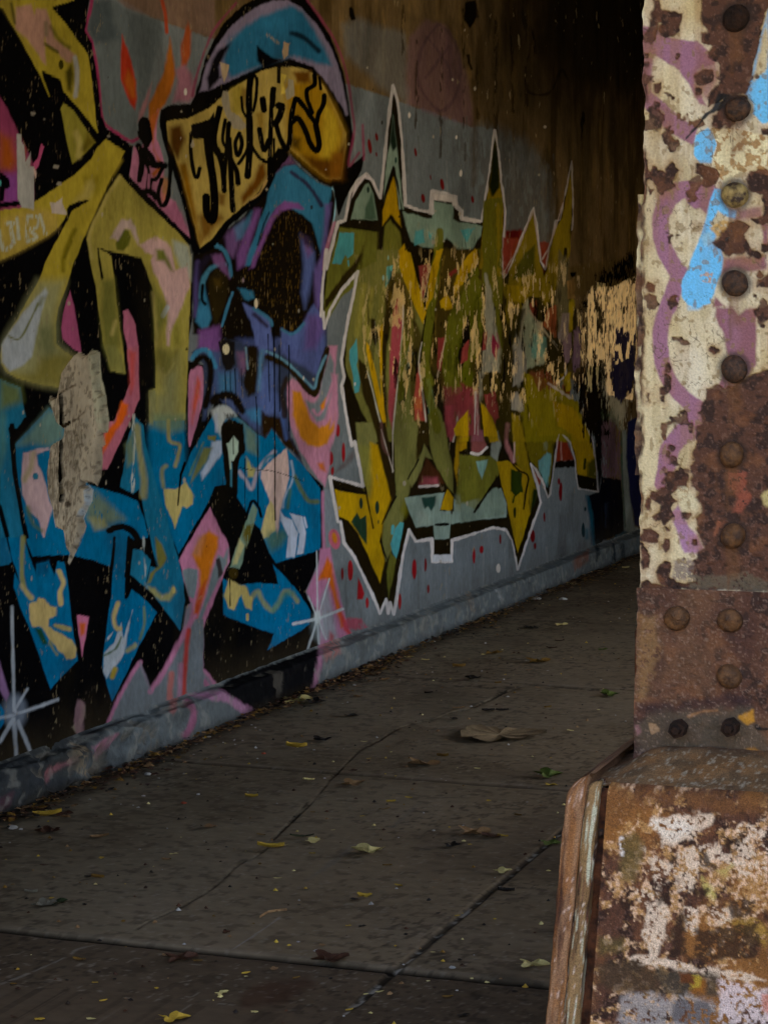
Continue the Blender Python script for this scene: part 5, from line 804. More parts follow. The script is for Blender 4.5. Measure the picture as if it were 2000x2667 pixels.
for px, py, rp in ((1916, 48, 36), (1921, 285, 35), (1914, 508, 37), (1914, 738, 37), (1912, 961, 37), (1905, 1184, 35), (1908, 1396, 35)):
    pc.dot('O', px, py, rp * 1.22, rp * 1.25, '2a190d', 9, .8); pc.stroke('O', f'{px},{py + rp} {px + 3},{py + rp + 60}', '6a4422', rp * .9, 12, 10, .5); pc.stroke('O', f'{px - 14},{py + rp} {px - 12},{py + rp + 110}', '5c3a1e', 9, 4, 5, .5)
# fine crazing
cr = np.abs(fbm(X * 45, Z * 30, 3, 140) - .5); pc.mix(A, (1 - sst(.004, .013, cr)) * sst(.5, .62, fbm(X * 11, Z * 11, 3, 141)) * (1 - amt) * .75, '4a3c22')
pc.mix(A, sst(.70, .75, fbm(X * 120, Z * 90, 2, 142)) * (1 - amt) * .6, '7a6234')
crb = np.abs(fbm(X * 70, Z * 70, 2, 143) - .5); idx = np.nonzero(pc.inside('b', '1080,375 1320,620 1180,1120 1030,1620 730,1560 725,1380 1020,560'))[0]; pc.mix(idx, (1 - sst(.006, .02, crb[idx])) * sst(.45, .6, fbm(X[idx] * 16, Z[idx] * 16, 3, 144)) * .8, '2c4a52')
dy = -.0038 * (1 - amt) + amt * (.004 * (fbm(X * 55, Z * 55, 4, 145) - .5) + .0025 * (fbm(X * 170, Z * 170, 2, 146) - .5)) + .002 * (fbm(X * 6, Z * 6, 3, 147) - .5)
ragged = (fbm(X * 0 + 3.1, Z * 30, 4, 148) - .5) * .012 * sst(.02, 0, X - xL)
PV[:, 1] += dy; PV[:, 0] += ragged
Qp = grid_quads(len(xs_), len(zs_))[:, ::-1]
link('flange_plate', mesh_np('flange_plate', PV, Qp, True, pc.c, {'gloss': pc.g}), M_IRON, col)['label'] = 'cream painted upper plate with pink loops, blue stroke and rust'
b = MB(); b.box(xL + .002, xL + .45, YC + .005, YC + .022, zsplit - .02, 4.6); b.box(xL + .338, xL + .45, YC - .001, YC + .005, zsplit - .02, 4.6); b.box(xL + .002, xL + .45, YC - .001, YC + .005, 2.419, 4.6); b.build('flange_backing', M_RUST, col)
b = MB(); b.box(xL + .19, xL + .215, YC + .022, YC + .36, ZT - .05, 4.6); b.build('web_plate', M_RUST, col)
b = MB(); b.box(xL, xL + .45, YC + .36, YC + .385, ZT - .05, 4.6); b.build('rear_flange', M_RUST, col)
# packing strip showing past the left edge
z1, z2 = float(on_y(1656, 505, YC)[2]), float(on_y(1655, 1238, YC)[2])
xa = pxl(1655, 800)
xs2, zs2, X2, Z2 = plate_grid(xa, xL + .02, z2, z1, .0018)
P2 = np.stack([X2, YC + .006 + .002 * (fbm(X2 * 60, Z2 * 60, 3, 150) - .5), Z2], 1); c2 = Canvas(P2, X2, Z2); c2.c[:] = lin('c4b68c'); c2.g[:] = .4
c2.mix(np.arange(c2.n), sst(.5, .7, fbm(X2 * 30, Z2 * 12, 4, 151)) * .7, '94803e')
rust_mix(c2, np.maximum(sst(.5, .62, fbm(X2 * 30, Z2 * 18, 4, 152) - .22 * sst(z2, z1, Z2) + .10), sst(.006, 0, X2 - xa) * sst(.45, .6, fbm(X2, Z2 * 25, 3, 153))) * .9)
P2[:, 0] += (fbm(X2 * 0, Z2 * 36, 4, 154) - .5) * .010 * sst(.015, 0, X2 - xa)
link('packing_strip', mesh_np('packing_strip', P2, grid_quads(len(xs2), len(zs2))[:, ::-1], True, c2.c, {'gloss': c2.g}), M_IRON, col)
# lower plate, all rust
xb = pxl(1657, 1700)
zl = ZT - .07
xs3, zs3, X3, Z3 = plate_grid(xb, xL + .36, zl, zsplit, .0017)
c3 = Canvas(np.stack([X3, np.full_like(X3, YC - .012), Z3], 1), X3, Z3); c3.n1 = fbm(X3 * 62, Z3 * 62, 4, 160) - .5; c3.n2 = fbm(X3 * 200, Z3 * 200, 3, 161) - .5
rust_mix(c3, np.ones(c3.n)); A3 = np.arange(c3.n)
c3.mix(A3, .55 * sst(.35, .6, fbm(X3 * 9, Z3 * 7, 4, 162)), '6a4a30'); c3.mix(A3, sst(.5, .75, fbm(X3 * 14, Z3 * 10, 4, 163)) * .6, '3c2018')
f3, s3 = c3.fill, c3.stroke
f3('e', '250,0 450,20 480,400 330,900 250,950', '8a6a3e', 12, 12, .5, speck=.35); f3('e', '250,960 600,980 1000,900 1480,900 1500,1030 900,1040 560,1080 260,1060', '2a1618', 10, 12, .7); f3('e', '380,1060 1100,1020 1480,1010 1500,1200 1650,1350 1650,1500 250,1500 240,1200', '4c4232', 14, 14, .75); f3('e', '1350,1110 1500,1030 1500,1150 1430,1180', 'b8801e', 5, 8, .85); f3('e', '1300,1520 1500,1420 1600,1500 1400,1560', 'a8701c', 8, 10, .7)
s3('e', '800,1100 950,1050 1100,1040', '9a6c40', 24, 4, 6, .7); s3('e', '1530,1210 1580,1240 1660,1235', '0a0604', 24, 3, 6); f3('e', '370,1180 450,1170 480,1260 400,1300', '9a7a58', 3, 6, .8); f3('e', '230,1200 260,1200 280,1270 250,1300', '886060', 4, 5, .7)
c3.mix(A3, sst(.70, .76, fbm(X3 * 240, Z3 * 240, 2, 164)) * .3, '98806f')
low = sst(zl + .10, zl + .02, Z3)
P3_ = np.stack([X3 + (fbm(X3 * 0, Z3 * 26, 4, 165) - .5) * .012 * sst(.02, 0, X3 - xb), YC - .012 + .004 * (fbm(X3 * 60, Z3 * 60, 4, 166) - .5) + .002 * (fbm(X3 * 190, Z3 * 190, 2, 167) - .5) - low * (.012 + .02 * fbm(X3 * 18, Z3 * 22, 3, 168)), Z3], 1)
link('splice_plate', mesh_np('splice_plate', P3_, grid_quads(len(xs3), len(zs3))[:, ::-1], True, c3.c, {'gloss': c3.g}), M_IRON, col)['label'] = 'rust brown lower plate below the seam'
b = MB(); b.box(xb + .004, xL + .36, YC - .006, YC + .004, zl, zsplit - .002); b.build('splice_backing', M_RUST, col)
# angle iron edge low on the left
b = MB()
for (zA, zB, xx) in ((float(on_y(1650, 1930, YC)[2]), float(on_y(1650, 1640, YC)[2]), pxl(1649, 1800)),):
    b.box(xx, xb + .02, YC + .004, YC + .020, zA, zB)
b.build('edge_angle', M_RUST, col, bevel=.003)

def dome(cx, cz, y0, r, h, mat, name, mat_seed, parent, square=False):
    me = MB(); n, m = 22, 7; V_ = [(cx, y0 - h, cz)]; rr = np.random.default_rng(mat_seed)
    ang = rr.random(n) * .05
    for j in range(1, m + 1):
        t = j / m * math.pi / 2 * .98
        for i in range(n):
            a = 2 * math.pi * i / n; q = r * (1 + .05 * math.sin(2 * a + mat_seed) + ang[i] * .6)
            nz_ = float(fbm(np.array([cx * 90 + 40 * math.cos(a) * math.sin(t) * .05 * 20]), np.array([cz * 90 + 2 * math.sin(a) * math.sin(t) * 1.3]), 2, mat_seed)[0]) - .5
            h_ = h * (1 + .10 * math.cos(a - mat_seed))
            V_.append((cx + q * math.sin(t) * math.cos(a), y0 - h_ * math.cos(t) ** .75 * (1 + .45 * nz_), cz + q * math.sin(t) * math.sin(a)))
    for i in range(n):
        V_.append((cx + r * 1.02 * math.cos(2 * math.pi * i / n), y0 + .012, cz + r * 1.02 * math.sin(2 * math.pi * i / n)))
    F_ = [(0, 1 + i, 1 + (i + 1) % n) for i in range(n)]
    for j in range(m):
        o1, o2 = 1 + j * n, 1 + (j + 1) * n
        F_ += [(o1 + i, o2 + i, o2 + (i + 1) % n, o1 + (i + 1) % n) for i in range(n)]
    me.add(V_, F_)
    return me.build(name, mat, parent, smooth=True)
M_RIV = mat_plain('rivet_rust', '1a0e07', '4c3019', 110, .7, .6, 300, spec=.5)
M_RIVP = mat_plain('rivet_part_painted', '2c1a0c', '9a8650', 70, .65, .4, 260, spec=.5)
M_RIVB = mat_plain('rivet_brown', '38220f', '64421f', 80, .75, .6, 260, spec=.5)
for i, (px, py, rp, mt, yy) in enumerate(((1916, 48, 35, M_DARK, YC), (1921, 285, 33, M_RIV, YC), (1914, 508, 35, M_RIVP, YC), (1914, 738, 35, M_RIV, YC), (1912, 961, 36, M_RIV, YC), (1905, 1184, 33, M_RIVB, YC), (1908, 1396, 33, M_RIVB, YC),
                                           (1762, 1610, 34, M_RIVB, YC - .012), (1900, 1616, 33, M_RIVB, YC - .012), (1898, 1762, 33, M_RIVB, YC - .012))):
    c = on_y(px, py, yy); o = dome(c[0], c[2], yy + .003, rp / F_PX * 3.72, .021, mt, 'rivet', i, col)
    if i == 2: o['label'] = 'rivet with pale paint flaking on its left side'
for px, py in ((1766, 1897), (1902, 1893)):
    c = on_y(px, py, YC - .03); m_ = MB(); n = 6
    for rr_, y_, in ((.0165, .0), ):
        V_ = [(c[0] + rr_ * math.cos(k * math.pi / 3 + .3), YC - .02, c[2] + rr_ * math.sin(k * math.pi / 3 + .3)) for k in range(6)] + [(c[0] + rr_ * .95 * math.cos(k * math.pi / 3 + .3), YC - .050, c[2] + rr_ * .95 * math.sin(k * math.pi / 3 + .3)) for k in range(6)] + [(c[0] + .009 * math.cos(k * math.pi / 3), YC - .050, c[2] + .009 * math.sin(k * math.pi / 3)) for k in range(6)] + [(c[0] + .008 * math.cos(k * math.pi / 3), YC - .060, c[2] + .008 * math.sin(k * math.pi / 3)) for k in range(6)]
        F_ = []
        for j in range(3): F_ += [(j * 6 + k, j * 6 + (k + 1) % 6, (j + 1) * 6 + (k + 1) % 6, (j + 1) * 6 + k) for k in range(6)]
        F_.append(tuple(range(18, 24)))
        m_.add(V_, F_)
    m_.build('bolt', M_DARK, col, bevel=.002)

# ------------------------------------------------------------------ casing round the foot of the column
M_CASE = mat_painted('casing_paint', var=.42, scale=420, bump=.6, bdist=.003, bscale=300, rough0=1.0, spec=.35)
base = tag(empty('column_base', (2.9, YB + .25, 0)), 'flared rusty iron base under the riveted column, its pale paint speckled away', 'column base')
yf = lambda z: YB - BAT * (ZT - z)
def at_face(px, py):
    lo, hi = -.2, 1.2
    d = ray(px, py); t = (YB - BAT * (ZT - H_EYE)) / (d[1] - BAT * d[2]); return CAM + d * t
def lerp_edge(pt, pb):
    a, b_ = at_face(*pt), at_face(*pb); k = (b_[0] - a[0]) / (b_[2] - a[2]); return lambda z: a[0] + k * (z - a[2])
e0, e1, e2, e3 = lerp_edge((1474, 2070), (1420, 2667)), lerp_edge((1524, 2070), (1464, 2667)), lerp_edge((1558, 2070), (1505, 2667)), lerp_edge((1581, 2060), (1538, 2640))
# front panel
xw = np.linspace(0, 1, 330); zz = np.arange(0, ZT + .001, .0021)
Wg, Zg_ = np.meshgrid(xw, zz, indexing='ij'); Zb = Zg_.ravel(); x0_ = e3(Zb); Xb = x0_ + Wg.ravel() * (3.36 + .06 * (ZT - Zb) - x0_)
BV = np.stack([Xb, yf(Zb), Zb], 1); bc = Canvas(BV, Xb, Zb); bc.n1 = fbm(Xb * 60, Zb * 60, 4, 170) - .5; bc.n2 = fbm(Xb * 190, Zb * 190, 3, 171) - .5; Ab = np.arange(bc.n)
rust_mix(bc, np.ones(bc.n)); bc.mix(Ab, sst(.42, .62, fbm(Xb * 12, Zb * 12, 4, 172)) * .7, '8c5c28')
pale = sst(.47, .57, .35 * fbm(Xb * 9, Zb * 9, 3, 173) + .65 * fbm(Xb * 62, Zb * 62, 5, 174, .62) + .18 * (fbm(Xb * 220, Zb * 220, 2, 175) - .5))
bc.mix(Ab, pale * .8, 'ae8450'); bc.mix(Ab, pale * sst(.5, .62, fbm(Xb * 160, Zb * 160, 3, 176)) * .9, 'cba888')
f, s = bc.fill, bc.stroke
for t, k in (('810,640 900,640 1100,620 1250,610 1260,690 1150,760 1000,840 880,860 870,760', .30), ('1000,880 1280,820 1420,960 1300,960 1160,1000 1100,1160 1000,1180', .40), ('760,860 860,900 1000,1000 880,1150 780,960', .46), ('800,1230 900,1240 960,1300 880,1659 780,1640 760,1400', .36), ('1050,1280 1150,1300 1150,1480 1080,1460', .42), ('1240,1280 1400,1300 1380,1420 1260,1400', .44), ('1400,700 1659,640 1659,1000 1450,1100', .48), ('700,1150 900,1130 900,1240 720,1240', .5)):
    f('r', t, 'cdb69c', 6, 22, .9, speck=k)
f('r', '820,660 1000,650 1120,700 1000,800 900,800', 'd6cab8', 10, 16, .8, speck=.34); f('s', '620,1170 820,1140 900,1180 1200,1250 1500,1290 1659,1330 1659,1370 1300,1330 900,1260 700,1230', 'cdb69c', 5, 14, .9, speck=.36)
f('r', '1180,1060 1260,1120 1280,1250 1210,1200', 'b4a85a', 8, 12, .7, speck=.35); f('r', '1280,1010 1400,980 1360,1070', 'b4a85a', 8, 12, .6, speck=.35); f('r', '1380,1380 1560,1350 1659,1440 1640,1560 1420,1440', '96742a', 10, 12, .7, speck=.3)
for t in ('950,1440 1050,1300 1060,1560 1120,1659 940,1640', '1140,1440 1560,1400 1600,1640 1130,1659', '1380,1240 1560,1230 1540,1340 1400,1340', '600,1230 680,1200 680,1290 600,1290', '860,1170 960,1180 930,1240 860,1240', '950,830 1000,850 1000,960 950,960', '1180,880 1300,960 1290,1010 1180,980', '1340,780 1480,750 1470,830 1360,840', '1110,1160 1220,1150 1220,1200 1130,1210'):
    f('r', t, '2c190a', 5, 20, .85, speck=.28)
f('r', '610,760 740,760 770,900 700,1100 610,1080 590,900', '5c4c26', 12, 12, .8); f('s', '420,1200 700,1200 820,1260 900,1440 560,1440 420,1380', '3e2e1c', 12, 12, .85); f('s', '440,1040 620,1040 640,1130 430,1180', '4a4220', 12, 12, .7)
f('s', '860,1260 1300,1300 1300,1460 900,1460', '3a3428', 10, 14, .8); f('s', '1110,1310 1220,1340 1200,1450 1110,1440', '8a5416', 8, 10, .9); f('s', '1090,1300 1190,1300 1170,1400 1110,1400', 'a8922e', 6, 12, .7, speck=.4); f('s', '1020,1290 1110,1290 1110,1360 1030,1360', '5a3010', 5, 10)
f('s', '580,1430 800,1440 1300,1480 1659,1420 1659,1740 560,1740', '8e8680', 10, 20, .9, speck=.40); f('s', '1300,1340 1659,1400 1659,1659 1300,1620', 'c8b4ae', 8, 20, .9, speck=.42); f('s', '950,1500 1250,1480 1230,1659 960,1659', '2c2c34', 8, 16, .6, speck=.4); f('s', '1600,1440 1680,1440 1680,1600 1620,1560', 'b87460', 6, 8, .8)
f('r', '480,410 900,430 1659,490 1659,620 1300,620 1240,560 900,540 700,560 560,700 480,720', '6a4420', 14, 16, .7, speck=.3)
s('r', '600,780 605,900', 'd0c8c0', 26, 3, 8, .8, speck=.4)
BV[:, 1] += .0035 * (fbm(Xb * 40, Zb * 40, 4, 180) - .5) - .0015 * pale + .026 * (1 - np.sqrt(np.clip(1 - (np.clip(Zb - (ZT - .028), 0, .028) / .028) ** 2, 0, 1)))
link('front_panel', mesh_np('front_panel', BV, grid_quads(len(xw), len(zz))[:, ::-1], True, bc.c, {'gloss': bc.g * .5}), M_CASE, base)
# rounded side flange, ridge and the rusted-out channel between them and the panel
def bar(name, el, er, y_back, y_front, zt, rnd, seed, mk, lbl=None, tipback=0.0):
    zz_ = np.concatenate([np.arange(0, zt - rnd, .006), zt - rnd + rnd * np.sin(np.linspace(0, np.pi / 2, 7))])
    prof_n = 26; rows = []
    for z in zz_:
        sh = 0 if z < zt - rnd else rnd * (1 - math.sqrt(max(0, 1 - ((z - zt + rnd) / rnd) ** 2)))
        xl, xr = el(z) + sh * .95, er(z) - sh * .08; c_, hw = (xl + xr) / 2, (xr - xl) / 2; y0 = yf(z) + y_front + sh + tipback * sst(zt - .10, zt, z)
        r_ = hw; pr_ = [(xl, YB + y_back - (k / 5) * (YB + y_back - y0 - r_)) for k in range(5)]
        pr_ += [(c_ - hw * math.cos(a) * (1 if True else 1), y0 + r_ * .8 - r_ * .8 * math.sin(a)) for a in np.linspace(0, np.pi, prof_n - 10)]
        pr_ += [(xr, y0 + r_ + (k / 5) * (YB + y_back - y0 - r_)) for k in range(1, 6)]
        rows.append([(p[0], p[1], z) for p in pr_])
    R_ = np.array(rows); nz, nn = R_.shape[:2]; R_ = R_.reshape(-1, 3)
    uu = np.tile(np.linspace(0, .1, nn), nz); vv = R_[:, 2]
    jit = fbm(uu * 300, vv * 30, 4, seed) - .5
    R_[:, 0] += jit * .005; R_[:, 1] += (fbm(uu * 200, vv * 22, 4, seed + 1) - .5) * .006
    c_ = Canvas(R_, uu * 4, vv); c_.n1 = fbm(uu * 250, vv * 60, 4, seed + 2) - .5; c_.n2 = fbm(uu * 800, vv * 200, 3, seed + 3) - .5
    mk(c_, uu, vv); i_ = grid_quads(nz, nn)
    top = np.array([[(nz - 1) * nn + k, (nz - 1) * nn + k + 1, (nz - 1) * nn + nn - 2 - k, (nz - 1) * nn + nn - 1 - k] for k in range(nn // 2 - 1)])
    o = link(name, mesh_np(name, R_, np.concatenate([i_, top]), True, c_.c, {'gloss': c_.g * .6}), M_CASE, base)
    if lbl: o['label'] = lbl
def mk_flange(c, u, v):
    rust_mix(c, np.ones(c.n)); a = np.arange(c.n); c.mix(a, .8 * sst(.3, .6, fbm(u * 60, v * 6, 4, 190)), '9a7452'); c.mix(a, sst(.5, .66, fbm(u * 160, v * 22, 4, 198)) * .6, '4a2c1c'); c.mix(a, sst(.5, .7, fbm(u * 120, v * 14, 4, 191)) * .6, '8a5a2c'); c.mix(a, sst(.72, .78, fbm(u * 600, v * 110, 3, 192)) * .7, 'c0a898')
def mk_ridge(c, u, v):
    rust_mix(c, np.ones(c.n)); a = np.arange(c.n); c.mix(a, .8 * sst(.35, .55, fbm(u * 60, v * 8, 4, 195)), '8c7048'); c.mix(a, sst(.60, .66, fbm(u * 120, v * 16, 4, 196)) * .7, 'b4b8a0'); c.mix(a, sst(.72, .78, fbm(u * 600, v * 110, 3, 197)) * .7, 'd0c0b0')
bar('side_flange', e0, e1, .62, -.012, ZT + .012, .042, 200, mk_flange, 'thick rounded side plate, purplish rust')
bar('edge_ridge', e1, e2, .05, -.006, ZT + .002, .016, 210, mk_ridge, 'raised ridge with pale paint chips', .012)
b = MB(); zq = np.linspace(0, ZT - .01, 40); V_, F_ = [], []
for k, z in enumerate(zq):
    V_ += [(e2(z) - .012, yf(z) + .024 + .006 * math.sin(z * 60), z), (e3(z) + .012, yf(z) + .024 + .006 * math.sin(z * 47 + 1), z)]
    if k: F_.append((2 * k - 2, 2 * k - 1, 2 * k + 1, 2 * k))
b.add(V_, F_); b.build('channel', M_RUST, base, smooth=True)
for px, py in ((1558, 2372), (1556, 2585), (1552, 2180)):
    c = at_face(px, py); dome(c[0], c[2], c[1] + .038, .011, .016, M_RIV, 'rivet', int(py), base)
# cement cap sloping up to the column
xs5 = np.linspace(0, 1, 260); yk = np.linspace(0, 1, 150); Wc, Kc = np.meshgrid(xs5, yk, indexing='ij'); Wc, Kc = Wc.ravel(), Kc.ravel()
Yc = YB + .022 + Kc * .48; Xc = e1(ZT) - .004 + Wc * (3.40 - e1(ZT)); 
rise = .045 * sst(.0, .19, Yc - YB) * sst(0.0, .10, Xc - e1(ZT) - .0)
Zc = ZT - .006 + rise + .012 * (fbm(Xc * 14, Yc * 14, 4, 220) - .5) * sst(0, .03, Kc) + .004 * (fbm(Xc * 60, Yc * 60, 3, 221) - .5)
cc = Canvas(np.stack([Xc, Yc, Zc], 1), Xc, Yc); cc.c[:] = lin('6b5236'); a_ = np.arange(cc.n)
cc.mix(a_, sst(.45, .7, fbm(Xc * 20, Yc * 20, 4, 222)) * .7, '7a5630'); cc.mix(a_, sst(.5, .7, fbm(Xc * 40, Yc * 40, 4, 223)) * .5, '2e2418'); cc.mix(a_, sst(.05, .0, Yc - YB - .15) * sst(.62, .68, fbm(Xc * 220, Yc * 90, 4, 224)) * .55, '9c9480'); cc.mix(a_, sst(.14, .2, Yc - YB) * .5, '4a2c18'); cc.g[:] = .1
link('cement_cap', mesh_np('cement_cap', np.stack([Xc, Yc, Zc], 1), grid_quads(260, 150), True, cc.c, {'gloss': cc.g}), M_CASE, base)
b = MB(); b.box(3.30, 3.34, YB + .05, YB + .6, 0, ZT - .02); b.box(float(e1(.4)), 3.33, YB + .58, YB + .62, 0, ZT - .02); b.build('rear_panel', M_RUST, base)
# ------------------------------------------------------------------ fallen leaves, chips and litter
LEAF_COL = {'yellow': ('c8a838', 'a07c22'), 'pale': ('d8cc8c', 'b49c54'), 'green': ('5a681c', '323e10'), 'tan': ('9c7a50', '6c4c2c'), 'brown': ('52301a', '2c180c'), 'dark': ('22180f', '120c08'), 'darkgreen': ('2c3a14', '161e0a'), 'ochre': ('86641e', '5a3e12'), 'grey': ('8c8674', '5c584a'), 'big': ('86704f', '66523c')}
M_LEAF = {k: mat_plain('leaf_' + k, b_, a_, 60, .7, .3, 160, spec=.35) for k, (a_, b_) in LEAF_COL.items()}

def leaf_mesh(kind, colour, seed):
    r = np.random.default_rng(seed); m = MB()
    if kind == 'blade':
        n, k = 13, 7; V_ = []
        for i in range(n):
            t = i / (n - 1); wd = .23 * math.sin(math.pi * t ** .8) * (1 + .25 * (r.random() - .5)) + .006
            for j in range(k):
                q = j / (k - 1) * 2 - 1
                V_.append((t - .5, q * wd + .05 * math.sin(3 * t + seed), .02 + .10 * q * q * (.6 + .5 * math.sin(seed)) + .09 * (t - .5) ** 2 * 4 * (.3 + r.random() * .4) + .015 * r.random()))
        F_ = [(i * k + j, i * k + j + 1, (i + 1) * k + j + 1, (i + 1) * k + j) for i in range(n - 1) for j in range(k - 1)]
        m.add(V_, F_)
    else:
        n, rings = 44, 6; V_ = [(0, 0, .05)]; ph = r.random() * 6
        lob = np.array([1 + (.32 if kind == 'lobed' else .16) * math.cos(5 * a + ph) + .14 * (r.random() - .5) + .1 * math.cos(2 * a + ph) for a in np.linspace(0, 2 * math.pi, n, endpoint=False)])
        for q in range(1, rings + 1):
            for i in range(n):
                a = 2 * math.pi * i / n; rr = .5 * lob[i] * q / rings
                V_.append((rr * math.cos(a), rr * math.sin(a) * .85, .012 + (.10 if kind == 'lobed' else .05) * (q / rings) ** 2 * (.5 + .5 * math.sin(3 * a + ph)) + .03 * abs(math.sin(5 * a / 2 + ph)) * q / rings))
        F_ = [(0, 1 + i, 1 + (i + 1) % n) for i in range(n)]
        for q in range(rings - 1):
            F_ += [(1 + q * n + i, 1 + (q + 1) * n + i, 1 + (q + 1) * n + (i + 1) % n, 1 + q * n + (i + 1) % n) for i in range(n)]
        m.add(V_, F_)
        s_ = [(.0, -.01, .05), (.0, .01, .05), (-.75, .0, .03), (-.75, .015, .03)]
        m.add(s_, [(0, 1, 3, 2)])
    me = bpy.data.meshes.new('leaf'); me.from_pydata(m.v, [], m.f); me.update()
    for p in me.polygons: p.use_smooth = True
    me.materials.append(M_LEAF[colour]); return me
PROTO = {}
def put_leaf(crop, x, y, w, colour, kind='blade', label=None, rot=None, name='fallen_leaf', group='fallen leaves on the pavement'):
    px, py = pts(crop, f'{x},{y}')[0]; c = on_floor(px, py); d_ = float((c - CAM) @ FW); size = 1.15 * w / CROPS[crop][2] * d_ / F_PX
    key = (kind, colour, int(rng.integers(0, 3)))
    if key not in PROTO: PROTO[key] = leaf_mesh(kind, colour, len(PROTO) * 7 + 3)
    o = bpy.data.objects.new(name, PROTO[key]); COL.objects.link(o); o.location = (c[0], c[1], .004)
    o.scale = (size, size, size * (1.7 if size > .03 else 1.0)); o.rotation_euler = (rng.uniform(-.1, .1), rng.uniform(-.1, .1), PSI + (rot if rot is not None else rng.uniform(-.6, .6)))
    return tag(o, label or GEN[colour], 'leaf', group)
GEN = {'yellow': 'small curled yellow leaf scrap on the grey pavement', 'pale': 'small pale straw coloured leaf scrap on the grey pavement', 'green': 'small green leaf scrap on the grey pavement', 'tan': 'small dry tan leaf scrap on the grey pavement',
       'brown': 'small shrivelled brown leaf scrap on the grey pavement', 'dark': 'small blackened leaf scrap on the grey pavement', 'ochre': 'small ochre leaf scrap on the grey pavement', 'grey': 'small bleached grey leaf scrap on the grey pavement', 'darkgreen': 'small dark green leaf scrap on the pavement'}
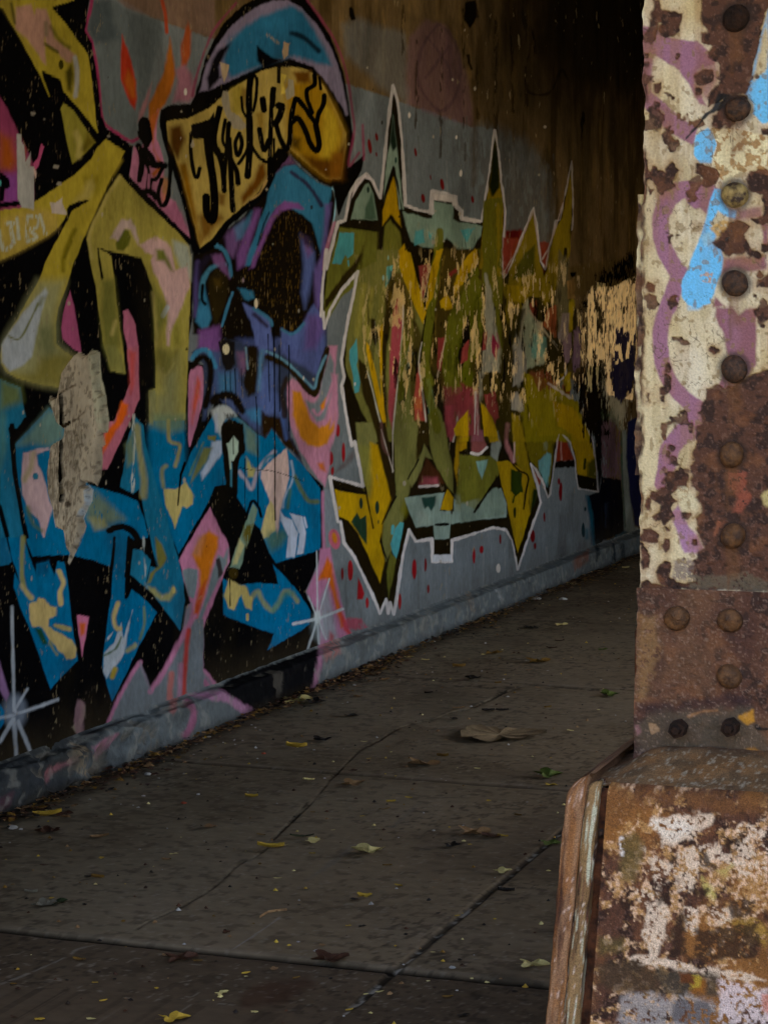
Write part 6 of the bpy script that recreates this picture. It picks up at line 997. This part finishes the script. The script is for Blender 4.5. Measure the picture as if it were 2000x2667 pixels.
for a in (('p', 260, 682, 135, 'yellow', 'blade', 'large yellow leaf beside the wall foot, nearest the left edge', .15), ('p', 215, 640, 70, 'ochre', 'round', 'ochre leaf against the wall foot behind the large yellow leaf'), ('p', 350, 672, 75, 'brown', 'round', 'crumpled red brown leaf just right of the large yellow leaf'),
          ('p', 265, 770, 110, 'brown', 'lobed', 'torn brown leaf in front of the large yellow leaf by the wall'), ('p', 540, 800, 90, 'tan', 'blade', 'curled tan leaf alone on the left of the pavement', 0.1), ('p', 1130, 742, 84, 'tan', 'round', 'pale brown cupped leaf in the middle of the pavement left of the long crack'), ('p', 550, 908, 30, 'yellow', 'round'), ('p', 940, 886, 42, 'pale', 'round'), ('p', 900, 920, 52, 'tan', 'blade'),
          ('p', 1360, 580, 64, 'yellow', 'blade', 'small bright yellow leaf lying just before the far cross joint', -.2), ('q', 150, 312, 100, 'yellow', 'blade', 'slim yellow leaf lying flat beyond the far cross joint', .1), ('q', 150, 62, 115, 'pale', 'lobed', 'pile of pale yellow leaf beside the end of the black kerb'), ('q', 255, 68, 85, 'dark', 'lobed', 'black rotted leaf next to the pale yellow one by the black kerb'),
          ('p', 1462, 856, 130, 'yellow', 'blade', 'yellow leaf with a pale tip beside the long crack', .25), ('p', 1535, 842, 50, 'pale', 'blade'), ('p', 1410, 785, 50, 'ochre', 'blade'), ('p', 245, 1165, 110, 'grey', 'lobed', 'bleached grey leaf before the near cross joint at left'), ('p', 315, 1150, 80, 'darkgreen', 'round', 'mottled dark leaf touching the bleached grey leaf'), ('p', 280, 1126, 32, 'yellow', 'round'),
          ('p', 170, 1100, 64, 'grey', 'blade'), ('p', 530, 1018, 64, 'ochre', 'blade'), ('p', 480, 1010, 40, 'dark', 'blade'), ('p', 1500, 1018, 42, 'pale', 'blade'), ('p', 1220, 1310, 44, 'brown', 'lobed'), ('p', 430, 1460, 72, 'ochre', 'blade'), ('p', 895, 1435, 48, 'tan', 'round'), ('p', 975, 1457, 120, 'brown', 'lobed', 'folded red brown leaf just this side of the near cross joint'), ('p', 1068, 1465, 44, 'ochre', 'round'),
          ('p', 1330, 1535, 46, 'yellow', 'blade', None, .5), ('p', 1480, 1508, 46, 'tan', 'round'), ('p', 1200, 1640, 56, 'pale', 'lobed'), ('p', 560, 1682, 42, 'yellow', 'blade', None, .6), ('p', 515, 1585, 30, 'yellow', 'blade'), ('p', 215, 1782, 42, 'yellow', 'round'), ('p', 495, 1780, 54, 'pale', 'blade', None, -.5), ('p', 945, 1785, 125, 'yellow', 'lobed', 'broad yellow leaf cut by the bottom edge of the photo'), ('p', 1375, 1742, 32, 'pale', 'round'), ('p', 75, 1592, 32, 'ochre', 'blade'), ('p', 240, 948, 40, 'brown', 'blade'), ('p', 80, 1770, 44, 'brown', 'blade'),
          ('q', 180, 797, 115, 'darkgreen', 'blade', 'dark green leaf beside the long crack', -.3), ('q', 242, 818, 74, 'pale', 'round', 'pale yellow leaf overlapping the dark green leaf'), ('q', 540, 878, 150, 'pale', 'lobed', 'large straw coloured jagged leaf in the middle of the pavement'), ('q', 235, 885, 32, 'yellow', 'blade'), ('q', 480, 35, 38, 'tan', 'round'), ('q', 215, 490, 58, 'pale', 'blade', None, .4), ('q', 455, 512, 95, 'tan', 'lobed', 'shredded tan leaf this side of the far cross joint'), ('q', 455, 437, 48, 'brown', 'round'),
          ('q', 830, 405, 120, 'tan', 'lobed', 'thin torn brown leaf beyond the far cross joint near the big dry leaf'), ('q', 940, 362, 62, 'ochre', 'blade'), ('q', 515, 280, 38, 'pale', 'blade'), ('q', 1025, 102, 66, 'tan', 'blade', 'tan leaf standing on the far branch of the crack', .5), ('q', 1510, 465, 125, 'green', 'lobed', 'green jagged leaf beside the column base'), ('q', 1525, 514, 58, 'yellow', 'round', 'yellow leaf lying on the far joint by the column base'), ('q', 1525, 832, 90, 'green', 'round', 'bright green leaf touching the left side of the column base'),
          ('q', 1105, 775, 120, 'tan', 'lobed', 'clump of dry tan leaf shreds right of the straw coloured leaf'), ('q', 1195, 792, 85, 'brown', 'round', 'dark red leaf in the clump of dry shreds'), ('q', 1258, 790, 54, 'yellow', 'round', 'yellow green leaf at the right end of the clump of shreds'), ('q', 995, 845, 74, 'dark', 'lobed'), ('q', 1085, 835, 22, 'yellow', 'round'), ('q', 660, 607, 46, 'yellow', 'blade'), ('q', 755, 583, 36, 'yellow', 'blade'), ('q', 625, 647, 62, 'ochre', 'blade'), ('q', 1185, 598, 28, 'yellow', 'round'), ('q', 1345, 678, 42, 'ochre', 'blade'), ('q', 505, 682, 26, 'yellow', 'round'), ('q', 347, 757, 18, 'pale', 'round'),
          ('q', 700, 1058, 46, 'yellow', 'blade'), ('q', 910, 1030, 42, 'tan', 'blade'), ('q', 890, 1068, 28, 'tan', 'round'), ('q', 460, 1132, 48, 'dark', 'round'), ('q', 515, 1116, 60, 'yellow', 'lobed'), ('q', 1265, 985, 80, 'pale', 'lobed', 'pale yellow leaf beside the lengthwise joint'), ('q', 1430, 1492, 115, 'pale', 'lobed', 'ragged pale leaf close to the column base near the front'), ('q', 430, 1275, 28, 'yellow', 'round'), ('q', 505, 1278, 34, 'dark', 'round'), ('q', 1018, 1222, 32, 'yellow', 'blade'), ('q', 598, 1633, 48, 'pale', 'blade'), ('q', 965, 1663, 62, 'ochre', 'blade'), ('q', 435, 1732, 44, 'yellow', 'blade', None, .6), ('q', 525, 1648, 28, 'pale', 'blade', None, .6),
          ('q', 330, 1463, 150, 'brown', 'lobed', 'brown leaf lying across the near cross joint'), ('q', 290, 1380, 34, 'tan', 'round'), ('q', 150, 1560, 40, 'ochre', 'blade'), ('q', 885, 1420, 26, 'pale', 'blade'), ('q', 1280, 1092, 80, 'dark', 'blade'), ('q', 237, 660, 24, 'ochre', 'round'), ('q', 540, 370, 20, 'yellow', 'round'), ('q', 1200, 352, 30, 'tan', 'blade'), ('q', 1125, 426, 30, 'pale', 'blade'), ('q', 960, 270, 36, 'tan', 'blade'), ('q', 640, 305, 20, 'ochre', 'round'), ('q', 1185, 115, 60, 'dark', 'blade'), ('q', 1260, 112, 60, 'dark', 'blade'), ('q', 1000, 155, 40, 'dark', 'round'), ('q', 285, 272, 76, 'dark', 'lobed'), ('q', 445, 140, 76, 'dark', 'round'), ('q', 640, 950, 44, 'ochre', 'blade'), ('q', 1050, 1760, 60, 'dark', 'round'),
          ('t', 812, 390, 40, 'pale', 'blade', 'pale leaf propped upright against the wall foot', 1.3), ('t', 1262, 381, 44, 'pale', 'round', 'pale yellow leaf far back in the middle of the pavement'), ('t', 530, 520, 58, 'tan', 'round', 'dry tan leaf by the wall foot beyond the litter heap'), ('t', 605, 521, 38, 'pale', 'round'), ('t', 675, 533, 30, 'pale', 'round'), ('t', 1470, 686, 70, 'green', 'lobed', 'green leaf left of the lower rust brown column plate'), ('t', 1442, 488, 34, 'green', 'round'), ('t', 1160, 543, 74, 'ochre', 'lobed', 'ochre ragged leaf far back left of the column'), ('t', 970, 505, 54, 'ochre', 'lobed'), ('t', 885, 614, 58, 'dark', 'lobed'), ('t', 820, 565, 54, 'ochre', 'blade'),
          ('t', 385, 690, 34, 'tan', 'round'), ('t', 205, 668, 54, 'tan', 'blade'), ('t', 925, 510, 24, 'pale', 'round'), ('t', 1125, 578, 28, 'tan', 'blade'), ('t', 1130, 395, 44, 'dark', 'lobed'), ('t', 1255, 452, 40, 'brown', 'blade'), ('t', 1220, 483, 44, 'brown', 'blade'), ('t', 335, 606, 46, 'tan', 'round'), ('t', 440, 572, 44, 'ochre', 'round'), ('t', 500, 620, 40, 'tan', 'blade'), ('t', 1540, 136, 28, 'pale', 'blade'), ('t', 1345, 176, 26, 'pale', 'round'), ('t', 1305, 207, 34, 'pale', 'blade'), ('t', 990, 634, 26, 'ochre', 'blade'), ('t', 1160, 652, 24, 'tan', 'round'), ('t', 690, 678, 34, 'dark', 'blade'), ('t', 1300, 838, 24, 'pale', 'round'), ('t', 1205, 740, 30, 'ochre', 'blade')):
    c_, x, y, w_, k_, kd = a[:6]; put_leaf(c_, x, y, w_, k_, kd, a[6] if len(a) > 6 else None, a[7] if len(a) > 7 else None)
# the big dry leaf
m = MB(); r = np.random.default_rng(4); n, R_ = 108, 12; V_ = [(0, .06, .025)]
for q in range(1, R_ + 1):
    for i in range(n):
        a = 2 * math.pi * i / n
        ex = 1 + .16 * math.cos(3 * a + .6) + .06 * (r.random() - .5) * (q / R_) - .5 * math.exp(-((a - 1.45) / .16) ** 2) * (q / R_)
        V_.append((.5 * ex * q / R_ * math.cos(a) * 1.02, .06 * (1 - q / R_) + .5 * ex * q / R_ * math.sin(a) * .95, .012 + .022 * abs(math.sin(3.5 * a)) * q / R_ + .05 * (q / R_) ** 3 * (.4 + .5 * math.sin(2 * a + 2))))
F_ = [(0, 1 + i, 1 + (i + 1) % n) for i in range(n)] + [(1 + q * n + i, 1 + (q + 1) * n + i, 1 + (q + 1) * n + (i + 1) % n, 1 + q * n + (i + 1) % n) for q in range(R_ - 1) for i in range(n)]
VB = np.array(V_); rad = np.hypot(VB[:, 0], VB[:, 1] - .06) * 2; an = np.arctan2(VB[:, 1] - .06, VB[:, 0]); vein = np.abs(np.sin(an * 4.5 + .4)) ** .5
cb = lin('8c7656') * (.45 + .65 * vein + .35 * (fbm(VB[:, 0] * 9, VB[:, 1] * 9, 3, 230) - .5))[:, None] * (1.05 - .3 * rad ** 3)[:, None]
VB[:, 2] += .05 * (1 - vein) * np.clip(rad, 0, 1) + .05 * (fbm(VB[:, 0] * 5, VB[:, 1] * 5, 3, 231) - .3) * rad
me = bpy.data.meshes.new('fallen_leaf'); me.from_pydata([tuple(p) for p in VB], [], F_); me.update(); a_ = me.attributes.new('paint', 'FLOAT_COLOR', 'POINT'); a_.data.foreach_set('color', np.concatenate([cb, np.ones((len(cb), 1))], 1).astype(np.float32).ravel()); me.attributes.new('gloss', 'FLOAT', 'POINT')
o = link('fallen_leaf', me, mat_painted('dry_leaf', var=.2, scale=40, bump=.4, spec=.2))
c = on_floor(*pts('q', '1245,245')[0]); d_ = float((c - CAM) @ FW); sz = 440 / 2.074 * d_ / F_PX; o.location = (c[0], c[1], .003); o.scale = (sz, sz * 1.05, sz * .8); o.rotation_euler = (0, 0, PSI)
tag(o, 'very large dry brown leaf lying flat on the pavement', 'leaf', 'fallen leaves on the pavement')
# stone and plaster chips
M_CHIP = mat_plain('plaster_chip', '8f8b84', 'bdb9b2', 60, .8, .3, 200); M_BRICK = mat_plain('brick_chip', '8a3a28', 'b0583c', 60, .85, .3, 200)
CH = []
for sd in range(4):
    r = np.random.default_rng(50 + sd); m = MB(); n = 8; V_ = [(0, 0, .5)] 
    for zz_, rr_ in ((.38, .36), (.12, .52), (0, .45)):
        V_ += [(rr_ * math.cos(2 * math.pi * i / n) * (.8 + .4 * r.random()), rr_ * math.sin(2 * math.pi * i / n) * (.6 + .4 * r.random()), zz_ * (.7 + .5 * r.random())) for i in range(n)]
    F_ = [(0, 1 + i, 1 + (i + 1) % n) for i in range(n)] + [(1 + q * n + i, 1 + (q + 1) * n + i, 1 + (q + 1) * n + (i + 1) % n, 1 + q * n + (i + 1) % n) for q in range(2) for i in range(n)]
    m.add(V_, F_); me = bpy.data.meshes.new('chip'); me.from_pydata(m.v, [], m.f); me.update(); CH.append(me)
for i, a in enumerate((('p', 70, 742, 62, 'large white plaster chip at the left edge of the pavement'), ('p', 116, 749, 26), ('p', 800, 453, 46, 'flat white plaster chip before the far cross joint by the wall'), ('p', 858, 473, 15), ('p', 713, 444, 26), ('p', 655, 613, 11), ('p', 722, 619, 12), ('p', 995, 608, 32, 'round red brick chip on the left of the pavement'), ('p', 905, 743, 11), ('p', 1072, 560, 22), ('p', 487, 588, 16),
                       ('p', 757, 857, 13), ('p', 878, 966, 10), ('p', 1105, 812, 9), ('p', 1340, 547, 10), ('p', 1497, 610, 9), ('p', 55, 820, 12), ('p', 1360, 185, 14), ('p', 1380, 200, 14), ('p', 1405, 212, 12), ('p', 1265, 268, 12), ('p', 1312, 268, 12), ('p', 1165, 225, 22), ('p', 1130, 250, 24), ('p', 1100, 256, 20), ('p', 930, 395, 10), ('p', 1120, 362, 10),
                       ('t', 1155, 268, 42, 'pale scrap of plaster far back near the wall foot'), ('t', 1270, 269, 38, 'thin pale plaster flake far back on the pavement'), ('t', 715, 451, 13), ('t', 1075, 296, 11), ('q', 990, 1497, 36, 'round white pebble near the meeting of the two joints'), ('q', 890, 755, 18), ('q', 1108, 1428, 10), ('q', 728, 1480, 16), ('q', 258, 1406, 32), ('q', 1015, 1620, 18), ('q', 405, 1758, 16), ('q', 1220, 1010, 9), ('q', 165, 1132, 14), ('q', 245, 320, 18), ('q', 45, 608, 10), ('t', 565, 617, 8), ('t', 950, 750, 16), ('t', 1540, 795, 10), ('t', 370, 640, 16), ('p', 1425, 340, 26))):
    px, py = pts(a[0], f'{a[1]},{a[2]}')[0]; c = on_floor(px, py); sz = a[3] / CROPS[a[0]][2] * float((c - CAM) @ FW) / F_PX
    brick = i in (7, 46); me = CH[i % 4]
    if brick: me = me.copy()
    if not me.materials: me.materials.append(M_BRICK if brick else M_CHIP)
    if brick: me.materials.clear(); me.materials.append(M_BRICK)
    o = bpy.data.objects.new('stone_chip', me); COL.objects.link(o); o.location = (c[0], c[1], .001); o.scale = (sz, sz * 1.2, sz * .6); o.rotation_euler = (0, 0, rng.uniform(0, 6))
    tag(o, a[4] if len(a) > 4 else ('small red brick chip just before the far cross joint' if brick else 'tiny white plaster chip scattered on the pavement'), 'chip', 'chips scattered on the pavement')
# litter and grit along the foot of the wall, uncountable
def litter(name, mats, n, label, spread):
    m = MB(); r = np.random.default_rng(len(name) + n); idx = []
    heaps = [(on_floor(*pts('t', '370,605')[0])[1], .22, 3.2), (on_floor(*pts('t', '470,560')[0])[1], .2, 2), (on_floor(*pts('t', '1360,190')[0])[1], .6, 2.5), (on_floor(*pts('p', '900,330')[0])[1], .3, 1.3), (on_floor(*pts('p', '690,420')[0])[1], .2, 1), (on_floor(*pts('p', '230,650')[0])[1], .2, 1.2), (on_floor(*pts('t', '100,715')[0])[1], .25, 1.2), (on_floor(*pts('t', '900,365')[0])[1], .3, 1.3)]
    W = np.array([h[2] for h in heaps]); W = W / W.sum()
    for k in range(n):
        if r.random() < .55 and spread < 1:
            h = heaps[r.choice(len(heaps), p=W)]; y = r.normal(h[0], h[1]); x = .085 + abs(r.normal(0, .07))
        elif spread < 1: y = r.uniform(5.2, 16); x = .08 + abs(r.normal(0, .035))
        else: y = 4.3 + 11 * r.random() ** 1.3; x = .08 + 2.3 * r.random() ** 1.4
        sz = r.uniform(.006, .026) if spread < 1 else r.uniform(.0025, .0085)
        a = r.uniform(0, 6.28); ca, sa = math.cos(a), math.sin(a); z = .004 + r.random() * (.018 if spread < 1 else .001)
        q = [(-1, 0, .15), (-.3, -.45, .1), (.5, -.35, .3), (1, .05, .05), (.4, .4, .35), (-.4, .4, .2)] if spread < 1 else [(-1, -.5, .1), (.2, -.9, .1), (1, 0, .2), (.3, .9, .1), (-.8, .5, .3), (0, 0, .9)]
        V_ = [(x + sz * (p[0] * ca - p[1] * sa), y + sz * (p[0] * sa + p[1] * ca), z + sz * p[2] * r.uniform(.3, 1.4)) for p in q]
        m.add(V_, [(0, 1, 2, 4, 5), (2, 3, 4)] if spread < 1 else [(0, 1, 5), (1, 2, 5), (2, 3, 5), (3, 4, 5), (4, 0, 5)])
        idx += [int(r.integers(0, len(mats)))] * (2 if spread < 1 else 5)
    me = bpy.data.meshes.new(name); me.from_pydata(m.v, [], m.f); me.update()
    for mt in mats: me.materials.append(mt)
    me.polygons.foreach_set('material_index', np.array(idx, np.int32))
    o = bpy.data.objects.new(name, me); COL.objects.link(o); tag(o, label, 'litter', kind='stuff')
litter('leaf_litter', [M_LEAF['brown'], M_LEAF['ochre'], M_LEAF['tan'], M_LEAF['dark'], M_LEAF['brown']], 2300, 'brown leaf litter drifted along the foot of the wall', .1)
litter('grit', [M_LEAF['dark'], M_LEAF['brown'], M_LEAF['tan'], M_CHIP, M_LEAF['dark'], M_LEAF['yellow'], M_LEAF['ochre'], M_LEAF['pale'], M_LEAF['brown']], 1150, 'fine grit and leaf crumbs strewn over the pavement', 2)
# twig
m = MB(); P3 = [on_floor(*p) for p in pts('p', '1405,1228 1450,1200 1500,1192 1550,1188')]
for k in range(3):
    a, b_ = P3[k], P3[k + 1]; t = np.array([0, .006, 0]); h = np.array([0, 0, .006])
    m.add([a - t * .5 + h * .3, a + t * .5 + h * .3, a + h * 1.3, b_ - t * .5 + h * .3, b_ + t * .5 + h * .3, b_ + h * 1.3], [(0, 1, 4, 3), (1, 2, 5, 4), (2, 0, 3, 5)])
tag(m.build('twig', M_LEAF['tan']), 'thin pale twig lying left of the long scratch on the pavement', 'twig')

# ------------------------------------------------------------------ unseen deck, and added blockers and bank that shape the light
M_DECK = mat_plain('sooty_concrete', '1c1812', '332c20', 2, .95, .3, 30)
deck = tag(empty('bridge_deck', (4, 16, 4.6)), 'dark sooty bridge deck overhead', 'bridge deck')
b = MB(); b.box(-.7, DECK_X1, DECK_Y0, 25.6, 4.62, 5.3); b.build('slab', M_DECK, deck)
for y in np.arange(DECK_Y0 + .3, 25, 2.6):
    b = MB(); b.box(.02, DECK_X1 - .1, y, y + .35, 4.3, 4.615); b.build('cross_beam', M_DECK, deck, bevel=.01)
o = MB(); o.box(.0, 1.05, 2.5, 4.0, -.05, 4.6); tag(o.build('shade_pier', M_CONC, bevel=.02), 'unseen concrete pier added to shade the left of the wall', 'pier')  # out-of-view pier, put in to darken the left end of the mural
o = MB(); o.box(.01, 2.0, 25.1, 25.6, -.1, 4.6); o.box(2.0, DECK_X1 + 3, 25.1, 25.6, 2.7, 4.6); tag(o.build('exit_light_wall', M_CONC), 'unseen concrete end wall, its low exit added to light the sheen', 'wall')  # added far wall; the opening feeds a grazing reflection on the mural
b = MB(); b.box(0.02, DECK_X1 - .01, DECK_Y0 - .45, DECK_Y0 - .005, SHADE_HEADER, 5.35); b.build('shade_beam', M_DECK, deck)  # added beam that cuts sky light on the upper wall and column top
b = MB(); b.box(DECK_X1, DECK_X1 + .4, DECK_Y0, 25.6, SHADE_FASCIA, 5.4); b.build('shade_girder', M_DECK, deck)  # added girder, hides high sky so the wall darkens upward
o = MB(); o.box(DECK_X1 + .45, DECK_X1 + .95, BLOCK_Y, 25, -.1, 4.6); tag(o.build('blocker_wall_deep', M_CONC), 'unseen concrete wall added to block light from the right, deeper in', 'wall')  # added blocker keeping side light off the far wall
o = MB(); o.box(DECK_X1 + .45, DECK_X1 + .95, 1.2, OPEN_Y, -.1, 5.2); tag(o.build('blocker_wall_near', M_CONC), 'unseen concrete wall added to block light beside the entrance', 'wall')  # added blocker holding side light back near the entrance

M_BANK = mat_plain('bounce_sand', 'b08448', 'd8b478', 2, .95, .4, 20)
m = MB(); m.add([(-30, 29, -.1), (40, 29, -.1), (40, 38, 7), (-30, 38, 7), (40, 60, 7.5), (-30, 60, 7.5)], [(0, 1, 2, 3), (3, 2, 4, 5)]); tag(m.build('bounce_bank', M_BANK), kind='structure')  # unseen warm slope added to bounce light through the exit
# ------------------------------------------------------------------ camera, sun and sky
cd = bpy.data.cameras.new('camera'); co = bpy.data.objects.new('camera', cd); COL.objects.link(co); scene.camera = co
co.location = CAM; co.rotation_euler = (math.pi / 2 - TH, 0, PSI)
cd.sensor_fit = 'VERTICAL'; cd.sensor_height = 24; cd.lens = 24 * F_PX / 2667; cd.clip_start = .05; cd.clip_end = 1000
w_ = bpy.data.worlds.new('World'); scene.world = w_; w_.use_nodes = True; nt = w_.node_tree
sky = nt.nodes.new('ShaderNodeTexSky'); sky.sky_type = 'NISHITA'; sky.sun_disc = False
sky.sun_elevation = math.radians(SUN_EL); sky.sun_rotation = math.radians(SUN_AZ); sky.air_density = 1.0; sky.dust_density = 4.0
nt.links.new(sky.outputs[0], nt.nodes['Background'].inputs[0]); nt.nodes['Background'].inputs[1].default_value = SKY_STR
sl = bpy.data.lights.new('sun', 'SUN'); so = bpy.data.objects.new('sun', sl); COL.objects.link(so); sl.energy = SUN_STR; sl.angle = math.radians(SUN_ANG); sl.color = (1, .93, .82)
az, el = math.radians(SUN_AZ), math.radians(SUN_EL)
sd = Vector((math.sin(az) * math.cos(el), math.cos(az) * math.cos(el), math.sin(el)))     # towards the sun
so.rotation_euler = (-sd).to_track_quat('-Z', 'Y').to_euler()
vs = scene.view_settings; vs.view_transform = 'Standard'; vs.look = 'None'; vs.exposure = EXPO; vs.gamma = 1; vs.use_curve_mapping = False
cy = scene.cycles; cy.use_denoising = True; cy.max_bounces = 6; cy.diffuse_bounces = 4; cy.glossy_bounces = 3; cy.sample_clamp_indirect = 6
